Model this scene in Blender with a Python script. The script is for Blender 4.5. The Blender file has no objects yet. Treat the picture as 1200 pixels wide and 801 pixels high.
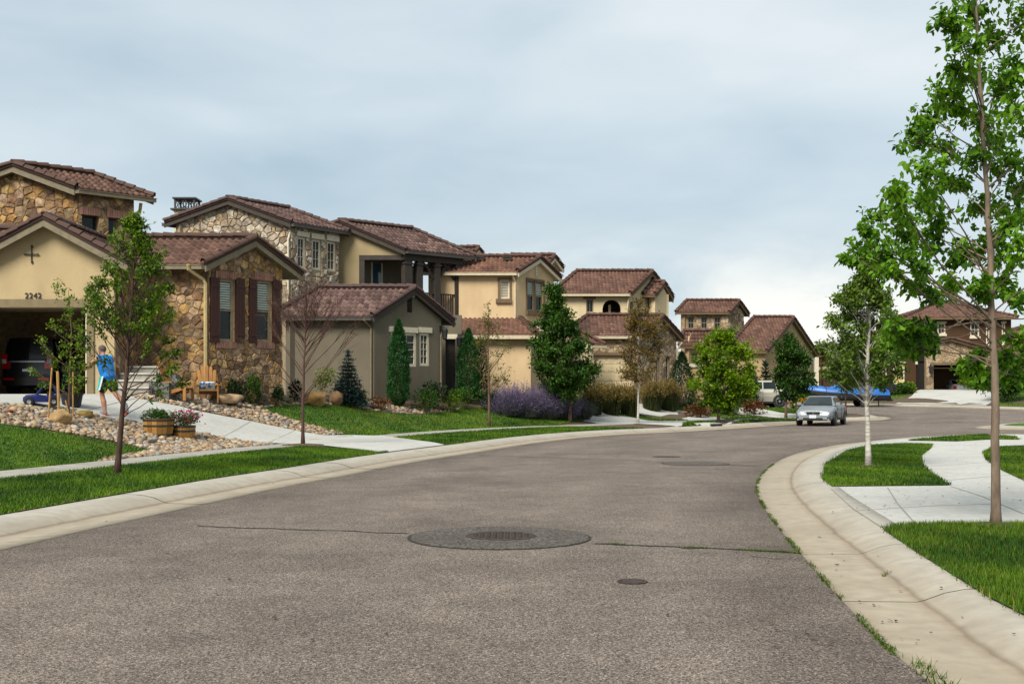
import bpy, bmesh, math, random
import numpy as np
from mathutils import Vector, Matrix, geometry
random.seed(7); RNG = np.random.default_rng(7)
scn = bpy.context.scene
C = scn.collection
# ------------------------------------------------------------------ camera, sky, sun, exposure
CAM_H, FPX, HORIZON = 1.55, 1350.0, 460.0          # eye height in m, focal length and horizon in photo pixels
cam = bpy.data.cameras.new("camera"); camo = bpy.data.objects.new("camera", cam); C.objects.link(camo)
cam.sensor_width = 36.0; cam.lens = 36.0 * FPX / 1200.0
cam.shift_y = (HORIZON - 400.5) / 1200.0
cam.clip_start = 0.1; cam.clip_end = 20000
camo.location = (0, 0, CAM_H); camo.rotation_euler = (math.radians(90), 0, 0)
scn.camera = camo
SUN_AZ = math.radians(209)      # compass bearing the light comes from (0 = +Y, clockwise)
SUN_EL = math.radians(44)
world = bpy.data.worlds.new("World"); scn.world = world; world.use_nodes = True
def build_world():
    nt = world.node_tree; nt.nodes.clear()
    N = nt.nodes.new; L = nt.links.new
    out = N("ShaderNodeOutputWorld"); bg = N("ShaderNodeBackground")
    sky = N("ShaderNodeTexSky"); sky.sky_type = 'NISHITA'; sky.sun_disc = False
    sky.sun_elevation = SUN_EL; sky.sun_rotation = SUN_AZ; sky.dust_density = 2.0; sky.air_density = 1.0
    tc = N("ShaderNodeTexCoord")
    sep = N("ShaderNodeSeparateXYZ"); L(tc.outputs["Generated"], sep.inputs[0])
    # layered cloud: streaks that lie flat, on direction vectors
    def noise(scale, mscale, loc, det, ro, dist=0.0):
        mp = N("ShaderNodeMapping"); mp.inputs["Scale"].default_value = mscale; mp.inputs["Location"].default_value = loc; L(tc.outputs["Generated"], mp.inputs[0])
        n = N("ShaderNodeTexNoise"); n.inputs["Scale"].default_value = scale; n.inputs["Detail"].default_value = det; n.inputs["Roughness"].default_value = ro; n.inputs["Distortion"].default_value = dist
        L(mp.outputs[0], n.inputs["Vector"]); return n.outputs["Fac"]
    def math_(op, a, b):
        n = N("ShaderNodeMath"); n.operation = op
        for i, v in enumerate((a, b)):
            if hasattr(v, "name"): L(v, n.inputs[i])
            else: n.inputs[i].default_value = v
        return n.outputs[0]
    f1 = noise(1.9, (1, 1, 2.6), (3.1, 1.7, 0.4), 5, 0.42, 0.3); f2 = noise(5.0, (1, 1, 3.0), (0.3, 2.2, 1.1), 6, 0.5, 0.3)
    fs = math_('ADD', math_('MULTIPLY', f1, 0.7), math_('MULTIPLY', f2, 0.3))
    r1 = N("ShaderNodeValToRGB"); L(fs, r1.inputs[0])
    e = r1.color_ramp.elements; e[0].position = 0.34; e[0].color = (3.3, 4.2, 4.8, 1); e[1].position = 0.62; e[1].color = (5.75, 6.2, 6.35, 1)
    em = e.new(0.47); em.color = (4.5, 5.25, 5.7, 1)
    # brighter, warmer break in the cloud low in the sky ahead and to the right, carried on round the horizon by the noise
    dt = N("ShaderNodeVectorMath"); dt.operation = 'DOT_PRODUCT'; L(tc.outputs["Generated"], dt.inputs[0]); v = Vector((0.185, 1.0, 0.09)).normalized(); dt.inputs[1].default_value = v
    near = N("ShaderNodeMapRange"); L(dt.outputs["Value"], near.inputs["Value"]); near.inputs["From Min"].default_value = 0.968; near.inputs["From Max"].default_value = 0.998; near.interpolation_type = 'SMOOTHSTEP'
    near.inputs["To Min"].default_value = 0.22
    low = N("ShaderNodeMapRange"); L(sep.outputs[2], low.inputs["Value"]); low.inputs["From Min"].default_value = 0.165; low.inputs["From Max"].default_value = 0.05; low.interpolation_type = 'SMOOTHSTEP'
    f3 = noise(7.5, (1, 1, 1.6), (0.37, 0.2, 0.1), 7, 0.55, 0.5); r3 = N("ShaderNodeMapRange"); L(f3, r3.inputs["Value"]); r3.inputs["From Min"].default_value = 0.30; r3.inputs["From Max"].default_value = 0.56
    k = math_('MULTIPLY', math_('MULTIPLY', near.outputs[0], low.outputs[0]), r3.outputs[0])
    mixb = N("ShaderNodeMix"); mixb.data_type = 'RGBA'; L(k, mixb.inputs["Factor"]); L(r1.outputs[0], mixb.inputs["A"]); mixb.inputs["B"].default_value = (7.8, 7.6, 7.1, 1)
    mix = N("ShaderNodeMix"); mix.data_type = 'RGBA'; mix.inputs["Factor"].default_value = 0.88
    L(sky.outputs[0], mix.inputs["A"]); L(mixb.outputs["Result"], mix.inputs["B"])
    L(mix.outputs["Result"], bg.inputs[0]); bg.inputs[1].default_value = 0.093
    L(bg.outputs[0], out.inputs[0])
build_world()
sl = bpy.data.lights.new("sun", 'SUN'); slo = bpy.data.objects.new("sun", sl); C.objects.link(slo)
sl.energy = 4.3; sl.angle = math.radians(28); sl.color = (1.0, 0.94, 0.84)
sd = Vector((math.sin(SUN_AZ) * math.cos(SUN_EL), math.cos(SUN_AZ) * math.cos(SUN_EL), math.sin(SUN_EL)))
slo.rotation_euler = sd.to_track_quat('Z', 'Y').to_euler(); slo.location = (0, 0, 50)
vs = scn.view_settings; scn.display_settings.display_device = 'sRGB'
vs.view_transform = 'Standard'; vs.look = 'None'; vs.gamma = 1.0; vs.exposure = 0.64; vs.use_curve_mapping = False
scn.cycles.max_bounces = 6; scn.cycles.transparent_max_bounces = 6
scn.cycles.use_denoising = True
# ------------------------------------------------------------------ materials
def _node(nt, t, **kw):
    n = nt.nodes.new(t)
    for k, v in kw.items(): setattr(n, k, v)
    return n
def srgb(r, g, b):
    f = lambda c: (c / 255 / 12.92) if c / 255 <= 0.04045 else ((c / 255 + 0.055) / 1.055) ** 2.4
    return (f(r), f(g), f(b))
MATS = {}
ALB, SAT = 0.80, 1.14
def tune(c):
    l = .3 * c[0] + .59 * c[1] + .11 * c[2]; return tuple(max(.001, (l + (x - l) * SAT) * ALB) for x in c)
def mat(name, col, col2=None, scale=6.0, detail=4.0, rough=0.8, bump=0.0, bscale=None, spec=0.3, tone=None, metal=0.0,
        lo=0.35, hi=0.65, stretch=None, col3=None, scale3=0.6, f3=0.5, trans=0.0, coat=0.0):
    """noise mix of col/col2 (+ a broad blotch of col3); tone = second colour mixed by the per-face attribute 'tone'"""
    if name in MATS: return MATS[name]
    m = bpy.data.materials.new(name); MATS[name] = m; m.use_nodes = True
    nt = m.node_tree; L = nt.links.new
    b = nt.nodes["Principled BSDF"]; b.inputs["Roughness"].default_value = rough
    b.inputs["Specular IOR Level"].default_value = spec; b.inputs["Metallic"].default_value = metal
    if coat: b.inputs["Coat Weight"].default_value = coat; b.inputs["Coat Roughness"].default_value = 0.06
    tc = _node(nt, "ShaderNodeTexCoord")
    vec = tc.outputs["Object"]
    if stretch:
        mp = _node(nt, "ShaderNodeMapping"); mp.inputs["Scale"].default_value = stretch; L(vec, mp.inputs[0]); vec = mp.outputs[0]
    cur = None
    def rgbn(c):
        n = _node(nt, "ShaderNodeRGB"); n.outputs[0].default_value = (*tune(c), 1); return n.outputs[0]
    cur = rgbn(col)
    def mixc(f, a, bcol):
        n = _node(nt, "ShaderNodeMix", data_type='RGBA'); L(f, n.inputs["Factor"]); L(a, n.inputs["A"]); L(bcol, n.inputs["B"]); return n.outputs["Result"]
    if tone is not None:
        at = _node(nt, "ShaderNodeAttribute", attribute_name="tone"); cur = mixc(at.outputs["Fac"], cur, rgbn(tone))
    if col2 is not None:
        nz = _node(nt, "ShaderNodeTexNoise"); nz.inputs["Scale"].default_value = scale; nz.inputs["Detail"].default_value = detail
        L(vec, nz.inputs["Vector"])
        rp = _node(nt, "ShaderNodeMapRange"); L(nz.outputs["Fac"], rp.inputs["Value"]); rp.inputs["From Min"].default_value = lo; rp.inputs["From Max"].default_value = hi
        cur = mixc(rp.outputs[0], cur, rgbn(col2))
    if col3 is not None:
        nz = _node(nt, "ShaderNodeTexNoise"); nz.inputs["Scale"].default_value = scale3; nz.inputs["Detail"].default_value = 5
        L(vec, nz.inputs["Vector"])
        rp = _node(nt, "ShaderNodeMapRange"); L(nz.outputs["Fac"], rp.inputs["Value"]); rp.inputs["From Min"].default_value = 0.45; rp.inputs["From Max"].default_value = 0.75
        rp.inputs["To Max"].default_value = f3
        cur = mixc(rp.outputs[0], cur, rgbn(col3))
    L(cur, b.inputs["Base Color"])
    if bump:
        nb = _node(nt, "ShaderNodeTexNoise"); nb.inputs["Scale"].default_value = bscale or scale * 3; nb.inputs["Detail"].default_value = 4
        L(vec, nb.inputs["Vector"])
        bp = _node(nt, "ShaderNodeBump"); bp.inputs["Strength"].default_value = bump; bp.inputs["Distance"].default_value = 0.02
        L(nb.outputs["Fac"], bp.inputs["Height"]); L(bp.outputs[0], b.inputs["Normal"])
    if trans:
        tr = _node(nt, "ShaderNodeBsdfTranslucent"); L(cur, tr.inputs[0])
        mx = _node(nt, "ShaderNodeMixShader"); mx.inputs[0].default_value = trans
        L(b.outputs[0], mx.inputs[1]); L(tr.outputs[0], mx.inputs[2]); L(mx.outputs[0], nt.nodes["Material Output"].inputs[0])
    return m
def leafmat(name, dark, light, trans=0.35, rough=0.55):
    return mat(name, dark, None, tone=light, rough=rough, spec=0.25, trans=trans)
# ------------------------------------------------------------------ mesh helpers
ORG = {}
class MB:
    def __init__(s): s.v = []; s.f = []; s.t = []; s.m = []
    def add(s, vs_, fs_, tone=None, mi=0):
        o = len(s.v); s.v.extend([tuple(p) for p in vs_]); s.f.extend([tuple(i + o for i in f) for f in fs_])
        s.t.extend([0.0 if tone is None else tone] * len(fs_)); s.m.extend([mi] * len(fs_)); return s
    def para(s, o, a, b, c, tone=None, mi=0):           # parallelepiped from a corner and three edge vectors
        o, a, b, c = Vector(o), Vector(a), Vector(b), Vector(c)
        if a.cross(b).dot(c) < 0: o = o + a; a = -a
        p = [o, o + a, o + a + b, o + b, o + c, o + a + c, o + a + b + c, o + b + c]
        return s.add(p, [(0, 3, 2, 1), (4, 5, 6, 7), (0, 1, 5, 4), (1, 2, 6, 5), (2, 3, 7, 6), (3, 0, 4, 7)], tone, mi)
    def box(s, c, sz, rz=0.0, tone=None, mi=0):
        cs, sn = math.cos(rz), math.sin(rz); x, y, z = sz
        a = Vector((cs * x, sn * x, 0)); b = Vector((-sn * y, cs * y, 0)); u = Vector((0, 0, z))
        return s.para(Vector(c) - a / 2 - b / 2 - u / 2, a, b, u, tone, mi)
    def tube(s, pts, rad, n=6, cap=True, tone=None, mi=0):
        pts = [Vector(p) for p in pts]; k = len(pts)
        if not hasattr(rad, '__len__'): rad = [rad] * k
        ref = Vector((0.13, 0.27, 0.95)); vs_ = []; fs_ = []
        for i, p in enumerate(pts):
            d = (pts[min(i + 1, k - 1)] - pts[max(i - 1, 0)])
            d = d.normalized() if d.length > 1e-9 else Vector((0, 0, 1))
            a = d.cross(ref)
            if a.length < 0.15: a = d.cross(Vector((1, 0, 0)))
            a.normalize(); b = d.cross(a)
            for j in range(n):
                t = 2 * math.pi * j / n; vs_.append(p + (a * math.cos(t) + b * math.sin(t)) * rad[i])
        for i in range(k - 1):
            for j in range(n):
                fs_.append((i * n + j, i * n + (j + 1) % n, (i + 1) * n + (j + 1) % n, (i + 1) * n + j))
        if cap: fs_.append(tuple(range(n))[::-1]); fs_.append(tuple((k - 1) * n + j for j in range(n)))
        return s.add(vs_, fs_, tone, mi)
    def lathe(s, prof, c, n=16, axis=None, tone=None, mi=0):   # profile of (radius, height)
        M = Matrix.Identity(3) if axis is None else Vector((0, 0, 1)).rotation_difference(Vector(axis)).to_matrix()
        c = Vector(c); vs_ = []; fs_ = []; k = len(prof)
        for r, h in prof:
            for j in range(n):
                t = 2 * math.pi * j / n; vs_.append(c + M @ Vector((r * math.cos(t), r * math.sin(t), h)))
        for i in range(k - 1):
            for j in range(n):
                fs_.append((i * n + j, i * n + (j + 1) % n, (i + 1) * n + (j + 1) % n, (i + 1) * n + j))
        fs_.append(tuple(range(n))[::-1]); fs_.append(tuple((k - 1) * n + j for j in range(n)))
        return s.add(vs_, fs_, tone, mi)
    def build(s, name, mats, parent=None, smooth=False, origin=None, kind=None, label=None, cat=None, group=None):
        me = bpy.data.meshes.new(name)
        o = Vector(ORG[parent.name]) if parent is not None else Vector(origin or (0, 0, 0))
        me.from_pydata([(p[0] - o.x, p[1] - o.y, p[2] - o.z) for p in s.v], [], s.f)
        if not isinstance(mats, (list, tuple)): mats = [mats]
        for m in mats: me.materials.append(m)
        if any(s.t): 
            a = me.attributes.new("tone", 'FLOAT', 'FACE'); a.data.foreach_set("value", s.t)
        if len(mats) > 1: me.polygons.foreach_set("material_index", s.m)
        if smooth: me.polygons.foreach_set("use_smooth", [True] * len(me.polygons))
        me.update()
        return link(name, me, parent, o, kind, label, cat, group)
def link(name, me, parent, o, kind=None, label=None, cat=None, group=None):
    ob = bpy.data.objects.new(name, me); C.objects.link(ob)
    if parent is not None: ob.parent = parent
    else: ob.location = o
    ORG[ob.name] = tuple(o)
    if kind: ob["kind"] = kind
    if label: ob["label"] = label
    if cat: ob["category"] = cat
    if group: ob["group"] = group
    return ob
def thing(name, loc, label, cat, group=None):
    ob = bpy.data.objects.new(name, None); C.objects.link(ob); ob.location = loc; ob.empty_display_size = 0.3
    ORG[ob.name] = tuple(loc); ob["label"] = label; ob["category"] = cat
    if group: ob["group"] = group
    return ob
def npmesh(name, V, Fc, mats, parent=None, tone=None, kind=None, origin=(0, 0, 0), label=None, cat=None, smooth=False, pattr=None, group=None):
    """fast mesh from numpy verts and an (n,3) or (n,4) face array"""
    me = bpy.data.meshes.new(name)
    o = Vector(ORG[parent.name]) if parent is not None else Vector(origin)
    V = np.asarray(V, dtype=np.float32) - np.array(o, dtype=np.float32)
    n, k = Fc.shape
    me.vertices.add(len(V)); me.vertices.foreach_set("co", V.ravel())
    me.loops.add(n * k); me.loops.foreach_set("vertex_index", Fc.astype(np.int32).ravel())
    me.polygons.add(n); me.polygons.foreach_set("loop_start", np.arange(0, n * k, k, dtype=np.int32))
    if not isinstance(mats, (list, tuple)): mats = [mats]
    for m in mats: me.materials.append(m)
    if tone is not None:
        a = me.attributes.new("tone", 'FLOAT', 'FACE'); a.data.foreach_set("value", np.asarray(tone, dtype=np.float32))
    if pattr is not None:
        a = me.attributes.new(pattr[0], 'FLOAT', 'POINT'); a.data.foreach_set("value", np.asarray(pattr[1], dtype=np.float32))
    me.update(calc_edges=True); me.validate()
    if smooth: me.polygons.foreach_set("use_smooth", [True] * len(me.polygons))
    return link(name, me, parent, o, kind, label, cat, group)
# ------------------------------------------------------------------ the lie of the land
def smooth(t): t = np.clip(t, 0, 1); return t * t * (3 - 2 * t)
def resample(pts, step):
    """Catmull-Rom through the points, then even steps"""
    P = [np.array(p, float) for p in pts]; P = [2 * P[0] - P[1]] + P + [2 * P[-1] - P[-2]]; out = []
    for i in range(1, len(P) - 2):
        for t in np.linspace(0, 1, 24, endpoint=False):
            a, b, c, d = P[i - 1], P[i], P[i + 1], P[i + 2]
            out.append(0.5 * ((2 * b) + (c - a) * t + (2 * a - 5 * b + 4 * c - d) * t * t + (3 * b - a - 3 * c + d) * t ** 3))
    out.append(P[-2]); out = np.array(out)
    s = np.r_[0, np.cumsum(np.linalg.norm(np.diff(out, axis=0), axis=1))]
    n = max(2, int(s[-1] / step)); u = np.linspace(0, s[-1], n + 1)
    return np.c_[np.interp(u, s, out[:, 0]), np.interp(u, s, out[:, 1])]
def normals_left(P):
    T = np.gradient(P, axis=0); T /= np.linalg.norm(T, axis=1)[:, None]
    return np.c_[-T[:, 1], T[:, 0]]
EDGE_L = resample([(-6.0, -4), (-5.9, 2), (-5.55, 7), (-5.03, 11.3), (-4.6, 14.1), (-3.85, 18.35), (-3.16, 21.3), (-2.15, 25.8), (-.8, 30.3), (.75, 35.5), (2.5, 39.9),
                   (4.5, 43.3), (6.9, 46.0), (9.6, 49.8), (12.4, 54.2), (14.6, 57.6), (17.2, 59.8), (19.6, 61.0), (20.9, 63.8), (20.2, 67), (18.5, 73), (15.5, 77), (8, 79.5)], 0.5)
EDGE_R = resample([(1.9, -4), (2.15, 2), (2.24, 6.17), (2.37, 7.78), (2.76, 10.9), (3.0, 12.76), (3.53, 16.3), (4.13, 19.4), (5.13, 23.2), (6.53, 27.5), (8.0, 31.0), (9.9, 34.6),
                   (11.9, 37.3), (13.9, 39.3), (16.2, 40.6), (18.5, 40.4), (22, 38.6), (30, 34)], 0.5)
EDGE_F = resample([(70, 48), (55, 58), (42, 66), (35, 71), (31.5, 75.5), (28, 79), (22, 81.5), (14, 82.5), (4, 83), (-8, 83)], 0.5)
EDGE_C = resample([(40, 39), (27, 46), (22.3, 47.6), (20.4, 49.6), (21.2, 52.5), (24, 56), (29, 58.5), (40, 55)], 0.5)
def zroad(x, y): return 0.027 * np.clip(np.asarray(y, float) - 57, 0, 34)
def sdist(P, x, y):
    """signed distance to a polyline, positive on its left"""
    x = np.atleast_1d(np.asarray(x, float)); y = np.atleast_1d(np.asarray(y, float))
    A = P[:-1]; D = P[1:] - A; L2 = (D ** 2).sum(1)
    best = np.full(x.shape, 1e9); sg = np.ones(x.shape)
    for a, d, l in zip(A, D, L2):
        t = np.clip(((x - a[0]) * d[0] + (y - a[1]) * d[1]) / l, 0, 1)
        qx = x - a[0] - t * d[0]; qy = y - a[1] - t * d[1]; r = np.hypot(qx, qy)
        m = r < best; best = np.where(m, r, best); sg = np.where(m, np.where(d[0] * qy - d[1] * qx >= 0, 1, -1), sg)
    return best * sg
_cl = EDGE_L[::2]
def zleft(x, y):
    s = sdist(_cl, x, y); zr = zroad(x, y)
    k = smooth((s - 5.3) / 6.2)
    base = zr * (1 - smooth((s - 4) / 12)) + 0.125 + 0.03 * np.clip((s - 1.2) / 4.2, 0, 1)
    r = base + k * (1.48 - 0.155)
    return r
def zright(x, y): return np.zeros_like(np.atleast_1d(np.asarray(x, float))) + 0.125 + 0.0 * np.asarray(y, float)
_cf = EDGE_F[::2]
def zfar(x, y):
    s = sdist(_cf, x, y); return zroad(x, y) + 0.12 + 0.75 * smooth((-s - 1.5) / 9)
def ray(px, py, d): return Vector(((px - 600) / FPX * d, d, CAM_H + (HORIZON - py) / FPX * d))
def hit(px, py, zf, d0=4.0, d1=110.0):
    """first point where the line of sight through a photo pixel meets the terrain zf"""
    ds = np.arange(d0, d1, 0.05); x = (px - 600) / FPX * ds; z = CAM_H + (HORIZON - py) / FPX * ds
    g = zf(x, ds) - z
    i = np.argmax(g > 0)
    if not (g > 0).any(): i = len(ds) - 1
    return Vector((x[i], ds[i], float(zf(x[i], ds[i])[0])))
_HC = {}
def GL(px, py):
    if (px, py) not in _HC: _HC[(px, py)] = hit(px, py, zleft)
    return _HC[(px, py)].copy()
def GR(px, py):
    d = (CAM_H - 0.125) * FPX / (py - HORIZON); return Vector(((px - 600) / FPX * d, d, 0.125))
def pip(poly, x, y):
    c = np.zeros(np.shape(x), bool); n = len(poly)
    for i in range(n):
        (x0, y0), (x1, y1) = poly[i], poly[(i + 1) % n]
        if y0 == y1: continue
        m = ((y0 > y) != (y1 > y)) & (x < (x1 - x0) * (y - y0) / (y1 - y0) + x0); c ^= m
    return c
def densify(poly, step):
    out = []
    for i in range(len(poly)):
        a = np.array(poly[i]); b = np.array(poly[(i + 1) % len(poly)]); n = max(1, int(np.linalg.norm(b - a) / step))
        for k in range(n): out.append(tuple(a + (b - a) * k / n))
    return out
def fill(poly, step, holes=()):
    """triangulate a 2-D polygon (with holes) over a grid of inner points"""
    poly = densify(poly, step); P = list(poly); E = [(i, (i + 1) % len(poly)) for i in range(len(poly))]
    for h in holes:
        h = densify(h, step); o = len(P); P += h; E += [(o + i, o + (i + 1) % len(h)) for i in range(len(h))]
    xs = [p[0] for p in poly]; ys = [p[1] for p in poly]
    if step < 50:
        gx, gy = np.meshgrid(np.arange(min(xs), max(xs), step), np.arange(min(ys), max(ys), step)); gx = gx.ravel(); gy = gy.ravel()
        gx = gx + (np.round(gy / step) % 2) * step * 0.5
        ins = pip(poly, gx, gy)
        P += [(a, b) for a, b in zip(gx[ins], gy[ins])]
    v, e, f, *_ = geometry.delaunay_2d_cdt([Vector(p) for p in P], E, [], 1, 1e-5)
    v = np.array([tuple(p) for p in v]); f = np.array([t for t in f if len(t) == 3])
    cx = v[f].mean(1); keep = pip(poly, cx[:, 0], cx[:, 1])
    for h in holes: keep &= ~pip(h, cx[:, 0], cx[:, 1])
    f = f[keep]
    a = v[f]; cr = (a[:, 1, 0] - a[:, 0, 0]) * (a[:, 2, 1] - a[:, 0, 1]) - (a[:, 1, 1] - a[:, 0, 1]) * (a[:, 2, 0] - a[:, 0, 0])
    f[cr < 0] = f[cr < 0][:, ::-1]
    return v, f
def zone(name, poly, zf, lift, m, step=0.7, kind="structure", parent=None, label=None):
    v, f = fill(poly, step); z = zf(v[:, 0], v[:, 1]) + lift
    return npmesh(name, np.c_[v, z], f, m, parent, kind=kind, smooth=True, label=label)
# ------------------------------------------------------------------ ground, road, kerbs, walks, lawns
def asphalt_material():
    m = bpy.data.materials.new("asphalt"); m.use_nodes = True; nt = m.node_tree; L = nt.links.new; b = nt.nodes["Principled BSDF"]
    tc = _node(nt, "ShaderNodeTexCoord")
    def noise(sc, det, ro=0.5):
        n = _node(nt, "ShaderNodeTexNoise"); n.inputs["Scale"].default_value = sc; n.inputs["Detail"].default_value = det; n.inputs["Roughness"].default_value = ro
        L(tc.outputs["Object"], n.inputs["Vector"]); return n.outputs["Fac"]
    def ramp(f, stops):
        r = _node(nt, "ShaderNodeValToRGB"); L(f, r.inputs[0]); el = r.color_ramp.elements
        while len(el) < len(stops): el.new(0.5)
        for e_, (p, c) in zip(el, stops): e_.position = p; e_.color = (*c, 1)
        return r.outputs[0]
    def mix(f, a, c, mode='MIX'):
        n = _node(nt, "ShaderNodeMix", data_type='RGBA', blend_type=mode)
        if hasattr(f, 'name'): L(f, n.inputs["Factor"])
        else: n.inputs["Factor"].default_value = f
        L(a, n.inputs["A"]); L(c, n.inputs["B"]); return n.outputs["Result"]
    vo = _node(nt, "ShaderNodeTexVoronoi"); vo.inputs["Scale"].default_value = 105; L(tc.outputs["Object"], vo.inputs["Vector"])
    bw = _node(nt, "ShaderNodeRGBToBW"); L(vo.outputs["Color"], bw.inputs[0])
    stone = ramp(bw.outputs[0], [(0.12, (.034, .027, .022)), (0.45, (.116, .096, .080)), (0.72, (.180, .150, .127)), (0.95, (.34, .285, .24))])
    fine = ramp(noise(210, 3, 0.7), [(0.33, (.38, .37, .36)), (0.60, (1.34, 1.34, 1.34))])
    c = mix(1.0, stone, fine, 'MULTIPLY')
    c = mix(1.0, c, ramp(noise(34, 3, 0.65), [(0.34, (.70, .69, .68)), (0.64, (1.32, 1.32, 1.32))]), 'MULTIPLY')
    bl = ramp(noise(0.42, 6, 0.62), [(0.32, (.72, .71, .71)), (0.5, (.97, .97, .97)), (0.68, (1.16, 1.155, 1.14))])
    c = mix(1.0, c, bl, 'MULTIPLY')
    bl2 = ramp(noise(2.3, 5, 0.6), [(0.3, (.84, .84, .84)), (0.7, (1.12, 1.12, 1.12))])
    c = mix(1.0, c, bl2, 'MULTIPLY')
    at = _node(nt, "ShaderNodeAttribute", attribute_name="edge"); dvd = _node(nt, "ShaderNodeMath", operation='MULTIPLY_ADD'); L(at.outputs["Fac"], dvd.inputs[0]); dvd.inputs[1].default_value = .2; nw = _node(nt, "ShaderNodeMath", operation='MULTIPLY'); L(noise(.8, 4), nw.inputs[0]); nw.inputs[1].default_value = .22; L(nw.outputs[0], dvd.inputs[2])
    wear = ramp(dvd.outputs[0], [(.08, (.60, .59, .58)), (.20, (.86, .85, .85)), (.36, (1.04, 1.04, 1.04)), (.52, (.93, .93, .93)), (.66, (1.04, 1.04, 1.03)), (.82, (.94, .94, .94)), (.98, (1.05, 1.05, 1.05))])
    c = mix(1.0, c, wear, 'MULTIPLY')
    L(c, b.inputs["Base Color"]); b.inputs["Roughness"].default_value = 0.9; b.inputs["Specular IOR Level"].default_value = 0.25
    bp = _node(nt, "ShaderNodeBump"); bp.inputs["Strength"].default_value = 0.9; bp.inputs["Distance"].default_value = 0.006
    L(vo.outputs["Distance"], bp.inputs["Height"]); L(bp.outputs[0], b.inputs["Normal"])
    return m
M_ASPH = asphalt_material()
M_PATCH = mat("asphalt_patch", (.010, .009, .008), (.17, .152, .13), scale=42, detail=3, rough=.9, bump=.6, bscale=70, col3=(.04, .035, .03), scale3=2.2)
M_CONC = mat("concrete", (.49, .49, .465), (.40, .398, .372), scale=9, detail=8, rough=.85, bump=.15, bscale=60, col3=(.35, .34, .31), scale3=1.0, f3=.6)
M_CONC2 = mat("concrete_riser_shade", (.40, .375, .32), (.29, .27, .225), scale=7, detail=8, rough=.9, bump=.2, bscale=60, col3=(.21, .19, .155), scale3=.9, f3=.6)  # step risers, darkened in colour as if out of the sun
M_WALK = mat("concrete_walk", (.36, .35, .315), (.27, .26, .23), scale=7, detail=8, rough=.9, bump=.2, bscale=60, col3=(.2, .19, .165), scale3=1.1, f3=.6)
M_SOIL = mat("mulch", (.055, .038, .026), (.14, .10, .07), scale=14, detail=6, rough=.95, bump=.8, bscale=40)
M_LAWN = mat("lawn_base", (.026, .070, .005), (.062, .125, .012), scale=5, detail=8, rough=.95, bump=.6, bscale=60, col3=(.15, .155, .03), scale3=.45, f3=.6)
M_EARTH = mat("earth_far", (.06, .09, .025), (.12, .12, .05), scale=.3, detail=6, rough=.95)
M_PEB = mat("rock_mulch_base", (.16, .115, .075), (.34, .26, .185), scale=16, detail=3, rough=.9, bump=.8, bscale=30)
def kerb_material():
    m = mat("kerb_concrete", (.42, .40, .355), (.35, .33, .29), scale=6, detail=9, rough=.9, bump=.2, bscale=55, col3=(.27, .25, .21), scale3=1.0, f3=.5)
    nt = m.node_tree; L = nt.links.new; b = nt.nodes["Principled BSDF"]; src = b.inputs["Base Color"].links[0].from_socket
    at = _node(nt, "ShaderNodeAttribute", attribute_name="across")
    nz = _node(nt, "ShaderNodeTexNoise"); nz.inputs["Scale"].default_value = 2.2; nz.inputs["Detail"].default_value = 6
    tc = _node(nt, "ShaderNodeTexCoord"); L(tc.outputs["Object"], nz.inputs["Vector"])
    mm = _node(nt, "ShaderNodeMath", operation='MULTIPLY_ADD'); L(nz.outputs["Fac"], mm.inputs[0]); mm.inputs[1].default_value = .045; L(at.outputs["Fac"], mm.inputs[2])
    r = _node(nt, "ShaderNodeValToRGB"); L(mm.outputs[0], r.inputs[0]); el = r.color_ramp.elements
    st = [(0.0, (.60, .54, .45)), (.07, (.84, .77, .67)), (.40, (.89, .82, .72)), (.46, (.80, .71, .60)), (.485, (.55, .47, .39)), (.52, (.86, .80, .72)), (.70, (.98, .96, .92)), (1.0, (1, 1, 1))]
    while len(el) < len(st): el.new(.5)
    for e_, (p, c) in zip(el, st): e_.position = p; e_.color = (*c, 1)
    mx = _node(nt, "ShaderNodeMix", data_type='RGBA', blend_type='MULTIPLY'); mx.inputs["Factor"].default_value = 1.0
    L(src, mx.inputs["A"]); L(r.outputs[0], mx.inputs["B"]); L(mx.outputs["Result"], b.inputs["Base Color"])
    return m
M_KERB = kerb_material()
# wide ground reaching the horizon, set under everything; hills beyond
gx = np.r_[-6000, -2000, -600, -200, -100, np.arange(-60, 101, 8.), 160, 300, 800, 2500, 6000]
gy = np.r_[-3000, -600, -150, -50, np.arange(-20, 121, 7.), 160, 260, 600, 1500, 4000, 9000]
X, Y = np.meshgrid(gx, gy); Z = zroad(X, Y) - 0.35
idx = np.arange(X.size).reshape(X.shape)
Fq = np.stack([idx[:-1, :-1], idx[:-1, 1:], idx[1:, 1:], idx[1:, :-1]], -1).reshape(-1, 4)
npmesh("ground", np.c_[X.ravel(), Y.ravel(), Z.ravel()], Fq, M_EARTH, kind="structure")
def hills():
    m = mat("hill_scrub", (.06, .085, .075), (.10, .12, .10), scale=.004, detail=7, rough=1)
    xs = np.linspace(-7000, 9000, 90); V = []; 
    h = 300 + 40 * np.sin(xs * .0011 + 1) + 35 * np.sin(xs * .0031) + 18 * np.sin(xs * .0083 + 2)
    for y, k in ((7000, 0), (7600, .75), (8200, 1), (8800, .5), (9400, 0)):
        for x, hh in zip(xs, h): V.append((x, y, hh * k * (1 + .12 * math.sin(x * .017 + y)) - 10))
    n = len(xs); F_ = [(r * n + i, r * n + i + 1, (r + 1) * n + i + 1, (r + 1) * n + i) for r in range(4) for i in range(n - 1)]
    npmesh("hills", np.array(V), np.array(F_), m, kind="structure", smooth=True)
hills()
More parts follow.
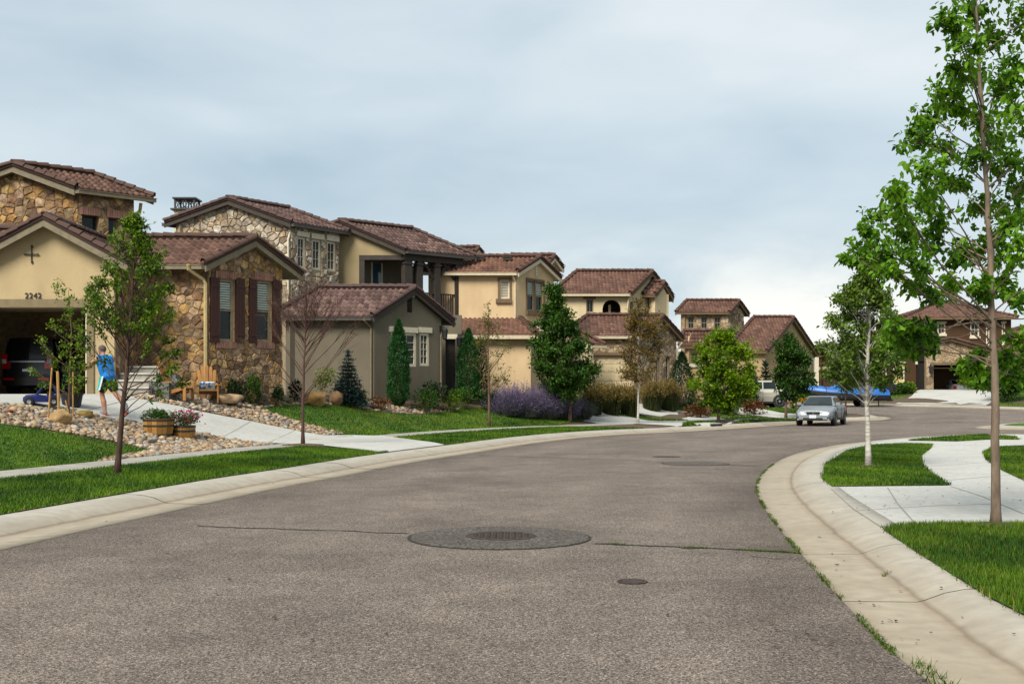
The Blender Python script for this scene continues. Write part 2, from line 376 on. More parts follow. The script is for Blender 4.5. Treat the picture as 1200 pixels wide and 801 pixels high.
# road: one sheet under the kerbs
gx = np.arange(-14, 80, .8); gy = np.arange(-8, 92, .8)
X, Y = np.meshgrid(gx, gy); Z = zroad(X, Y); idx = np.arange(X.size).reshape(X.shape)
Fq = np.stack([idx[:-1, :-1], idx[:-1, 1:], idx[1:, 1:], idx[1:, :-1]], -1).reshape(-1, 4)
npmesh("road", np.c_[X.ravel(), Y.ravel(), Z.ravel()], Fq, M_ASPH, kind="structure", pattr=("edge", np.minimum(np.abs(sdist(EDGE_L[::3], X.ravel(), Y.ravel())), np.abs(sdist(EDGE_R[::3], X.ravel(), Y.ravel())))))
PROF = [(0, -.03), (0, .008), (.30, .012), (.52, .014), (.58, .03), (.72, .085), (.86, .115), (1.0, .125), (1.2, .13), (1.2, -.05)]
def kerb(name, P, side, i0=0, i1=None, per=5):
    """rolled kerb with its gutter pan, poured in lengths with open joints"""
    root = bpy.data.objects.new(name, None); C.objects.link(root); root["kind"] = "structure"; ORG[root.name] = (0, 0, 0)
    Nn = normals_left(P) * side; T = np.gradient(P, axis=0); T /= np.linalg.norm(T, axis=1)[:, None]
    i1 = i1 or len(P) - 1; i = i0
    while i < i1:
        j = min(i + per, i1); V = []; A = []
        for k in range(i, j + 1):
            p = P[k] + T[k] * (.008 if k == i else (-.008 if k == j else 0))
            jit = random.uniform(-.003, .003) if k in (i, j) else 0
            for o, z in PROF:
                q = p + Nn[k] * o; V.append((q[0], q[1], float(zroad(q[0], q[1])) + z + (jit if z > 0 else 0))); A.append(o / 1.2)
        n = len(PROF); F_ = []
        for a in range(j - i):
            for b in range(n - 1):
                q = (a * n + b, a * n + b + 1, (a + 1) * n + b + 1, (a + 1) * n + b)
                F_.append(q if side < 0 else q[::-1])
        npmesh("kerb_slab", np.array(V), np.array(F_), M_KERB, root, pattr=("across", A))
        i = j
    return root
kerb("kerb_left", EDGE_L, 1); kerb("kerb_right", EDGE_R, -1); kerb("kerb_far", EDGE_F, -1, per=10); kerb("kerb_corner", EDGE_C, -1, per=8)
# joint filler strip of dirt under the open joints
def band(name, P, side, o0, o1, zf, lift, m, i0=0, i1=None):
    Nn = normals_left(P) * side; i1 = i1 or len(P) - 1; V = []
    for k in range(i0, i1 + 1):
        for o in np.linspace(o0, o1, 3):
            q = P[k] + Nn[k] * o; V.append((q[0], q[1], float(np.ravel(zf(q[0], q[1]))[0]) + lift))
    F_ = np.array([(a * 3 + b, a * 3 + b + 1, a * 3 + b + 4, a * 3 + b + 3) for a in range(i1 - i0) for b in range(2)])
    if side < 0: pass
    else: F_ = F_[:, ::-1]
    return npmesh(name, np.array(V), F_, m, kind="structure")
# left lots: terrain behind the kerb, out past the houses
def lot_left():
    P = EDGE_L[::2]; Nn = normals_left(P)
    offs = np.r_[1.15, 1.6, 2.2, 2.8, 3.4, 4, 4.6, 5.2, 5.8, 6.5, 7.2, 8, 9, 10, 11, 12.5, 14, 17, 21, 27, 35, 50, 90]
    # offset curves of the outer side of the bend; the corner part is filled separately
    last = int(np.argmin(np.hypot(P[:, 0] - 12.4, P[:, 1] - 54.2)))
    V = []; 
    for k in range(last + 1):
        for o in offs:
            q = P[k] + Nn[k] * o; V.append((q[0], q[1]))
    V = np.array(V); z = zleft(V[:, 0], V[:, 1]); n = len(offs)
    F_ = np.array([(a * n + b, a * n + b + 1, (a + 1) * n + b + 1, (a + 1) * n + b) for a in range(last) for b in range(n - 1)])[:, ::-1]
    npmesh("lot_ground", np.c_[V, z], F_, M_SOIL, kind="structure", smooth=True)
    # corner lot
    Q = EDGE_L; Nq = normals_left(Q); a = int(np.argmin(np.hypot(Q[:, 0] - 12.4, Q[:, 1] - 54.2)))
    loop = [tuple(Q[k] + Nq[k] * 1.15) for k in range(a, len(Q), 2)]
    loop += [(0, 84.5), (-60, 130), (-60, 90)] + [tuple(P[last] + Nn[last] * o) for o in (45, 20, 10)]
    zone("lot_ground", loop, zleft, 0.0, M_SOIL, 2.0)
lot_left()
SW0, SW1 = 4.3, 5.4
def walk_left():
    P = EDGE_L; Nn = normals_left(P); root = bpy.data.objects.new("sidewalk", None); C.objects.link(root); root["kind"] = "structure"; ORG[root.name] = (0, 0, 0)
    T = np.gradient(P, axis=0); T /= np.linalg.norm(T, axis=1)[:, None]
    end = int(np.argmin(np.hypot(P[:, 0] - 18.6, P[:, 1] - 58.4)))
    for i in range(2, end, 3):
        mb = MB(); rows = []
        for k in range(i, i + 4):
            p = P[k] + T[k] * (.01 if k == i else (-.01 if k == i + 3 else 0)); r = []
            for o, dz in ((SW0, -.06), (SW0, .018), (SW0 + .02, .028), (SW1 - .02, .028), (SW1, .018), (SW1, -.06)):
                q = p + Nn[k] * o; r.append((q[0], q[1], float(zleft(q[0], q[1])[0]) + dz))
            rows += r
        F_ = [(a * 6 + b, (a + 1) * 6 + b, (a + 1) * 6 + b + 1, a * 6 + b + 1) for a in range(3) for b in range(5)]
        mb.add(rows, F_); mb.build("sidewalk_slab", M_WALK, root)
    return root
walk_left()
def px_poly(pts, g=GL): return [tuple(g(*p).xy) for p in pts]
# driveway of the stone house: apron, drive and parking court; poured in panels
DRIVE_A = px_poly([(444, 530.5), (521, 521), (449, 511.5), (412, 510.5), (379, 511), (330, 502), (294, 494.5), (232, 482.5), (208, 476.5), (159, 467.5)]) + [(-11.6, 34.1), (-11.84, 36), (-17, 36)] + px_poly([(-60, 471), (0, 474.5), (32, 477),
                   (88, 482), (118, 490), (152, 495), (234, 508), (291, 518.5), (330, 520.5), (385, 523.5)])
CONC = []
def nearest(P, q): return int(np.argmin(np.hypot(P[:, 0] - q[0], P[:, 1] - q[1])))
def hold(poly, smin=1.23):
    """keep a drive's outline behind the kerb"""
    Nn = normals_left(EDGE_L); out = []
    for p in poly:
        if float(sdist(_cl, p[0], p[1])[0]) < smin: k = nearest(EDGE_L, p); p = tuple(EDGE_L[k] + Nn[k] * smin)
        out.append(p)
    return out
def drive(poly, lift=.034, step=.6):
    poly = hold(poly); CONC.append(poly); return zone("driveway", poly, lambda x, y: zleft(x, y) + .005 + (lift - .005) * smooth((sdist(_cl, x, y) - 1.25) / .7), 0.0, M_CONC, step)
drive(DRIVE_A)
drive(px_poly([(684, 486), (690, 482), (706, 484), (740, 489.5), (780, 494), (806, 494), (800, 499), (797, 501.5), (797, 499.8), (750, 497), (700, 496.5), (684, 494)]), .030, .8)
drive(px_poly([(742, 473), (765, 474.5), (790, 480), (822, 487), (850, 491.5), (838, 493), (808, 493), (797, 491), (770, 488), (745, 484.5), (738, 479)]), .036, .8)
drive(px_poly([(838, 472), (852, 472), (880, 477), (915, 484), (945, 487.5), (945, 490), (915, 490.5), (890, 488), (860, 480)]), .036, .8)
drive(px_poly([(862, 492), (915, 490.5), (868, 493), (905, 497.5), (935, 497), (940, 499), (905, 503), (868, 502), (858, 497)]), .032, .8)
# right lot: a walk and drive slab with lawns let into it
def lot_right():
    P = EDGE_R; Nn = normals_left(P) * -1
    loop = [tuple(P[k] + Nn[k] * 1.18) for k in range(0, len(P), 2)] + [(60, 20), (60, -4)]
    zone("driveway", loop, zright, 0.0, M_CONC, 1.5)
    P = EDGE_C; Nn = normals_left(P) * -1
    zone("lot_ground", [tuple(P[k] + Nn[k] * 1.15) for k in range(0, len(P), 2)], lambda x, y: zroad(x, y) + .125, 0.0, M_LAWN, 3.0)
    P = EDGE_F; Nn = normals_left(P) * -1
    zone("lot_ground", [tuple(P[k] + Nn[k] * 1.15) for k in range(0, len(P), 2)] + [(-30, 84), (-60, 131), (-60, 200), (130, 200), (130, 60)], zfar, 0.0, M_SOIL, 4.0)
lot_right()
def joint(pts, zf, g, lift, w=.009):
    P = [g(*p) for p in pts]; V = []; Q = []
    for a, b in zip(P[:-1], P[1:]):
        n = max(2, int((b - a).length / .4)); Q += [a.lerp(b, i / n) for i in range(n)]
    Q.append(P[-1])
    for i, q in enumerate(Q):
        t = (Q[min(i + 1, len(Q) - 1)] - Q[max(i - 1, 0)]).xy.normalized(); s = Vector((-t.y, t.x)) * w
        for k in (-1, 1): x, y = q.x + s.x * k, q.y + s.y * k; V.append((x, y, float(np.ravel(zf(x, y))[0]) + lift))
    MB().add(V, [(2 * i, 2 * i + 1, 2 * i + 3, 2 * i + 2) for i in range(len(Q) - 1)]).build("pavement_joint", mat("joint_dirt", (.22, .21, .19), (.28, .27, .24), scale=9, rough=.95), kind="structure")
for pts in ([(1114, 569.5), (1150, 581), (1200, 602)], [(1034, 618), (1000, 596), (974, 572.5)], [(1004, 598), (1100, 592), (1172, 590)], [(1074, 615), (1052, 590), (1040, 571)], [(1082, 547), (1160, 541)], [(1104, 563), (1186, 556)], [(1080, 533), (1152, 531)]): joint(pts, zright, GR, .004)
for pts in ([(236, 483.5), (196, 501)], [(294, 495), (262, 513)], [(345, 505.5), (318, 518)], [(160, 468), (100, 483)], [(412, 511), (330, 520)], [(60, 463), (36, 477)]): joint(pts, zleft, GL, .039, .012)
# ------------------------------------------------------------------ lawns with real blades
M_BLADE = leafmat("grass_blade", (.010, .048, .002), (.135, .24, .010), trans=.3, rough=.7)
M_BLADE2 = leafmat("grass_blade_dry", (.07, .09, .012), (.30, .25, .08), trans=.3, rough=.7)
GRASS = []
def lawn(poly, zf, dens, hgt, wid, lift=.012, step=.6, dry=0.05, tint=0.0):
    if zf is zleft: poly = hold(poly, 1.24)
    zone("lawn", poly, zf, lift, M_LAWN, step)
    poly = [tuple(p) for p in poly]; xs = [p[0] for p in poly]; ys = [p[1] for p in poly]
    area = (max(xs) - min(xs)) * (max(ys) - min(ys)); n = int(area * dens)
    x = RNG.uniform(min(xs), max(xs), n); y = RNG.uniform(min(ys), max(ys), n); k = pip(poly, x, y)
    # keep blades that the frame can show, with a margin
    u = x / np.maximum(y, .5); k &= (np.abs(u) < .50) & (y > 4.5)
    if zf is zleft:
        for q in CONC: k &= ~pip(q, x, y)
    x = x[k]; y = y[k]; n = len(x)
    if not n: return
    z = zf(x, y) + lift; x = x + RNG.normal(0, .025, n); y = y + RNG.normal(0, .025, n)
    a = RNG.uniform(0, 2 * np.pi, n); ln = RNG.uniform(.2, .9, n); h = hgt * RNG.uniform(.55, 1.25, n); w = wid * RNG.uniform(.7, 1.3, n)
    b = np.c_[x, y, z]; side = np.c_[-np.sin(a), np.cos(a), np.zeros(n)] * w[:, None] / 2
    tip = b + np.c_[np.cos(a) * ln * h, np.sin(a) * ln * h, h]
    V = np.stack([b - side, b + side, tip], 1).reshape(-1, 3)
    # patchy tone: broad waves in the sward plus single blades
    pt = .38 + .30 * np.sin(x * 1.7 + 1.3 * np.sin(y * .9)) * np.sin(y * 1.1 + .6 * np.sin(x * 1.3)) + .10 * np.sin(x * 5 + y * 3) + tint
    GRASS.append((V, np.clip(pt + RNG.normal(0, .2, n), 0, 1), RNG.uniform(0, 1, n) < dry))
STRIP = lambda a, b, o0=1.2, o1=SW0: None
def strip_poly(i0, i1, o0, o1, P=EDGE_L):
    Nn = normals_left(P); return [tuple(P[k] + Nn[k] * o0) for k in range(i0, i1 + 1)] + [tuple(P[k] + Nn[k] * o1) for k in range(i1, i0 - 1, -1)]
def verge(q0, q1, r0, r1, dens, hgt, wid):
    """lawn strip between kerb and walk: q0..q1 along the kerb, r0..r1 along the walk"""
    Nn = normals_left(EDGE_L); a0, a1, b0, b1 = [nearest(EDGE_L, q) for q in (q0, q1, r0, r1)]
    lawn([tuple(EDGE_L[k] + Nn[k] * 1.23) for k in range(a0, a1 + 1)] + [tuple(EDGE_L[k] + Nn[k] * (SW0 + .03)) for k in range(b1, b0 - 1, -1)], zleft, dens, hgt, wid)
verge((-5.6, 5), (-1.75, 27.2), (-5.6, 5), (-1.3, 28.8), 1500, .05, .014)
verge((-.58, 31.0), (6.2, 45.2), (.35, 34.2), (5.2, 44.0), 420, .055, .03)
_n = normals_left(EDGE_L); _k0, _k1 = nearest(EDGE_L, (-5.5, 8)), nearest(EDGE_L, (-2.9, 22.6))
lawn([tuple(EDGE_L[k] + _n[k] * (SW1 - .02)) for k in range(_k0, _k1)] + px_poly([(182, 529), (150, 522), (100, 513), (50, 504), (0, 498), (-90, 490)]), zleft, 900, .05, .018)
LAWN_B = px_poly([(302, 480), (330, 476), (370, 475), (404, 476), (430, 481), (460, 485), (492, 487), (512, 485), (540, 479), (575, 477), (600, 480), (650, 486), (690, 493)]) + [tuple(EDGE_L[k] + _n[k] * (SW1 - .02)) for k in range(nearest(EDGE_L, (5.2, 44.2)), nearest(EDGE_L, (-.1, 32.8)), -1)] + px_poly([(380, 503), (340, 492)])
lawn(LAWN_B, zleft, 330, .055, .03, lift=.03)
lawn(px_poly([(700, 481.5), (735, 484.5), (797, 491.5), (808, 493), (790, 493.5), (745, 490), (708, 484)]), zleft, 200, .06, .05, lift=.025)
lawn(px_poly([(765, 473), (800, 472), (838, 473), (860, 480.5), (915, 487.5), (880, 490.5), (850, 491), (822, 486.5), (790, 479.5)]), zleft, 160, .06, .05, lift=.025)
lawn(px_poly([(800, 495), (838, 493.8), (868, 498), (850, 499.5), (815, 500)]), zleft, 160, .06, .05, lift=.034)
lawn(px_poly([(855, 468), (890, 470), (945, 477), (975, 480), (985, 486), (945, 487), (915, 483.5), (880, 476.5)]), zleft, 160, .06, .05, lift=.025)
lawn(px_poly([(868, 493.2), (900, 491), (940, 490.3), (995, 487), (1010, 490.5), (985, 495.5), (940, 496.5), (905, 497)]), zleft, 160, .06, .05, lift=.034)
lawn([(20, 83.6), (26.3, 81.8), (29.3, 85.5), (31.8, 90.1), (25, 91), (18, 88)], zfar, 60, .07, .06, lift=.02, step=1.5)
lawn([(32.4, 77.4), (38.5, 70.8), (50, 66), (52, 84), (41.5, 88), (37.4, 89.5), (34.1, 80.8)], zfar, 60, .07, .06, lift=.02, step=1.5)
lawn([(14, 84.2), (24, 83), (24.3, 92), (14, 93)], zfar, 60, .07, .06, lift=.02, step=1.5)
zone("driveway", [(27.0, 81.2), (31.9, 77.6), (33.8, 80.8), (37.2, 90.2), (32.0, 90.2), (29.6, 85.3)], zfar, .03, M_CONC, 1.5)
lawn(px_poly([(1035, 620.5), (1070, 644), (1159, 700), (1200, 721), (1330, 800), (1500, 800), (1500, 616), (1200, 615), (1110, 615), (1060, 616)], GR), zright, 5200, .055, .008, dry=.12)
lawn(px_poly([(963.5, 561), (968, 544), (992, 528.5), (1020, 522), (1060, 520), (1093, 521), (1090, 526), (1079, 534), (1081, 545), (1096, 558), (1114, 568.5), (975, 570)], GR), zright, 1500, .05, .014, dry=.08)
lawn(px_poly([(1063, 516), (1110, 512), (1150, 509.5), (1190, 512), (1195, 515), (1165, 514.5), (1120, 517)], GR), zright, 500, .06, .03)
lawn(px_poly([(1152, 530), (1163, 524.5), (1200, 523), (1300, 525), (1300, 592), (1200, 563), (1170, 549), (1155, 538)], GR), zright, 1500, .05, .014, dry=.12)
# weeds along the gutter edge, in the kerb joint and in the road crack
def weeds(pts, n, h, spread, dense=1.0):
    P = np.array(pts, float); s = np.r_[0, np.cumsum(np.linalg.norm(np.diff(P, axis=0), axis=1))]
    u = RNG.uniform(0, s[-1], n * 3); keep = (np.sin(u * 7.3) + np.sin(u * 2.9 + 1) * 1.2 + RNG.normal(0, .5, n * 3)) > (.4 - dense); u = u[keep][:n]; n = len(u)
    x = np.interp(u, s, P[:, 0]) + RNG.normal(0, spread, n); y = np.interp(u, s, P[:, 1]) + RNG.normal(0, spread, n)
    z = zroad(x, y) + .002; a = RNG.uniform(0, 6.28, n); hh = h * RNG.uniform(.4, 1.3, n); w = .008 * RNG.uniform(.7, 1.5, n); ln = RNG.uniform(.2, 1.3, n)
    b = np.c_[x, y, z]; sd_ = np.c_[-np.sin(a), np.cos(a), np.zeros(n)] * w[:, None] / 2; tip = b + np.c_[np.cos(a) * ln * hh, np.sin(a) * ln * hh, hh]
    GRASS.append((np.stack([b - sd_, b + sd_, tip], 1).reshape(-1, 3), np.clip(RNG.normal(.28, .2, n), 0, 1), RNG.uniform(0, 1, n) < .25))
weeds([EDGE_R[k] - np.array((.0, 0)) for k in range(18, 60)], 3600, .026, .014, .35)
weeds([(2.78, 11.14), (1.9, 11.5), (1.0, 11.8)], 900, .018, .02, .35)
weeds([tuple(GR(1035, 660).xy), tuple(GR(1066, 648).xy)], 260, .04, .01, 2); weeds([EDGE_R[20] + np.array((.04, 0)), EDGE_R[21] + np.array((.06, .05))], 120, .055, .03, 2)
def build_grass():
    V = np.concatenate([g[0] for g in GRASS]); t = np.concatenate([g[1] for g in GRASS]); d = np.concatenate([g[2] for g in GRASS])
    F_ = np.arange(len(V)).reshape(-1, 3)
    o = npmesh("grass", V, F_, [M_BLADE, M_BLADE2], tone=t, kind="stuff", label="short mown green grass of the lawns and verges", cat="grass")
    o.data.polygons.foreach_set("material_index", d.astype(np.int32))
build_grass()
# ------------------------------------------------------------------ building kit
class Plane:
    """vertical plane through c (x, y) running along e; t to the right seen from outside, out = towards the viewer side"""
    def __init__(s, c, ang): s.c = Vector((c[0], c[1])); s.e = Vector((math.sin(ang), math.cos(ang))); s.n = Vector((s.e.y, -s.e.x))
    def p(s, t, z, out=0.0): q = s.c + s.e * t + s.n * out; return Vector((q.x, q.y, z))
    def tz(s, px, py=None):
        k = (px - 600) / FPX; t = (k * s.c.y - s.c.x) / (s.e.x - k * s.e.y); y = s.c.y + s.e.y * t
        return (t, None if py is None else CAM_H + (HORIZON - py) / FPX * y)
    def z(s, px, py): return s.tz(px, py)[1]
    def rect(s, x0, x1, y0, y1):
        t0 = s.tz(x0)[0]; t1 = s.tz(x1)[0]; xm = (x0 + x1) / 2; return (t0, t1, s.z(xm, y1), s.z(xm, y0))
E3 = lambda v: Vector((v.x, v.y, 0))
FRONT = math.radians(90)
M_STUC = lambda n, c, k=.86: mat(n, c, tuple(x * k for x in c), scale=1.8, detail=7, rough=.95, bump=.5, bscale=40, spec=.1, stretch=(1, 1, .45), col3=tuple(x * .72 for x in c), scale3=.35, f3=.4)
M_BEIGE = M_STUC("stucco_beige", (.45, .36, .225)); M_GREY = M_STUC("stucco_taupe", (.165, .145, .11)); M_TAN = M_STUC("stucco_tan", (.36, .29, .18))
M_YEL = M_STUC("stucco_yellow", (.60, .46, .295)); M_CREAM = M_STUC("stucco_cream", (.62, .52, .35)); M_BROWN = M_STUC("stucco_brown", (.075, .045, .028))
M_GOLD = M_STUC("stucco_gold", (.42, .315, .19))
M_TRIM_DK = mat("trim_dark_brown", (.05, .038, .03), (.035, .027, .02), rough=.6)
M_TRIM_GR = mat("trim_greige", (.27, .225, .15), (.22, .18, .12), rough=.6)
M_TRIM_WH = mat("trim_cream", (.66, .60, .47), (.56, .51, .40), rough=.6)
M_TRIM_BR = mat("trim_brown", (.16, .11, .065), (.12, .085, .05), rough=.7)
M_FASC = mat("fascia_taupe", (.20, .17, .115), (.155, .13, .09), rough=.6)
M_GUT = mat("gutter_tan", (.47, .37, .20), (.40, .31, .165), rough=.45, spec=.5)
M_GUTD = mat("gutter_dark", (.06, .05, .042), (.045, .04, .033), rough=.45, spec=.5)
M_GUTW = mat("gutter_cream", (.58, .50, .36), (.5, .43, .31), rough=.45, spec=.5)
M_SHUT = mat("shutter_maroon", (.048, .016, .011), (.033, .011, .008), scale=12, rough=.6)
M_WOOD = mat("timber_dark", (.045, .037, .031), (.03, .025, .02), scale=8, rough=.7)
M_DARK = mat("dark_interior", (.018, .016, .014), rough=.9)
M_GLASS = mat("window_glass", (.008, .011, .012), (.016, .024, .026), scale=1.5, rough=.08, spec=.25)
M_GLASSB = mat("window_glass_blue", (.05, .10, .15), (.03, .06, .09), scale=2.5, rough=.08, spec=.8)
M_BLIND = mat("blind_slat", (.52, .58, .52), (.44, .5, .45), rough=.7)
M_BLINDY = mat("blind_yellow", (.60, .47, .25), (.52, .40, .2), scale=3, rough=.8)
M_IRON = mat("black_iron", (.012, .012, .013), (.02, .02, .02), rough=.5, spec=.5)
M_BRICKT = mat("brick_trim", (.16, .075, .055), (.26, .15, .12), scale=9, rough=.9, bump=.3, tone=(.30, .17, .13))
M_MORT = mat("mortar_tan", (.32, .235, .145), (.21, .15, .095), scale=8, rough=.95, bump=.4)
M_MORTP = mat("mortar_pale", (.34, .28, .20), (.22, .18, .13), scale=8, rough=.95, bump=.4)
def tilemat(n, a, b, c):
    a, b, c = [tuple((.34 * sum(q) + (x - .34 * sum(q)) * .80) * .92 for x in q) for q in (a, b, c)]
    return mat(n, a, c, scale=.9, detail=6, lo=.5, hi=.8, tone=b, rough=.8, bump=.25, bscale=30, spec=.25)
M_TILE_A = tilemat("roof_tile_brown", (.085, .041, .028), (.20, .105, .072), (.055, .030, .022))
M_TILE_B = tilemat("roof_tile_mauve", (.078, .041, .034), (.215, .130, .108), (.052, .030, .026))
M_TILE_C = tilemat("roof_tile_red", (.112, .048, .030), (.235, .115, .072), (.065, .034, .024))
M_TILE_D = tilemat("roof_tile_rust", (.095, .045, .031), (.205, .105, .072), (.058, .032, .024))
M_CAP_A = tilemat("cap_tile_brown", (.068, .036, .027), (.125, .068, .050), (.048, .027, .021))
M_CAP_B = tilemat("cap_tile_mauve", (.068, .038, .033), (.135, .080, .068), (.045, .028, .024))
M_CAP_C = tilemat("cap_tile_red", (.075, .036, .025), (.145, .072, .048), (.05, .027, .02))
def stone_palette(pref, cols):
    cols = [tuple(.34 * sum(c) + (x - .34 * sum(c)) * .84 for x in c) for c in cols]
    return [mat(f"{pref}_{i}", c, tuple(x * .5 for x in c), scale=7, detail=9, rough=.92, bump=1.0, bscale=18, spec=.12, col3=tuple(x * .38 for x in c), scale3=3.5, f3=.75) for i, c in enumerate(cols)]
ST_A = stone_palette("fieldstone_warm", [(.50, .30, .11), (.60, .40, .17), (.38, .23, .115), (.28, .16, .085), (.42, .275, .18), (.22, .135, .08), (.53, .355, .20), (.34, .235, .135), (.47, .26, .095)])
ST_B = stone_palette("fieldstone_pale", [(.60, .49, .34), (.68, .60, .46), (.46, .35, .24), (.35, .26, .18), (.53, .42, .32), (.74, .67, .54), (.42, .34, .26), (.56, .41, .25)])
ST_D = stone_palette("fieldstone_tan", [(.50, .37, .22), (.38, .27, .16), (.58, .45, .29), (.28, .20, .13), (.45, .34, .23)])
def wall(parent, pl, poly, m, holes=(), thick=.28, name="wall"):
    v, f = fill(poly, 1e3, holes) if holes else fill(poly, 1e3)
    mb = MB(); n = len(v)
    fr = [pl.p(a, b, 0) for a, b in v]; bk = [pl.p(a, b, -thick) for a, b in v]
    mb.add(fr, [tuple(t) for t in f]); mb.add(bk, [tuple(t[::-1]) for t in f])
    for lp in [list(poly)] + [list(h) for h in holes]:
        k = len(lp)
        area = sum(lp[i][0] * lp[(i + 1) % k][1] - lp[(i + 1) % k][0] * lp[i][1] for i in range(k))
        out = lp is not None and lp == list(poly)
        for i in range(k):
            a, b = lp[i], lp[(i + 1) % k]; q = [pl.p(*a, 0), pl.p(*b, 0), pl.p(*b, -thick), pl.p(*a, -thick)]
            flip = (area > 0) == out
            mb.add(q, [(0, 3, 2, 1) if flip else (0, 1, 2, 3)])
    return mb.build(name, m, parent)
R4 = lambda r: [(r[0], r[2]), (r[1], r[2]), (r[1], r[3]), (r[0], r[3])]
def bar(mb, pl, t0, t1, z0, z1, o0, o1, tone=None):
    a = pl.p(t0, z0, o0); return mb.para(a, E3(pl.e) * (t1 - t0), Vector((0, 0, z1 - z0)), E3(pl.n) * (o1 - o0), tone)
def archpoly(t0, t1, z0, z1, n=8):
    r = (t1 - t0) / 2; c = (t0 + t1) / 2; zs = z1 - r
    return [(t0, z0), (t1, z0)] + [(c + r * math.cos(a), zs + r * math.sin(a)) for a in np.linspace(0, math.pi, n + 1)]
def window(parent, pl, r, m=None, depth=.10, fw=.06, nx=1, ny=2, glass=None, blinds=None, name="window", label=None):
    """recessed sash window: frame and glazing bars, with the pane behind (and blinds or shutters inside)"""
    t0, t1, z0, z1 = r; m = m or M_TRIM_GR; mb = MB(); d = -depth
    bar(mb, pl, t0, t0 + fw, z0, z1, d - .05, d + .02); bar(mb, pl, t1 - fw, t1, z0, z1, d - .05, d + .02)
    bar(mb, pl, t0 + fw, t1 - fw, z1 - fw, z1, d - .05, d + .018); bar(mb, pl, t0 + fw, t1 - fw, z0, z0 + fw, d - .05, d + .018)
    w = (t1 - t0 - 2 * fw); h = (z1 - z0 - 2 * fw)
    for i in range(1, nx): x = t0 + fw + w * i / nx; bar(mb, pl, x - .012, x + .012, z0 + fw, z1 - fw, d - .03, d + .005)
    for i in range(1, ny):
        zz = z0 + fw + h * i / ny; k = .022 if ny == 2 else .012; bar(mb, pl, t0 + fw, t1 - fw, zz - k, zz + k, d - .03, d + .008)
    w_ = mb.build(name, m, parent, label=label)
    g = MB(); bar(g, pl, t0 + fw * .8, t1 - fw * .8, z0 + fw * .8, z1 - fw * .8, d - .045, d - .035)
    g.build("pane", glass or M_GLASS, w_)
    if blinds:
        zb0, zb1, bm = blinds; b = MB(); n = max(4, int((zb1 - zb0) / .075))
        for i in range(n):
            zz = zb0 + (zb1 - zb0) * (i + .5) / n; s = (zb1 - zb0) / n
            b.para(pl.p(t0 + fw, zz - s * .34, d - .034), E3(pl.e) * (t1 - t0 - 2 * fw), E3(pl.n) * .012 + Vector((0, 0, s * .62)), E3(pl.n) * .003 - Vector((0, 0, .002)))
        b.build("blind", bm, w_)
    return w_
def bricks(parent, pl, t0, t1, z0, z1, name="brick_lintel"):
    mb = MB(); n = max(3, int((t1 - t0) / .085)); w = (t1 - t0) / n
    for i in range(n): bar(mb, pl, t0 + i * w + .006, t0 + (i + 1) * w - .006, z0, z1, -.05, .055 + random.uniform(0, .015), random.random())
    bar(mb, pl, t0, t1, z0 + .004, z1 - .004, -.05, .04)
    return mb.build(name, M_BRICKT, parent)
def clip(poly, nx, ny, c):
    """keep the part of a polygon where nx*x + ny*y <= c"""
    out = []; n = len(poly)
    for i in range(n):
        a, b = poly[i], poly[(i + 1) % n]; da = nx * a[0] + ny * a[1] - c; db = nx * b[0] + ny * b[1] - c
        if da <= 0: out.append(a)
        if (da < 0 < db) or (db < 0 < da): k = da / (da - db); out.append((a[0] + (b[0] - a[0]) * k, a[1] + (b[1] - a[1]) * k))
    return out
def cells(poly, size, rects, seed, squash=1.0):
    rn = random.Random(seed); xs = [p[0] for p in poly]; ys = [p[1] for p in poly]; x0, x1, y0, y1 = min(xs), max(xs), min(ys), max(ys)
    S = []; r = 0; y = y0 - size
    while y < y1 + size:
        x = x0 - size + (r % 2) * size * .5
        while x < x1 + size:
            S.append((x + rn.uniform(-.44, .44) * size, y + rn.uniform(-.42, .42) * size * squash)); x += size * rn.choice((.8, 1.0, 1.25))
        y += size * squash; r += 1
    out = []; Wt = [rn.uniform(-1, 1) * (size * .42) ** 2 for _ in S]
    for i, s in enumerate(S):
        if not (x0 - .1 < s[0] < x1 + .1 and y0 - .1 < s[1] < y1 + .1): continue
        if any(a < s[0] < b and c < s[1] < d for a, b, c, d in rects): continue
        c = [(s[0] - size * 1.3, s[1] - size * 1.3), (s[0] + size * 1.3, s[1] - size * 1.3), (s[0] + size * 1.3, s[1] + size * 1.3), (s[0] - size * 1.3, s[1] + size * 1.3)]
        for j, q in enumerate(S):
            if j == i or abs(q[0] - s[0]) > size * 2.6 or abs(q[1] - s[1]) > size * 2.6: continue
            nx, ny = q[0] - s[0], q[1] - s[1]; c = clip(c, nx, ny, (q[0] ** 2 + q[1] ** 2 - s[0] ** 2 - s[1] ** 2 - Wt[j] + Wt[i]) / 2)
            if len(c) < 3: break
        if len(c) < 3: continue
        n = len(poly); ar = sum(poly[k][0] * poly[(k + 1) % n][1] - poly[(k + 1) % n][0] * poly[k][1] for k in range(n)); sg = 1 if ar > 0 else -1
        for k in range(n):
            a, b = poly[k], poly[(k + 1) % n]; nx, ny = (b[1] - a[1]) * sg, -(b[0] - a[0]) * sg; c = clip(c, nx, ny, nx * a[0] + ny * a[1])
            if len(c) < 3: break
        for a, b, d, e in rects:
            if len(c) < 3: break
            m = max(((a - s[0]), 0), ((s[0] - b), 1), ((d - s[1]), 2), ((s[1] - e), 3))[1]
            c = clip(c, *[(1, 0, a), (-1, 0, -b), (0, 1, d), (0, -1, -e)][m])
        if len(c) < 3: continue
        A = abs(sum(c[k][0] * c[(k + 1) % len(c)][1] - c[(k + 1) % len(c)][0] * c[k][1] for k in range(len(c)))) / 2
        if A > size * size * .10: out.append(c)
    return out
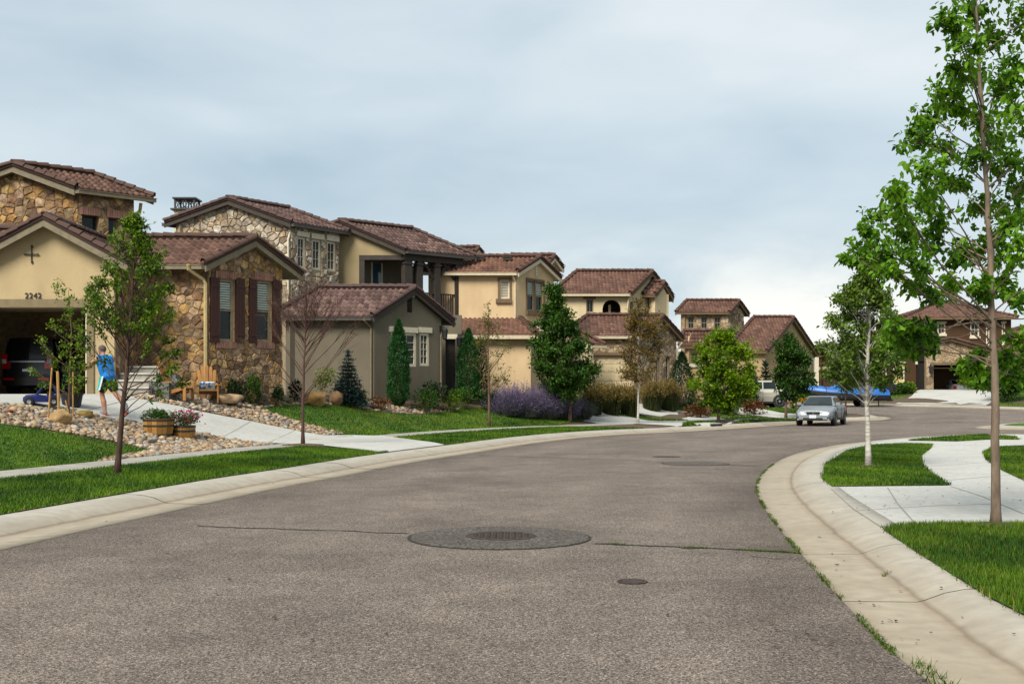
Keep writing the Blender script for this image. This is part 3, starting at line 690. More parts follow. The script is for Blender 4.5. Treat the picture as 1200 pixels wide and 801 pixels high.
def stones(parent, pl, poly, rects, size, pal, seed, proud=.034, joint=.008, joined=False, squash=.85, name="stone"):
    """rough-cut stones laid over a wall: each one an irregular block with chamfered edges, joints sunk to the mortar"""
    rn = random.Random(seed + 1); J = [MB() for _ in pal] if joined else None
    for c in cells(poly, size, rects, seed, squash):
        c2 = []
        for i in range(len(c)):
            (xa, ya), (xb, yb) = c[i], c[(i + 1) % len(c)]; c2.append((xa, ya)); ln = math.hypot(xb - xa, yb - ya)
            if ln > size * .35 and not joined: k = rn.uniform(.3, .7); q = rn.uniform(-.002, .07) * ln; c2.append((xa + (xb - xa) * k - (yb - ya) / ln * q * (1 if sum(c[j][0] * c[(j + 1) % len(c)][1] - c[(j + 1) % len(c)][0] * c[j][1] for j in range(len(c))) > 0 else -1), ya + (yb - ya) * k + (xb - xa) / ln * q * (1 if sum(c[j][0] * c[(j + 1) % len(c)][1] - c[(j + 1) % len(c)][0] * c[j][1] for j in range(len(c))) > 0 else -1)))
        c = c2
        cx = sum(p[0] for p in c) / len(c); cy = sum(p[1] for p in c) / len(c)
        def ins(k): return [(x + (cx - x) * min(.45, k / max(1e-3, math.hypot(x - cx, y - cy))), y + (cy - y) * min(.45, k / max(1e-3, math.hypot(x - cx, y - cy)))) for x, y in c]
        a, b, d = ins(joint), ins(joint * 1.3), ins(joint + size * .11); h = proud * rn.uniform(.65, 1.3); n = len(c)
        tl, tt = rn.uniform(-.03, .03), rn.uniform(-.03, .03)
        V = [pl.p(x, y, -.01) for x, y in a] + [pl.p(x, y, h * .6) for x, y in b] + [pl.p(x, y, h + tl * (x - cx) / size + tt * (y - cy) / size + rn.uniform(-.006, .006)) for x, y in d]
        V.append(pl.p(cx + rn.uniform(-.03, .03), cy + rn.uniform(-.03, .03), h * 1.08))
        F_ = [(i, (i + 1) % n, n + (i + 1) % n, n + i) for i in range(n)] + [(n + i, n + (i + 1) % n, 2 * n + (i + 1) % n, 2 * n + i) for i in range(n)] + [(2 * n + i, 2 * n + (i + 1) % n, 3 * n) for i in range(n)]
        ar = sum(c[k][0] * c[(k + 1) % n][1] - c[(k + 1) % n][0] * c[k][1] for k in range(n))
        if ar < 0: F_ = [q[::-1] for q in F_]
        i = rn.randrange(len(pal))
        if joined: J[0].add(V, F_, mi=i)
        else: MB().add(V, F_).build(name, pal[i], parent)
    if joined: return J[0].build("stones", pal, parent, kind="stuff")
TILE_SEG = 4
def tiles(parent, A, B, Cc, D, m, tw=.225, ex=.29, lift=.02, name="roof_tiles"):
    """courses of curved clay tiles on the roof plane A-B (eave) to D-C (top); each tile has its own barrel and lapped nose"""
    A, B, Cc, D = map(Vector, (A, B, Cc, D)); e = (B - A).normalized(); nrm = e.cross(D - A).normalized()
    if nrm.z < 0: nrm = -nrm
    up = nrm.cross(e)
    if up.dot((D + Cc) / 2 - A) < 0: up = -up
    W = (B - A).length; H = max((D - A).dot(up), (Cc - A).dot(up)); xl = (D - A).dot(e) / H; xr = ((Cc - A).dot(e) - W) / H
    rows = max(1, round(H / ex)); ex = H / rows; V = []; Fs = []; T = []
    for r in range(rows):
        y0, y1 = r * ex - (.03 if r == 0 else .02), (r + 1) * ex
        a = xl * max(y0, 0); b = W + xr * max(y0, 0); a1 = xl * y1; b1 = W + xr * y1
        lo, hi = min(a, a1), max(b, b1); i0 = math.floor(lo / tw); i1 = math.ceil(hi / tw)
        for i in range(i0, i1):
            q0, q1 = max(i * tw, lo), min((i + 1) * tw, hi)
            if q1 - q0 < .02: continue
            o = len(V); jit = random.uniform(-.006, .006); k = TILE_SEG
            for yy, base in ((y0, .045 + jit), (y1, .012 + jit)):
                la, lb = (a, b) if yy == y0 else (a1, b1)
                for s in range(k + 1):
                    x = i * tw + tw * s / k; x = min(max(x, la), lb)
                    ph = (x / tw) % 1.0 if s not in (0, k) else 0.0
                    hgt = .055 * math.sin(math.pi * min(1, ph / .72)) if 0 < ph < .72 else -.008
                    V.append(A + e * x + up * yy + nrm * (lift + base + max(hgt, -.01)))
            for s in range(k + 1):      # foot of the nose
                x = min(max(i * tw + tw * s / k, a), b); V.append(A + e * x + up * y0 + nrm * (lift - .005))
            tn = min(1, max(0, random.gauss(.42, .27)))
            for s in range(k):
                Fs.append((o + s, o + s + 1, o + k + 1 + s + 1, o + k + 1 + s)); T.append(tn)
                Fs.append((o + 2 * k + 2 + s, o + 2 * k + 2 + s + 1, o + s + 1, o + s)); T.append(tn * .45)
    return npmesh(name, np.array([tuple(p) for p in V]), np.array(Fs), m, parent, tone=T, kind="stuff")
CAPS = {}
def capmesh(m):
    if m.name in CAPS: return CAPS[m.name]
    V = []; n = 7
    for x, r in ((-.21, .15), (.21, .125)):
        for k, rr in ((0, r), (1, r - .022)):
            for j in range(n): t = math.pi * (j / (n - 1)); V.append((x, rr * math.cos(t), rr * math.sin(t) * .92 + (.012 if x < 0 else -.006)))
    F_ = []
    for j in range(n - 1):
        F_ += [(j, j + 1, 2 * n + j + 1, 2 * n + j), (n + j, j, j + 1, n + j + 1)[::-1], (2 * n + j, 2 * n + j + 1, 3 * n + j + 1, 3 * n + j)]
    me = bpy.data.meshes.new("ridge_tile"); me.from_pydata(V, [], [f[::-1] for f in F_]); me.materials.append(m)
    a = me.attributes.new("tone", 'FLOAT', 'FACE'); a.data.foreach_set("value", [.4] * len(F_))
    CAPS[m.name] = me; return me
def caps(parent, P0, P1, m, step=.36, joined=False, lift=.05, side=None):
    """barrel caps along a ridge or rake from P0 (low or near end) to P1"""
    P0, P1 = Vector(P0), Vector(P1); d = P1 - P0; L_ = d.length; d.normalize(); n = max(1, int(L_ / step)); s = L_ / n
    up = Vector((0, 0, 1)); y = up.cross(d).normalized(); z = d.cross(y)
    MB().tube([P0 + z * (lift - .02), P1 + z * (lift - .02)], .105, 6).build("ridge_bed", m, parent)
    me = capmesh(m); org = Vector(ORG[parent.name]); J = MB()
    for i in range(n):
        p = P0 + d * (s * (i + .5)) + z * (lift + random.uniform(-.008, .008)); a = random.uniform(-.03, .03)
        y2 = (y + d * a).normalized(); z2 = d.cross(y2)
        M = Matrix((d, y2, z2)).transposed().to_4x4(); M.translation = p
        if joined: J.add([M @ v.co for v in me.vertices], [tuple(f.vertices) for f in me.polygons], tone=random.uniform(.1, .8))
        else:
            o = bpy.data.objects.new("ridge_tile", me); C.objects.link(o); o.parent = parent; M.translation = p - org; o.matrix_local = M; ORG[o.name] = tuple(org)
    if joined: J.build("ridge_tiles", m, parent, kind="stuff")
def slab(mb, A, B, Cc, D, th):
    """roof deck of thickness th under a plane quad"""
    A, B, Cc, D = map(Vector, (A, B, Cc, D)); n = (B - A).cross(D - A).normalized()
    if n.z < 0: n = -n
    lo = [p - n * th for p in (A, B, Cc, D)]; mb.add([A, B, Cc, D] + lo, [(0, 1, 2, 3), (4, 7, 6, 5), (0, 4, 5, 1), (1, 5, 6, 2), (2, 6, 7, 3), (3, 7, 4, 0)])
def board(mb, P0, P1, out, h=.2, th=.04, drop=.02):
    P0, P1 = Vector(P0), Vector(P1); mb.para(P0 - Vector((0, 0, h + drop)), P1 - P0, Vector((0, 0, h)), Vector(out) * th)
def pipe(parent, pts, m, r=.045): return MB().tube(pts, r, 6).build("downspout", m, parent)
def block(house, Rpx, Rpy, d, peak, left=None, ang=35, right=None, ridge='U', o=.35, og=.3, z0=1.0, wm=None, tm=None, cm=None, fm=None, gm=None,
          holesU=(), holesV=(), joined=False, walls=True, gut=True, farwalls=True, nU=None):
    """gabled block seen on its near corner: U face square to the view, V face turned away by ang; ridge along U or V"""
    a = math.radians(ang); Uv = Vector((-1, 0)); Vv = Vector((math.sin(a), math.cos(a))); R = ray(Rpx, Rpy, d); ze = R.z; R2 = R.xy
    tm = tm or M_TILE_A; cm = cm or M_CAP_A; fm = fm or M_FASC; gm = gm or fm
    PV = Plane(R2, a); PU = Plane(R2, FRONT)
    if ridge == 'U': t, zp = PV.tz(*peak); LV = 2 * t; LU = (Rpx - left) * d / FPX
    else: t, zp = PU.tz(*peak); LU = -2 * t; LV = PV.tz(right)[0]
    P = lambda u, v, z: Vector(((R2 + Uv * u + Vv * v).x, (R2 + Uv * u + Vv * v).y, z))
    ou, ov = (og, o) if ridge == 'U' else (o, og)
    Cc = R2 + Uv * ou + Vv * ov; lu = LU - 2 * ou; lv = LV - 2 * ov
    pU = Plane(Cc, FRONT); pV = Plane(Cc, a)
    half = (LV if ridge == 'U' else LU) / 2; k = (zp - ze) / half; oe = ov if ridge == 'U' else ou
    zw = ze + k * oe - .1; zpk = zp - .1
    root = house; g = dict(pU=pU, pV=pV, lu=lu, lv=lv, zw=zw, zpk=zpk, ze=ze, zp=zp, P=P, LU=LU, LV=LV, k=k)
    if walls:
        pu = [(-lu, z0), (0, z0), (0, zw), (-lu, zw)] if ridge == 'U' else [(-lu, z0), (0, z0), (0, zw), (-lu / 2, zpk), (-lu, zw)]
        pv = [(0, z0), (lv, z0), (lv, zw), (0, zw)] if ridge == 'V' else [(0, z0), (lv, z0), (lv, zw), (lv / 2, zpk), (0, zw)]
        HU = holesU(g) if callable(holesU) else holesU; HV = holesV(g) if callable(holesV) else holesV
        g['wU'] = wall(house, pU, pu, wm, HU); g['wV'] = wall(house, pV, pv, wm, HV); g['pu'] = pu; g['pv'] = pv
        if farwalls:
            q = Cc + Uv * lu + Vv * lv; pb = Plane(q, FRONT + math.pi); pl_ = Plane(q, a + math.pi)
            wall(house, pb, [(-lu + .29, z0)] + [(0 - .29, z0), (-.29, zw)] + ([(-lu / 2, zpk)] if ridge == 'V' else []) + [(-lu + .29, zw)], wm)
            wall(house, pl_, [(0, z0), (lv, z0), (lv, zw)] + ([(lv / 2, zpk)] if ridge == 'U' else []) + [(0, zw)], wm)
    if ridge == 'U': q = [P(0, 0, ze), P(LU, 0, ze), P(LU, half, zp), P(0, half, zp), P(0, LV, ze), P(LU, LV, ze)]
    else: q = [P(0, 0, ze), P(0, LV, ze), P(half, LV, zp), P(half, 0, zp), P(LU, 0, ze), P(LU, LV, ze)]
    deck = MB(); slab(deck, q[0], q[1], q[2], q[3], .09); slab(deck, q[4], q[5], q[2], q[3], .09)
    roof = deck.build("roof", fm, house)
    # near slope: q0 q1 (eave) to q3 q2 (ridge)
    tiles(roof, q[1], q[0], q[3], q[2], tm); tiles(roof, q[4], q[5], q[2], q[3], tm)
    up = Vector((0, 0, .03)); rn = (q[3] - q[2]).normalized()
    caps(roof, q[2] + up * 2, q[3] + rn * .05 + up * 2, cm, joined=joined)
    for A_, B_ in ((q[0], q[3]), (q[4], q[3])): caps(roof, A_ + up, B_ + up, cm, joined=joined)
    for A_, B_ in ((q[1], q[2]), (q[5], q[2])): caps(roof, A_ + up, B_ + up, cm, joined=True)
    # barge boards and eave boards
    for a_, b_, sg in ((q[0], q[3], 1), (q[4], q[3], 1), (q[1], q[2], -1), (q[5], q[2], -1)):
        fb = MB(); board(fb, a_, b_, rn * sg); fb.build("barge_board", fm, roof)
    if gut:
        eo = (q[0] - q[4]); eo.z = 0; eo.normalize()
        for A_, B_, s in ((q[0], q[1], 1), (q[4], q[5], -1)):
            gb = MB(); w = eo * s; gb.para(A_ - Vector((0, 0, .15)) , B_ - A_, w * .13, Vector((0, 0, .13))); gb.para(A_ - Vector((0, 0, .03)), B_ - A_, w * .155, Vector((0, 0, .025)))
            gb.build("gutter", gm, roof)
    g['roof'] = roof; g['q'] = q; return g
# ------------------------------------------------------------------ the houses
def gz(p): return float(zleft(p.x, p.y)[0])
def lamp(house, pl, px, py, s=1.0, name="wall_lantern"):
    t, z = pl.tz(px, py); mb = MB(); bar(mb, pl, t - .05 * s, t + .05 * s, z + .06 * s, z + .22 * s, 0, .03)
    bar(mb, pl, t - .015, t + .015, z + .16 * s, z + .19 * s, .03, .14 * s)
    c = pl.p(t, z, .15 * s); mb.lathe([(.02 * s, .17 * s), (.10 * s, .09 * s), (.085 * s, .085 * s), (.06 * s, -.14 * s), (.02 * s, -.17 * s)], c, 6)
    return mb.build(name, M_IRON, house)
def rects_of(pl, lst): return [pl.rect(*r) for r in lst]
def house_a():
    H = thing("stone_house", (-11.5, 35, 1.4), "stone and beige stucco house numbered 2242 with open garage and maroon shutters", "house")
    # --- front-facing garage block
    d = 34.3; X0 = (134 - 600) / FPX * d; pl = Plane((X0, d), FRONT)
    tl = pl.tz(-100)[0]; op = pl.rect(-70, 102, 360, 462.5); pk = pl.tz(51, 262); zw = pl.z(134, 304); z0 = 1.0
    ow = (op[0], op[1], z0 + .3, op[3])
    hole = [(op[0], z0 + .02), (op[1], z0 + .02), (op[1], op[3]), (op[0], op[3])]
    wall(H, pl, [(tl, z0), (0, z0), (0, zw), (pk[0], pk[1]), (tl, pl.z(-100, 339))], M_BEIGE, [hole], name="garage_wall")
    rt = Plane((X0, d), 0.0); sw = wall(H, rt, [(.29, z0), (6.8, z0), (6.8, zw), (.29, zw)], M_MORT, name="garage_wall"); stones(sw, rt, [(.12, z0), (2.6, z0), (2.6, zw), (.12, zw)], [], .30, ST_A, 15)
    inn = MB(); zf = 1.49
    bar(inn, pl, tl + .3, -.32, zf - .2, zf, -6.7, -.02); inn.build("garage_floor", M_WALK, H)
    gi = MB(); bar(gi, pl, tl, -.3, zf, zw, -6.9, -6.75); bar(gi, pl, -.36, -.305, zf, zw, -6.7, -.3); bar(gi, pl, tl, tl + .1, zf, zw, -6.7, -.3); gi.build("garage_lining", mat("garage_drywall", (.20, .17, .12), (.16, .135, .095), rough=.9), H)
    gc = MB(); bar(gc, pl, tl, -.1, op[3] + .25, op[3] + .35, -6.9, -.3); gc.build("garage_ceiling", M_TRIM_GR, H)
    gd = MB()
    for i in range(5): bar(gd, pl, op[0] + .05, op[1] - .05, op[3] + .06 + .02 * (i % 2), op[3] + .10 + .02 * (i % 2), -.5 - i * .55, -.02 - i * .55 - .5 + .5)
    gd.build("garage_door", M_TRIM_GR, H, label="garage door panels rolled up overhead")
    tr = MB(); lb = pl.rect(-32, 110, 350.5, 360); bar(tr, pl, tl, lb[1], op[3] - .002, lb[3], 0, .06); jb = pl.rect(102, 110.5, 360, 462.5)
    bar(tr, pl, jb[0], jb[1], z0 + .3, jb[3] - .004, -.25, .055); bar(tr, pl, op[0] - .2, op[0], z0 + .3, jb[3] - .004, -.25, .055); tr.build("garage_door_trim", M_TRIM_BR if False else mat("trim_taupe", (.20, .16, .095), (.165, .13, .078), rough=.7), H)
    tj = MB(); bar(tj, pl, op[1] - .02, op[1] + .01, zf, op[3], -.02, .07); tj.build("door_track", M_TRIM_WH, H)
    # number and wall anchor
    t, z = pl.tz(29.3, 350); cu = bpy.data.curves.new("house_number", 'FONT'); cu.body = "2242"; cu.size = pl.z(37, 343.2) - z + .07; cu.extrude = .012; cu.space_character = 1.05; cu.materials.append(M_IRON)
    tmp = bpy.data.objects.new("tmp", cu); C.objects.link(tmp); nm = bpy.data.meshes.new_from_object(tmp.evaluated_get(bpy.context.evaluated_depsgraph_get())); bpy.data.objects.remove(tmp)
    fo = bpy.data.objects.new("house_number", nm); C.objects.link(fo); fo.parent = H; fo.location = pl.p(t, z + .01, .02) - Vector(ORG[H.name]); fo.rotation_euler = (math.pi / 2, 0, 0)
    t, z = pl.tz(37.4, 298); an = MB(); an.tube([pl.p(t, z - .27, .03), pl.p(t, z + .27, .03)], .018, 5); an.tube([pl.p(t - .19, z + .0, .045), pl.p(t + .19, z - .01, .045)], .018, 5)
    for s in (-1, 1):
        an.lathe([(.005, -.05), (.03, 0), (.005, .05)], pl.p(t + s * .19, z, .045), 5, axis=(1, 0, 0)); an.lathe([(.005, -.05), (.03, 0), (.005, .05)], pl.p(t + .02, z + s * .22, .03), 5)
    an.build("wall_anchor", M_IRON, H, label="black iron cross on the gable")
    lamp(H, pl, 125, 370)
    # garage roof: gable to the front, running back
    PR = Plane((X0, d - .35), FRONT); e_r = PR.tz(150, 309.5); pkr = PR.tz(51, 256.5); e_l = (pkr[0] - (e_r[0] - pkr[0]) * 1.75, pkr[1] - (pkr[1] - e_r[1]) * 1.75)
    f0 = [PR.p(e_r[0], e_r[1]), PR.p(pkr[0], pkr[1]), PR.p(e_l[0], e_l[1])]; dep = Vector((0, 5.2, 0)); b0 = [p + dep for p in f0]
    dk = MB(); slab(dk, f0[0], b0[0], b0[1], f0[1], .1); slab(dk, f0[2], b0[2], b0[1], f0[1], .1); roof = dk.build("roof", M_FASC, H)
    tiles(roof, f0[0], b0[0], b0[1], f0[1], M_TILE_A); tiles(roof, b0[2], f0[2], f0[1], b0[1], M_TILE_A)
    up = Vector((0, 0, .04)); caps(roof, f0[0] + up, f0[1] + up, M_CAP_A); caps(roof, f0[2] + up, f0[1] + up, M_CAP_A); caps(roof, b0[1] + up, f0[1] + up * 1.5, M_CAP_A)
    for a_ in (f0[0], f0[2]): fb = MB(); board(fb, a_, f0[1], (0, -1, 0), .2); fb.build("barge_board", M_FASC, roof)
    # cross roof running off to the left behind that gable
    zr = pkr[1]; xr = f0[1].x; y0 = d + .2; run = 2.35; zl = zr - run * .5
    q = [Vector((xr - 9, y0, zl)), Vector((xr, y0, zl)), Vector((xr, y0 + run, zr + .02)), Vector((xr - 9, y0 + run, zr + .02))]
    dk = MB(); slab(dk, *q, .1); slab(dk, q[2] + Vector((0, run, zl - zr)), q[3] + Vector((0, run, zl - zr)), q[3], q[2], .1); r2 = dk.build("roof", M_FASC, H)
    tiles(r2, q[0], q[1], q[2], q[3], M_TILE_A); caps(r2, q[3] + up * 1.6, q[2] + up * 1.6, M_CAP_A)
    pw = Plane((xr - 2.4, y0 + .35), FRONT); wall(H, pw, [(-7, 1), (0, 1), (0, zl), (-7, zl)], M_BEIGE)
    # --- stone wing with the shuttered windows
    def hv(g):
        return [R4(r) for r in rects_of(g['pV'], WIN)]
    WIN = [(256.3, 274.3, 327, 400), (300, 318, 329, 400.5)]
    g = block(H, 240, 310, 36, (299.5, 281), left=100, ang=37, z0=1.0, wm=M_MORT, holesV=hv, o=.5, og=.3, tm=M_TILE_A, cm=M_CAP_A, gm=M_FASC)
    pV, pU = g['pV'], g['pU']; wr = rects_of(pV, WIN)
    lint = rects_of(pV, [(251.5, 276, 318, 326.5), (297, 318.5, 320, 328.5)]); sill = rects_of(pV, [(252.5, 276.5, 400.5, 408), (300, 320.5, 401, 408)])
    shut = rects_of(pV, [(245.5, 256, 325.5, 401), (275, 285.5, 326.5, 401), (291, 300, 327.5, 401.5), (318.5, 327.5, 328.5, 401.5)])
    stones(g['wV'], pV, g['pv'], wr + lint + sill + shut, .255, ST_A, 11)
    stones(g['wU'], pU, g['pu'], [], .265, ST_A, 12)
    for r, rz in zip(wr, WIN):
        zm = (r[2] + r[3]) / 2; w = window(H, pV, r, M_TRIM_GR, depth=.06, fw=.085, ny=2, blinds=(zm + .05, r[3] - .1, M_BLIND))
        b = MB()
        for i in range(11): zz = r[2] + .1 + i * .075; b.para(pV.p(r[0] + .09, zz, -.094), E3(pV.e) * (r[1] - r[0] - .18), E3(pV.n) * .01 + Vector((0, 0, .018)), E3(pV.n) * .003)
        b.build("blind", mat("blind_shade", (.06, .07, .065), rough=.8), w)
    for i, r in enumerate(lint): bricks(H, pV, *r)
    for r in sill: bricks(H, pV, *r, name="brick_sill")
    for r in shut:
        mb = MB(); t0, t1, za, zb = r; n = 3; w = (t1 - t0) / n
        for i in range(n): bar(mb, pV, t0 + i * w + .004, t0 + (i + 1) * w - .004, za, zb, -.02, .075)
        for zz in (za + .2, zb - .3): bar(mb, pV, t0 + .01, t1 - .01, zz, zz + .1, .075, .095)
        mb.build("shutter", M_SHUT, H)
    fq = g['q'][0]; c0 = Plane(pU.c, FRONT); tt, zz = pU.tz(226, 312)
    pipe(H, [pU.p(tt, zz, .55), pU.p(tt, zz - .14, .5), pU.p(-.13, zz - .42, .12), pU.p(-.06, zz - .55, .10), pU.p(-.06, 1.7, .10)], M_GUT, .06)
    q_ = pV.p(g['lv'] + .1, g['zw'] - .1, .1)
    # --- stone tower behind the garage
    WT = [(96, 115.5, 252.5, 300), (127, 146, 256, 288)]
    g = block(H, 88, 221, 38.4, (15, 194), right=179, ang=46, ridge='V', z0=1.0, wm=M_MORT, holesV=lambda g: [R4(r) for r in rects_of(g['pV'], WT)], o=.28, og=.4, gm=M_FASC)
    pV, pU = g['pV'], g['pU']; wr = rects_of(pV, WT); lint = rects_of(pV, [(94, 117, 243.5, 252.3), (125, 148.5, 246.5, 255.8)]); sl_ = pV.rect(125.5, 148, 288, 292)
    stones(g['wU'], pU, [p for p in g['pu']], [(-99, 99, 0, 5.3)], .28, ST_A, 13); stones(g['wV'], pV, g['pv'], wr + lint + [sl_, (-99, 99, 0, 5.3)], .28, ST_A, 14)
    for r in wr: window(H, pV, r, M_TRIM_DK, depth=.2, fw=.05, ny=2, nx=1)
    for r in lint: bricks(H, pV, *r)
    bricks(H, pV, *sl_, name="brick_sill")
    e_ = g['q'][1]; pe = pV.p(g['lv'] - .05, 0, .1)
    pipe(H, [e_ + Vector((-.35, -.2, -.2)), e_ + Vector((-.4, -.15, -.45)), Vector((pe.x, pe.y, e_.z - .8)), Vector((pe.x, pe.y, 5.0))], M_GUT, .06)
    # --- steps up to the recessed door, with a low block wall
    st = [(140, 192, 461.5, 469, 35.0), (140, 201, 451, 461.5, 35.0), (140, 208, 443.5, 451, 35.4), (140, 188, 432, 443.5, 35.8)]
    zs = 1.35
    for i, (a, b, dd) in enumerate(((136, 174, 33.6), (136, 184, 34.1), (136, 190, 34.7), (136, 186, 35.3))):
        x0_, x1_ = (a - 600) / FPX * dd, (b - 600) / FPX * dd; za = 1.1; zb = 1.46 + .215 * (i + 1)
        mb = MB(); mb.para((x0_, dd, za), (x1_ - x0_, 0, 0), (0, .62 if i < 3 else .5, 0), (0, 0, zb - za)); stp = mb.build("step", M_CONC2, H); mb = MB(); mb.para((x0_ - .02, dd - .05, zb - .002), (x1_ - x0_ + .05, 0, 0), (0, .68 if i < 3 else .56, 0), (0, 0, .05)); mb.build("tread", M_CONC, stp)  # pale treads over darker risers: the sun on top put into the colour
    for (a, b, dd, zb) in ((174, 196, 33.9, 1.86), (187, 204, 34.6, 2.1)):
        x0_, x1_ = (a - 600) / FPX * dd, (b - 600) / FPX * dd; mb = MB(); mb.para((x0_ + .01, dd, 1.1), (x1_ - x0_, .12, 0), (0, .45, 0), (0, 0, zb - 1.1)); mb.build("step_cheek", mat("concrete_dark", (.17, .165, .155), (.11, .105, .1), scale=7, rough=.9, bump=.3), H)
    return H
HA = house_a()
def cupola(house, px, py0, py1, d):
    a = ray(207, 248, d); b = ray(232, 248, d); w = b.x - a.x; zt = ray(px, py0, d).z; zb = ray(px, py1, d).z; x = (a.x + b.x) / 2; y = d; mb = MB()
    mb.box((x, y, zt), (w + .1, w + .1, .07)); mb.box((x, y, zb), (w + .25, w + .25, .07)); h = zt - zb; s = w / 2 - .06
    for sx in (-1, 1):
        for sy in (-1, 1): mb.box((x + sx * s, y + sy * s, (zt + zb) / 2), (.08, .08, h))
    for sy in (-1, 1):
        for (x0, x1) in ((-s, -.06), (.06, s)):
            mb.tube([(x + x0, y + sy * s, zb), (x + x1, y + sy * s, zt)], .02, 4); mb.tube([(x + x0, y + sy * s, zt), (x + x1, y + sy * s, zb)], .02, 4)
        for k in (-.06, .06): mb.box((x + k, y + sy * s, (zt + zb) / 2), (.05, .05, h))
    for sx in (-1, 1):
        mb.tube([(x + sx * s, y - s, zb), (x + sx * s, y + s, zt)], .02, 4); mb.tube([(x + sx * s, y - s, zt), (x + sx * s, y + s, zb)], .02, 4)
    c = mb.build("chimney_cap", M_IRON, house, label="black open iron chimney cap with crossed bars")
    m = MB(); m.box((x, y, zb - .9), (w * .95, w * .95, 1.72)); m.build("chimney", M_CREAM, house)
def house_b():
    H = thing("taupe_house", (-4, 48, 1.4), "taupe stucco house with pale stone upper storey and dark timber balcony", "house")
    tm, cm, fm, gm = M_TILE_B, M_CAP_B, M_TRIM_DK, M_GUTD
    WV = [(458, 488, 389.5, 429), (491.5, 503, 390, 428.5)]
    g = block(H, 437, 371, 46, (486, 339), left=318, ang=41, z0=.9, wm=M_GREY, tm=tm, cm=cm, fm=fm, gm=gm, o=.4, og=.25, holesV=lambda g: [R4(r) for r in rects_of(g['pV'], WV)] + [R4(g['pV'].rect(477, 483, 348, 366))])
    pV, pU = g['pV'], g['pU']
    vr = pV.rect(477, 483, 348, 366); mb = MB(); n = 9
    for i in range(n): z = vr[2] + (vr[3] - vr[2]) * i / n; mb.para(pV.p(vr[0], z, -.12), E3(pV.e) * (vr[1] - vr[0]), E3(pV.n) * .1 + Vector((0, 0, -.05)), Vector((0, 0, .015)))
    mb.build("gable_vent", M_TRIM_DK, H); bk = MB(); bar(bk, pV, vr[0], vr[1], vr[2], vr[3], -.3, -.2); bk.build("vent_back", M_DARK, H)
    for r, nx in zip(rects_of(pV, WV), (3, 2)): window(H, pV, r, M_TRIM_WH, depth=.05, fw=.11, nx=nx, ny=4)
    for r in rects_of(pV, [(455.5, 489, 383, 389.3), (490.5, 505.5, 383.5, 389.7), (476, 485, 343.5, 347.8)]): hd = MB(); bar(hd, pV, *r, -.02, .06); hd.build("window_header", M_TRIM_WH, H)
    lamp(H, pV, 516.5, 391, 1.6)
    t, z = pU.tz(428.5, 373); pipe(H, [pU.p(t, z, .4), pU.p(t, z - .1, .38), pU.p(-.12, z - .4, .06), pU.p(-.12, 1.0, .06)], M_FASC, .045)
    p1 = pV.p(g['lv'] - .1, 0, .08); pipe(H, [Vector((p1.x + .25, p1.y, g['ze'] - .2)), Vector((p1.x, p1.y, g['ze'] - .6)), Vector((p1.x, p1.y, 1.0))], M_FASC, .045)
    # recessed entry beside the gable
    pe = Plane(((541 - 600) / FPX * 50.5, 50.5), FRONT); dr = pe.rect(522, 534, 397, 461); tl = pe.tz(505)[0]; zt = pe.z(530, 369)
    wall(H, pe, [(tl, .9), (0, .9), (0, zt), (tl, zt)], M_GREY, [[(dr[0], .95), (dr[1], .95), (dr[1], dr[3]), (dr[0], dr[3])]])
    rt = Plane(((541 - 600) / FPX * 50.5, 50.5), math.radians(-7)); wall(H, rt, [(.0, .9), (2.5, .9), (2.5, zt), (.0, zt)], M_GREY)
    mb = MB(); bar(mb, pe, dr[0], dr[1], .95, dr[3], -.25, -.2)
    for k in range(4): z = dr[2] + .12 + k * (dr[3] - dr[2] - .2) / 4; bar(mb, pe, dr[0] + .09, dr[1] - .09, z, z + (dr[3] - dr[2]) / 4 - .12, -.2, -.185)
    dd = mb.build("door", mat("door_black", (.016, .011, .009), (.024, .017, .013), rough=.5), H); MB().tube([pe.p(dr[1] - .07, 2.2, -.15), pe.p(dr[1] - .07, 2.5, -.15)], .015, 5).build("handle", M_IRON, dd)
    hd = MB(); bar(hd, pe, *pe.rect(521.5, 536, 391.5, 397), -.02, .06); hd.build("door_header", M_TRIM_WH, H); lamp(H, pe, 538.5, 400, 1.5)
    # stone upper storey
    WB = [(348, 358, 277.5, 314), (365.5, 376, 280.5, 316), (383, 393.5, 283, 317.5)]
    g = block(H, 341, 261, 51, (267, 234), right=408, ang=36, ridge='V', z0=1.0, wm=M_MORTP, tm=tm, cm=cm, fm=fm, gm=gm, o=.25, og=.3, holesV=lambda g: [R4(r) for r in rects_of(g['pV'], WB)])
    pV, pU = g['pV'], g['pU']; wr = rects_of(pV, WB); hr = rects_of(pV, [(347, 361.5, 271.5, 277.3), (364, 379, 274, 280.3), (382, 396.5, 276, 282.7)])
    stones(g['wU'], pU, g['pu'], [(-99, 99, 0, 6.3)], .29, ST_B, 21, proud=.05); stones(g['wV'], pV, g['pv'], wr + hr + [(-99, 99, 0, 5.2)], .28, ST_B, 22, proud=.05)
    for r in wr: window(H, pV, r, M_TRIM_WH, depth=.06, fw=.10, nx=2, ny=3)
    for r in hr: hd = MB(); bar(hd, pV, *r, -.02, .08); hd.build("window_header", M_TRIM_WH, H)
    p0 = pU.p(-.08, 0, .1); e_ = g['q'][0]; pipe(H, [e_ + Vector((-.05, .3, -.2)), Vector((p0.x, p0.y, e_.z - .7)), Vector((p0.x, p0.y, 5.5))], M_TRIM_WH, .045)
    cupola(H, 219, 234, 247, 56)
    # balcony wing: open timber loggia under its own roof
    g = block(H, 475, 293, 54, (398, 260.5), right=556, ang=50, ridge='V', z0=1.0, tm=tm, cm=cm, fm=fm, gm=gm, o=.3, og=.35, walls=False)
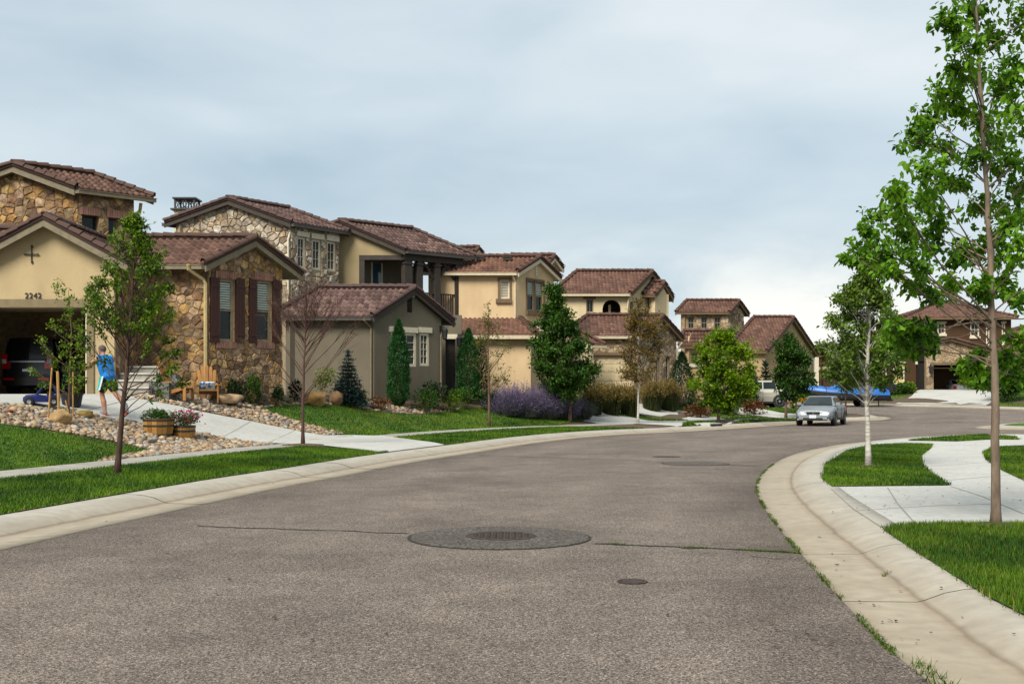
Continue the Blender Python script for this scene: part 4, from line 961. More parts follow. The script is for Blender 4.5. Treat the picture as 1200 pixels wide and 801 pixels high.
    pV, pU = g['pV'], g['pU']; lu, lv, zw, zpk = g['lu'], g['lv'], g['zw'], g['zpk']
    ob = pU.rect(426.5, 463, 304.5, 331); zf = pU.z(466, 372); a0 = pU.tz(421)[0]
    wall(H, pU, [(-lu, 1), (a0, 1), (a0, pU.z(421, 300)), (0, pU.z(466, 299)), (0, zw), (-lu / 2, zpk), (-lu, zw)], M_TAN)
    lw = Plane(pV.c, pV_ang := math.radians(50)); wall(H, lw, [(0, 1), (lv, 1), (lv, zf - .1), (0, zf - .1)], M_GREY)
    wall(H, pU, [(a0, 1), (-.3, 1), (-.3, zf - .1), (a0, zf - .1)], M_GREY)
    tb = MB(); za = pU.z(440, 304.5)
    bar(tb, pU, a0, -.16, za, pU.z(440, 299), -.2, .05); bar(tb, pU, a0, a0 + .25, zf, za - .003, -.2, .04)
    bar(tb, pV, -.12, lv, za, zw + .02, -.22, .04)
    tb.build("beam", M_WOOD, H)
    for (px, w) in ((0, .42), (492.5, .30), (513, .30), (537.5, .34)):
        t = pV.tz(px)[0] if px else .2; t = min(max(t, .2), lv - .2); mb = MB(); bar(mb, pV, t - w / 2, t + w / 2, zf, za - .003, -.30, .02); bar(mb, pV, t - w / 2 - .04, t + w / 2 + .04, za - .18, za - .1, -.34, .06); bar(mb, pV, t - w / 2 - .04, t + w / 2 + .04, zf + .02, zf + .14, -.34, .06)
        mb.build("post", M_WOOD, H)
        if px > 500:
            for s in (-1, 1):
                b = MB(); b.tube([pV.p(t + s * w * .5, za - .75, -.14), pV.p(t + s * (w * .5 + .3), za - .3, -.14), pV.p(t + s * (w * .5 + .65), za, -.14)], [.07, .09, .07], 4); b.build("bracket", M_WOOD, H)
    fl = MB(); bar(fl, pV, -.1, lv + .15, zf - .18, zf, -2.2, .22); fl.build("balcony_floor", M_WOOD, H)
    t0 = pV.tz(500)[0]; zr = pV.z(525, 344); n = 22
    ra = MB(); bar(ra, pV, .2, lv - .1, zr - .06, zr, -.16, -.08); bar(ra, pV, .2, lv - .1, zf + .1, zf + .15, -.15, -.09); ra.build("rail", M_WOOD, H)
    for i in range(n): t = .3 + (lv - .55) * i / (n - 1); mb = MB(); bar(mb, pV, t - .02, t + .02, zf + .15, zr - .06, -.14, -.10); mb.build("baluster", M_WOOD, H)
    # back wall of the loggia, with bluish glass doors
    q = pV.c - pV.n * 2.1 - Vector((.0, .0)); pb = Plane((q.x, q.y), math.radians(50))
    wall(H, pb, [(-1.2, 1), (lv * .36, 1), (lv * .36, zw), (-1.2, zw)], M_GREY)
    for px0, px1, y0, y1 in ((436, 446, 309, 360), (476, 485, 311, 360)):
        r = pb.rect(px0, px1, y0, y1); mb = MB(); bar(mb, pb, *r, 0, .04); w = mb.build("glass_door", M_GLASSB, H); mb = MB(); bar(mb, pb, r[1], r[1] + .09, r[2], r[3] + .05, 0, .06); bar(mb, pb, r[0] - .08, r[0], r[2], r[3] + .05, 0, .06); mb.build("frame", M_TRIM_WH, w)
    e_ = g['q'][1]; pp = pV.p(lv + .05, 0, -.1); pipe(H, [e_ + Vector((-.2, -.1, -.2)), e_ + Vector((-.15, .0, -.5)), Vector((pp.x, pp.y, e_.z - .85)), Vector((pp.x, pp.y, 4.9))], M_TRIM_DK, .06)
    mb = MB(); bar(mb, pV, -.1, lv + .05, zf - .55, zf - .18, -.3, -.02); mb.build("beam", M_WOOD, H)
    for t in (lv - .1, lv - 1.0):
        mb = MB(); bar(mb, pV, t - .12, t + .12, zf - .75, zf - .4, -.02, .3); mb.build("bracket", M_WOOD, H)
    return H
HB = house_b()
def house_c():
    H = thing("yellow_house", (1.0, 57, 1.4), "yellow stucco house with twin sash gable window and red tile skirt roof", "house")
    tm, cm, fm, gm = M_TILE_C, M_CAP_C, M_GUTW, M_GUTW
    WU = [(586, 597, 327.5, 350)]; WV = [(617.3, 636.5, 329, 364.5)]
    g = block(H, 607, 319, 56, (632.8, 302.5), left=492, ang=36, z0=1.0, wm=M_YEL, tm=tm, cm=cm, fm=fm, gm=gm, o=.3, og=.22, holesU=lambda g: [R4(r) for r in rects_of(g['pU'], WU)], holesV=lambda g: [R4(r) for r in rects_of(g['pV'], WV)])
    pU, pV = g['pU'], g['pV']; r = rects_of(pU, WU)[0]
    window(H, pU, r, M_TRIM_WH, depth=.08, fw=.07, ny=1, blinds=(r[2] + .08, r[3] - .08, M_TRIM_WH))
    tr = MB(); bar(tr, pU, r[0] - .11, r[0], r[2], r[3] + .1, 0, .05); bar(tr, pU, r[1], r[1] + .11, r[2], r[3] + .1, 0, .05); bar(tr, pU, r[0], r[1], r[3], r[3] + .1, 0, .05); bar(tr, pU, *pU.rect(581, 599.5, 350, 355), 0, .12); tr.build("window_trim", M_TRIM_BR, H)
    r = rects_of(pV, WV)[0]; m = (r[0] + r[1]) / 2; zm = (r[2] + r[3]) / 2
    for a, b in ((r[0], m - .04), (m + .04, r[1])): window(H, pV, (a, b, r[2], r[3]), M_TRIM_GR, depth=.07, fw=.07, ny=2, blinds=(zm + .06, r[3] - .1, M_BLIND))
    tr = MB(); bar(tr, pV, m - .04, m + .04, r[2], r[3], -.1, .02); bar(tr, pV, r[0] - .08, r[1] + .08, r[3], r[3] + .1, 0, .05); bar(tr, pV, r[0] - .08, r[0], r[2], r[3], 0, .05); bar(tr, pV, r[1], r[1] + .08, r[2], r[3], 0, .05); bar(tr, pV, *pV.rect(616, 638.5, 364.5, 369.5), 0, .12); tr.build("window_trim", M_TRIM_BR, H)
    t, z = pV.tz(627.8, 316); mb = MB()
    for i in range(4): bar(mb, pV, t - .07, t + .07, z - .28 + i * .15, z - .17 + i * .15, 0, .04)
    mb.build("gable_ornament", M_TRIM_WH, H)
    t, z = pU.tz(600, 321); pipe(H, [pU.p(t, z, .3), pU.p(-.09, z - .4, .06), pU.p(-.09, 5, .06)], M_GUTW, .05)
    # roof vents on the slope, and a lower ridge behind
    q = g['q']
    for k in (.28, .56):
        p = q[0].lerp(q[1], k).lerp(q[3].lerp(q[2], k), .72); mb = MB(); mb.box(p + Vector((0, 0, .16)), (.38, .3, .14)); mb.box(p + Vector((0, 0, .25)), (.46, .38, .05)); mb.build("roof_vent", M_TRIM_DK, H)
    block(H, 640, 312, 60.5, (650, 301), left=588, ang=36, z0=4.0, wm=M_YEL, tm=tm, cm=cm, fm=fm, gm=gm, joined=True)
    block(H, 556, 297, 66, (561, 291.5), left=520, ang=36, z0=4.0, wm=M_YEL, tm=tm, cm=cm, fm=fm, gm=gm, joined=True)
    # ground floor stands forward under a skirt roof with a hip at its right
    dl = 53.0; ze = ray(600, 392.5, dl).z; zt = pU.z(570, 373.5); yl = dl + .3
    x = lambda px, dd: (px - 600) / FPX * dd
    A = Vector((x(500, dl), dl, ze)); B = Vector((x(627, dl), dl, ze)); T1 = Vector((pU.c.x + .15, pU.c.y - .02, zt)); T0 = Vector((x(500, 56), pU.c.y - .02, zt))
    Cn = Vector((x(655, 58), 58.0, ze)); Tn = Vector((x(642, 60), 60, zt))
    dk = MB(); slab(dk, A, B, T1, T0, .1); slab(dk, B, Cn, Tn, T1, .1); roof = dk.build("skirt_roof", fm, H); tiles(roof, A, B, T1, T0, tm); tiles(roof, B, Cn, Tn, T1, tm)
    caps(roof, B + Vector((0, 0, .03)), T1 + Vector((0, 0, .03)), cm)
    gb = MB(); gb.para(A - Vector((0, .14, .18)), B - A, (0, .14, 0), (0, 0, .17)); gb.para(B - Vector((0, 0, .18)), Cn - B, (.14, -.06, 0), (0, 0, .17)); gb.build("gutter", gm, H)
    pw = Plane((x(622, yl), yl), FRONT); wall(H, pw, [(pw.tz(539)[0], .9), (0, .9), (0, ze), (pw.tz(539)[0], ze)], M_YEL)
    pr = Plane((x(622, yl), yl), math.radians(28)); wall(H, pr, [(0, .9), (5.5, .9), (5.5, ze), (0, ze)], M_YEL)
    # right-hand low bay with its own little roof
    g = block(H, 694, 404, 62, (655, 384), right=708, ang=58, ridge='V', z0=.9, wm=M_CREAM, tm=tm, cm=cm, fm=fm, gm=gm, joined=True)
    return H
HC = house_c()
def slot_windows(H, pl, lst, frame, arch=True):
    for r in rects_of(pl, lst): window(H, pl, r, frame, depth=.08, fw=.05, ny=3)
def house_d():
    H = thing("cream_house", (9, 66, 1.4), "cream stucco house with arched loggia and tan stone gable wing", "house")
    tm, cm, fm, gm = M_TILE_D, M_CAP_C, M_TRIM_BR, M_GUTW
    HU = lambda g: [R4(g['pU'].rect(687, 695.5, 350.5, 366)), archpoly(*g['pU'].rect(706, 727.5, 351, 372))]
    HV = lambda g: [archpoly(*g['pV'].rect(738, 742.5, 353, 372)), archpoly(*g['pV'].rect(746.5, 750.5, 354, 372))]
    g = block(H, 739, 344, 70, (764.5, 319), left=647, ang=36, z0=1.0, wm=M_CREAM, tm=tm, cm=cm, fm=fm, gm=gm, joined=True, holesU=HU, holesV=HV, o=.4, og=.3)
    pU, pV = g['pU'], g['pV']
    r = pU.rect(687, 695.5, 350.5, 366); window(H, pU, r, M_TRIM_GR, nx=2, ny=1, depth=.08); mb = MB(); bar(mb, pU, *pU.rect(683.5, 698, 346, 350.3), 0, .06); mb.build("window_header", M_TRIM_BR, H)
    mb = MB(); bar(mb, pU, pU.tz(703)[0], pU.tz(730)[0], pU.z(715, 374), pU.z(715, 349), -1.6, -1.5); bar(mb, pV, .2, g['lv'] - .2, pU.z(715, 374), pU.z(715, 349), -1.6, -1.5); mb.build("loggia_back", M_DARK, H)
    mb = MB(); bar(mb, pU, pU.tz(714)[0], pU.tz(717)[0], pU.z(715, 374), pU.z(715, 356), -.9, -.7); mb.build("column", M_CREAM, H)
    p0 = pU.p(-.1, 0, .08); pipe(H, [g['q'][0] + Vector((-.1, .2, -.25)), Vector((p0.x, p0.y, g['ze'] - .8)), Vector((p0.x, p0.y, 4))], M_GUTW, .06)
    WV = [(767.5, 775, 349, 366)]
    g = block(H, 768, 345.5, 71.5, (778.5, 331.5), left=754, ang=36, z0=3.0, wm=M_CREAM, tm=tm, cm=cm, fm=fm, gm=fm, joined=True, o=.35, og=.3, holesV=lambda g: [R4(g['pV'].rect(769.5, 775.5, 352, 364.5))])
    pV = g['pV']; window(H, pV, pV.rect(769.5, 775.5, 352, 364.5), M_TRIM_DK, ny=1, depth=.07)
    for a, b in ((766.3, 769.3), (775.8, 778.9)): mb = MB(); bar(mb, pV, *pV.rect(a, b, 351.5, 365), 0, .06); mb.build("shutter", M_TRIM_BR, H)
    mb = MB(); bar(mb, pV, *pV.rect(769, 776.5, 348, 351.8), 0, .06); mb.build("window_header", M_TRIM_BR, H)
    # stone front wing: garage door on the left face, slit windows under the gable
    GD = (690, 743, 416, 456); SW = [(769, 773, 418, 450), (780.3, 785, 417, 450)]; VN = (770, 773.8, 377, 392)
    g = block(H, 752, 393.5, 64, (777, 371), left=660, ang=37, z0=.9, wm=M_MORT, tm=tm, cm=cm, fm=fm, gm=gm, joined=True, o=.35, og=.25,
              holesU=lambda g: [R4(g['pU'].rect(*GD))], holesV=lambda g: [archpoly(*r) for r in rects_of(g['pV'], SW)])
    pU, pV = g['pU'], g['pV']; gr = pU.rect(*GD)
    stones(g['wU'], pU, g['pu'], [gr], .30, ST_D, 31, joined=True, squash=.55); stones(g['wV'], pV, g['pv'], rects_of(pV, SW) + [pV.rect(*VN)], .30, ST_D, 32, joined=True, squash=.7)
    for i in range(4):
        mb = MB(); h = (gr[3] - gr[2]) / 4; bar(mb, pU, gr[0], gr[1], gr[2] + i * h + .01, gr[2] + (i + 1) * h - .01, -.2, -.15)
        for k in range(5): w = (gr[1] - gr[0]) / 5; bar(mb, pU, gr[0] + k * w + .08, gr[0] + (k + 1) * w - .08, gr[2] + i * h + .09, gr[2] + (i + 1) * h - .09, -.15, -.135)
        mb.build("garage_door_panel", M_CREAM, H)
    hd = MB(); bar(hd, pU, gr[0] - .1, gr[1] + .1, gr[3], gr[3] + .16, 0, .09); hd.build("garage_header", M_TRIM_BR, H)
    for r in rects_of(pV, SW): window(H, pV, r, M_TRIM_WH, depth=.12, fw=.05, ny=3)
    mb = MB(); bar(mb, pV, *pV.rect(*VN), 0, .07); mb.build("gable_ornament", M_TRIM_WH, H)
    p1 = pV.p(g['lv'] - .05, 0, .1); pipe(H, [Vector((p1.x + .3, p1.y, g['ze'] - .2)), Vector((p1.x, p1.y, g['ze'] - .6)), Vector((p1.x, p1.y, .9))], M_GUTW, .055)
    p0 = pU.p(-.1, 0, .1); pipe(H, [g['q'][0] + Vector((-.2, .2, -.2)), Vector((p0.x, p0.y, g['ze'] - .6)), Vector((p0.x, p0.y, .9))], M_GUTW, .055)
    return H
HD = house_d()
def house_e():
    H = thing("gold_house", (18, 84, 1.4), "gold stucco house with square stone tower and broad rust tile roof", "house")
    tm, cm, fm, gm = M_TILE_D, M_CAP_C, M_TRIM_BR, M_TRIM_BR
    WU = [(806, 813.5, 371, 385), (821.5, 829, 371, 385), (837, 844.5, 371, 385)]
    g = block(H, 855, 366, 88, (866.5, 353), left=792, ang=38, z0=1.0, wm=M_MORT, tm=tm, cm=cm, fm=fm, gm=gm, joined=True, o=.35, og=.25, holesU=lambda g: [R4(r) for r in rects_of(g['pU'], WU)])
    pU, pV = g['pU'], g['pV']; wr = rects_of(pU, WU)
    stones(g['wU'], pU, g['pu'], wr + [(-99, 99, 0, 4.8)], .34, ST_D, 41, joined=True); stones(g['wV'], pV, g['pv'], [(-99, 99, 0, 4.0)], .34, ST_D, 42, joined=True)
    for r in wr: window(H, pU, r, M_TRIM_GR, nx=2, ny=2, depth=.06)
    g = block(H, 899, 411.5, 82, (930, 372.5), left=850, ang=37, z0=.8, wm=M_GOLD, tm=tm, cm=cm, fm=fm, gm=gm, joined=True, o=.35, og=.3)
    pV = g['pV']; mb = MB(); bar(mb, pV, g['lv'] - .5, g['lv'] + .02, .8, pV.z(950, 425), 0, .1); mb.build("corner_post", M_TRIM_GR, H)
    g = block(H, 846, 405.5, 78, (851, 389), left=796, ang=38, z0=.8, wm=M_GOLD, tm=tm, cm=cm, fm=fm, gm=gm, joined=True, o=.3, og=.25, holesU=lambda g: [R4(g['pU'].rect(801, 818, 413, 426))])
    window(H, g['pU'], g['pU'].rect(801, 818, 413, 426), M_TRIM_GR, nx=3, ny=1); mb = MB(); bar(mb, g['pU'], *g['pU'].rect(796, 824, 426, 430), 0, .1); mb.build("window_sill", M_TRIM_WH, H)
    return H
HE = house_e()
def hip(house, x0, x1, y0, dep, ze, zt, tm, cm, fm, inset=None):
    """hipped roof over a square-on block"""
    ins = inset or dep / 2; A, B, Cc, D = Vector((x0, y0, ze)), Vector((x1, y0, ze)), Vector((x1, y0 + dep, ze)), Vector((x0, y0 + dep, ze))
    R0, R1 = Vector((x0 + ins, y0 + dep / 2, zt)), Vector((x1 - ins, y0 + dep / 2, zt)); dk = MB()
    slab(dk, A, B, R1, R0, .12); dk.add([B, Cc, R1, A, D, R0, Cc, D], [(0, 1, 2), (4, 3, 5), (6, 7, 5, 2)]); r = dk.build("roof", fm, house)
    tiles(r, A, B, R1, R0, tm); tiles(r, B, Cc, R1, R1 + (B - Cc).normalized() * .001, tm); tiles(r, D, A, R0 + (D - A).normalized() * .001, R0, tm)
    u = Vector((0, 0, .04))
    for p, q in ((A, R0), (B, R1), (R0, R1)): caps(r, p + u, q + u, cm, joined=True)
    g = MB(); g.para(A - Vector((0, .12, .16)), B - A, (0, .12, 0), (0, 0, .15)); g.para(A - Vector((.12, 0, .16)), D - A, (.12, 0, 0), (0, 0, .15)); g.build("gutter", fm, r)
    return r
def house_f():
    H = thing("brown_house", (36, 91, 1.5), "dark brown stucco house across the street with stone gable over open garage", "house")
    tm, cm, fm = M_TILE_D, M_CAP_C, M_TRIM_BR; d = 93.0; x = lambda px, dd=d: (px - 600) / FPX * dd; zz = lambda py, dd=d: CAM_H + (HORIZON - py) / FPX * dd
    # upper storey
    W = [(1072, 1076.5, 376, 392), (1083, 1087, 375, 391), (1098.5, 1108, 378.5, 391), (1137, 1147.5, 378, 394), (1155.5, 1160, 378.5, 402), (1174, 1178, 378.5, 402)]
    pl = Plane((x(1185), d), FRONT); t0 = pl.tz(1063)[0]; wr = rects_of(pl, W); z0 = .9
    wall(H, pl, [(t0, z0), (0, z0), (0, zz(372)), (t0, zz(372))], M_BROWN, [R4(r) for r in wr]); wall(H, Plane((x(1063), d + 8), math.radians(180)), [(0, z0), (8, z0), (8, zz(372)), (0, zz(372))], M_BROWN)
    for i, r in enumerate(wr):
        w = window(H, pl, r, M_TRIM_WH, depth=.04, fw=.10, ny=2, nx=1 if i not in (2, 3) else 2); mb = MB(); bar(mb, pl, r[0] - .07, r[1] + .07, r[2] - .18, r[2], 0, .1); mb.build("sill", M_TRIM_WH, w); mb = MB(); bar(mb, pl, r[0] - .07, r[1] + .07, r[3], r[3] + .14, 0, .08); mb.build("lintel", M_TRIM_WH, w)
    hip(H, x(1058), x(1190), d - .5, 8, zz(372.5), zz(357) + .35, tm, cm, fm)
    # entry and left wing
    pe = Plane((x(1087, 92), 92), FRONT); dr = pe.rect(1073.5, 1085.5, 427, 461); tl = pe.tz(1030)[0]; wl = rects_of(pe, [(1046.5, 1060, 425, 450), (1028, 1039, 425, 450)])
    wall(H, pe, [(tl, z0), (0, z0), (0, zz(403, 92)), (tl, zz(403, 92))], M_BROWN, [R4(r) for r in wl] + [[(dr[0], z0 + .05), (dr[1], z0 + .05), (dr[1], dr[3]), (dr[0], dr[3])]])
    for r in wl:
        w = window(H, pe, r, M_TRIM_WH, depth=.04, fw=.12, ny=1, glass=M_BLINDY); mb = MB(); bar(mb, pe, r[0] - .1, r[1] + .1, r[2] - .2, r[2], 0, .12); mb.build("sill", M_TRIM_WH, w); mb = MB(); bar(mb, pe, r[0] - .1, r[1] + .1, r[3], r[3] + .15, 0, .1); mb.build("lintel", M_TRIM_WH, w)
    mb = MB(); bar(mb, pe, dr[0], dr[1], z0, dr[3], -.2, -.14); dd = mb.build("door", mat("door_maroon", (.05, .02, .014), (.035, .014, .01), rough=.5), H); mb = MB(); bar(mb, pe, dr[1] - .15, dr[1] - .08, 1.9, 2.2, -.14, -.08); mb.build("handle", M_IRON, dd)
    mb = MB(); bar(mb, pe, *pe.rect(1072.5, 1086, 423.5, 426.8), 0, .1); mb.build("door_header", M_TRIM_WH, H)
    hip(H, x(1022, 91.5), x(1078, 91.5), 91.4, 6, zz(404, 91.5), zz(390, 94), tm, cm, fm)
    # stone garage gable
    dg = 90.0; pg = Plane((x(1166, dg), dg), FRONT); op = pg.rect(1094, 1153, 427.5, 461); tl = pg.tz(1085.5)[0]; pk = pg.tz(1112, 399); zr = zz(413, dg)
    P_ = [(tl, z0), (0, z0), (0, zz(413, dg)), (pk[0], pk[1]), (tl, zz(404, dg))]
    w = wall(H, pg, P_, M_MORT, [[(op[0], z0 + .05), (op[1], z0 + .05), (op[1], op[3]), (op[0], op[3])]], thick=.4)
    stones(w, pg, P_, [(op[0], op[1], 0, op[3] + .15)], .42, ST_D, 51, joined=True)
    mb = MB(); bar(mb, pg, op[0] - .1, op[1] + .1, op[3], op[3] + .15, -.3, .07); mb.build("garage_header", M_TRIM_BR, H)
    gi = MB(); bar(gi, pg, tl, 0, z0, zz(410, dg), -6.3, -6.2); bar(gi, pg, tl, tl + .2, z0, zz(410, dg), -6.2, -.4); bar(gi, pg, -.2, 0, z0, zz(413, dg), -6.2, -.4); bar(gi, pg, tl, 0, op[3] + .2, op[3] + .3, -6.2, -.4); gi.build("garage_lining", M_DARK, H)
    gd = MB(); bar(gd, pg, op[0], op[1], op[3] - .25, op[3] - .19, -3.2, -.5); gd.build("garage_door", M_TRIM_GR, H, label="garage door rolled up overhead")
    lamp(H, pg, 1089.5, 433, 2.2)
    A = pg.p(0.3, zz(413.5, dg), .35); B = pg.p(pk[0], pk[1] + .12, .35); Dd = pg.p(tl - .2, zz(403.5, dg), .35); bk = Vector((0, 4, 0)); dk = MB(); slab(dk, A, A + bk, B + bk, B, .12); slab(dk, Dd, Dd + bk, B + bk, B, .12)
    r = dk.build("roof", fm, H); tiles(r, A, A + bk, B + bk, B, tm); tiles(r, Dd + bk, Dd, B, B + bk, tm); caps(r, A + Vector((0, 0, .05)), B + Vector((0, 0, .05)), cm, joined=True); caps(r, Dd + Vector((0, 0, .05)), B + Vector((0, 0, .05)), cm, joined=True)
    # right wing, running out of the picture
    pr = Plane((x(1290, 91), 91), FRONT); wall(H, pr, [(pr.tz(1166)[0], z0), (0, z0), (0, zz(417, 91)), (pr.tz(1166)[0], zz(417, 91))], M_BROWN)
    hip(H, x(1160, 90.5), x(1300, 90.5), 90.4, 7, zz(418.5, 90.5), zz(398, 94), tm, cm, fm)
    hip(H, x(1184, 95), x(1300, 95), 95, 7, zz(391, 95), zz(378, 98), tm, cm, fm); wall(H, Plane((x(1295, 95.4), 95.4), FRONT), [(-7, z0), (0, z0), (0, zz(391, 95)), (-7, zz(391, 95))], M_BROWN)
    return H
HF = house_f()
def house_g():
    H = thing("low_brown_house", (24.5, 98, 1.5), "low dark brown house half hidden behind the trailer and trees", "house")
    g = block(H, 1016, 416, 98, (1027, 405.5), left=952, ang=50, z0=.8, wm=M_BROWN, tm=M_TILE_D, cm=M_CAP_C, fm=M_TRIM_BR, gm=M_TRIM_BR, joined=True, holesU=lambda g: [R4(g['pU'].rect(967, 984, 424, 448))])
    pU = g['pU']; r = pU.rect(967, 984, 424, 448); window(H, pU, r, M_TRIM_DK, nx=2, ny=2, depth=.08); mb = MB(); bar(mb, pU, r[0] - .9, r[1] + .2, pU.z(970, 433), pU.z(970, 430), 0, .14); mb.build("wall_band", M_TRIM_WH, H)
    mb = MB(); bar(mb, pU, *pU.rect(954, 958.5, 418, 458), 0, .3); mb.build("column", M_TRIM_WH, H)
    return H
HG = house_g()
# ------------------------------------------------------------------ planting
def bark(n, a, b, st=(1, 1, .25)): return mat(n, a, b, scale=14, detail=6, rough=.9, bump=.6, bscale=40, stretch=st)
B_DARK = bark("bark_dark", (.045, .026, .020), (.08, .048, .036)); B_BROWN = bark("bark_brown", (.09, .055, .038), (.15, .10, .07)); B_GREY = bark("bark_grey", (.12, .088, .066), (.22, .17, .13))
B_BIRCH = mat("bark_birch", (.56, .53, .47), (.36, .33, .29), scale=10, detail=6, lo=.45, hi=.75, rough=.85, bump=.3, stretch=(.5, .5, 3), col3=(.04, .035, .03), scale3=9, f3=.8)
L_BIG = leafmat("leaf_bright", (.020, .082, .010), (.19, .37, .045), trans=.45); L_T1 = leafmat("leaf_pear", (.026, .075, .010), (.19, .29, .035), trans=.38)
L_BIRCH = leafmat("leaf_birch", (.028, .070, .012), (.17, .26, .045)); L_DENSE = leafmat("leaf_dense", (.012, .042, .009), (.07, .15, .02)); L_SPARSE = leafmat("leaf_sparse", (.05, .065, .012), (.19, .19, .045))
L_RUST = leafmat("leaf_rust", (.07, .045, .012), (.21, .15, .035)); L_LIME = leafmat("leaf_lime", (.04, .10, .008), (.24, .36, .02), trans=.42); L_DK = leafmat("leaf_shade", (.006, .020, .007), (.028, .062, .016), trans=.2)  # L_DK is the deep green of the dark evergreens and shrubs
L_SPRUCE = leafmat("needle_blue", (.010, .026, .024), (.045, .085, .078), trans=.1); L_JUN = leafmat("needle_juniper", (.010, .045, .012), (.045, .14, .033), trans=.15); L_PINE = leafmat("needle_pine", (.006, .02, .011), (.026, .055, .026), trans=.1)
L_VAR = leafmat("leaf_variegated", (.05, .085, .016), (.34, .37, .12)); L_RED = leafmat("leaf_red_brown", (.06, .022, .010), (.19, .085, .03)); L_SAGE = leafmat("stem_sage", (.06, .075, .06), (.16, .17, .14)); L_PURP = leafmat("flower_purple", (.12, .085, .19), (.35, .27, .47))
L_REED = leafmat("reed_green", (.010, .022, .006), (.075, .08, .024)); L_PLUME = leafmat("plume_tan", (.13, .095, .032), (.34, .25, .095)); L_ORANGE = leafmat("flower_orange", (.40, .16, .01), (.70, .38, .02)); L_PINK = leafmat("flower_pink", (.45, .06, .16), (.80, .45, .62)); L_MAG = leafmat("flower_magenta", (.20, .02, .05), (.55, .04, .14))
def unit(a): return a / np.maximum(np.linalg.norm(a, axis=-1, keepdims=True), 1e-9)
def leafset(P, size, wr=.5, droop=.35, out=None, jit=1.0, rng=RNG, oval=False):
    """folded two-triangle leaves at points P"""
    n = len(P); d = rng.normal(0, 1, (n, 3)) * jit
    if out is not None: d = d * .7 + out
    d[:, 2] -= droop; d = unit(d); up = unit(rng.normal(0, .55, (n, 3)) + np.array((0, 0, 1.0))); s = unit(np.cross(d, up)); nn = np.cross(s, d)
    L_ = (size * rng.uniform(.65, 1.25, n))[:, None]; w = L_ * wr * .5
    b = P; m = P + d * L_ * .45 + nn * L_ * .06
    if oval:      # rounder leaf: six points folded on the midrib, tip curling down
        m1 = P + d * L_ * .28 + nn * L_ * .05; m2 = P + d * L_ * .66 + nn * L_ * .04; c2 = P + d * L_ * .66 - nn * L_ * .03; t = P + d * L_ - nn * L_ * .14
        V = np.stack([b, m1 + s * w, m2 + s * w * .85, t, m2 - s * w * .85, m1 - s * w], 1).reshape(-1, 3); i = np.arange(n)[:, None] * 6
        return V, np.concatenate([i + np.array([q]) for q in ([0, 1, 2], [0, 2, 3], [0, 3, 4], [0, 4, 5])], 1).reshape(-1, 3)
    V = np.stack([b, m + s * w, P + d * L_, m - s * w], 1).reshape(-1, 3); i = np.arange(n)[:, None] * 4
    return V, np.concatenate([i + np.array([[0, 1, 2]]), i + np.array([[0, 2, 3]])], 1).reshape(-1, 3)
def tones(n, mean=.45, sd=.22, clump=None, rng=RNG, rep=2):
    t = rng.normal(mean, sd, n)
    if clump is not None: t = t + clump
    return np.repeat(np.clip(t, 0, 1), rep)
def crown_from_profile(prof, base, dpx, n, rpx, rnd, flat=1.0):
    """cluster centres inside a crown whose half-width at each height follows the photo; depth is as round as the width"""
    prof = sorted(prof); ys = [p[0] for p in prof]; out = []
    while len(out) < n:
        y = rnd.uniform(ys[0], ys[-1]); xl = np.interp(y, ys, [p[1] for p in prof]); xr = np.interp(y, ys, [p[2] for p in prof])
        if rnd.random() > (xr - xl) / max(p[2] - p[1] for p in prof) * 1.15 + .05: continue
        c, h = (xl + xr) / 2, max(2., (xr - xl) / 2 - rpx * .6); a = rnd.uniform(0, 6.28); r = rnd.random() ** .36
        p = ray(c + h * r * math.cos(a), y, base.y); p.y += h * r * math.sin(a) * base.y / FPX * flat; out.append((p, rpx * base.y / FPX * rnd.uniform(.8, 1.25)))
    return out
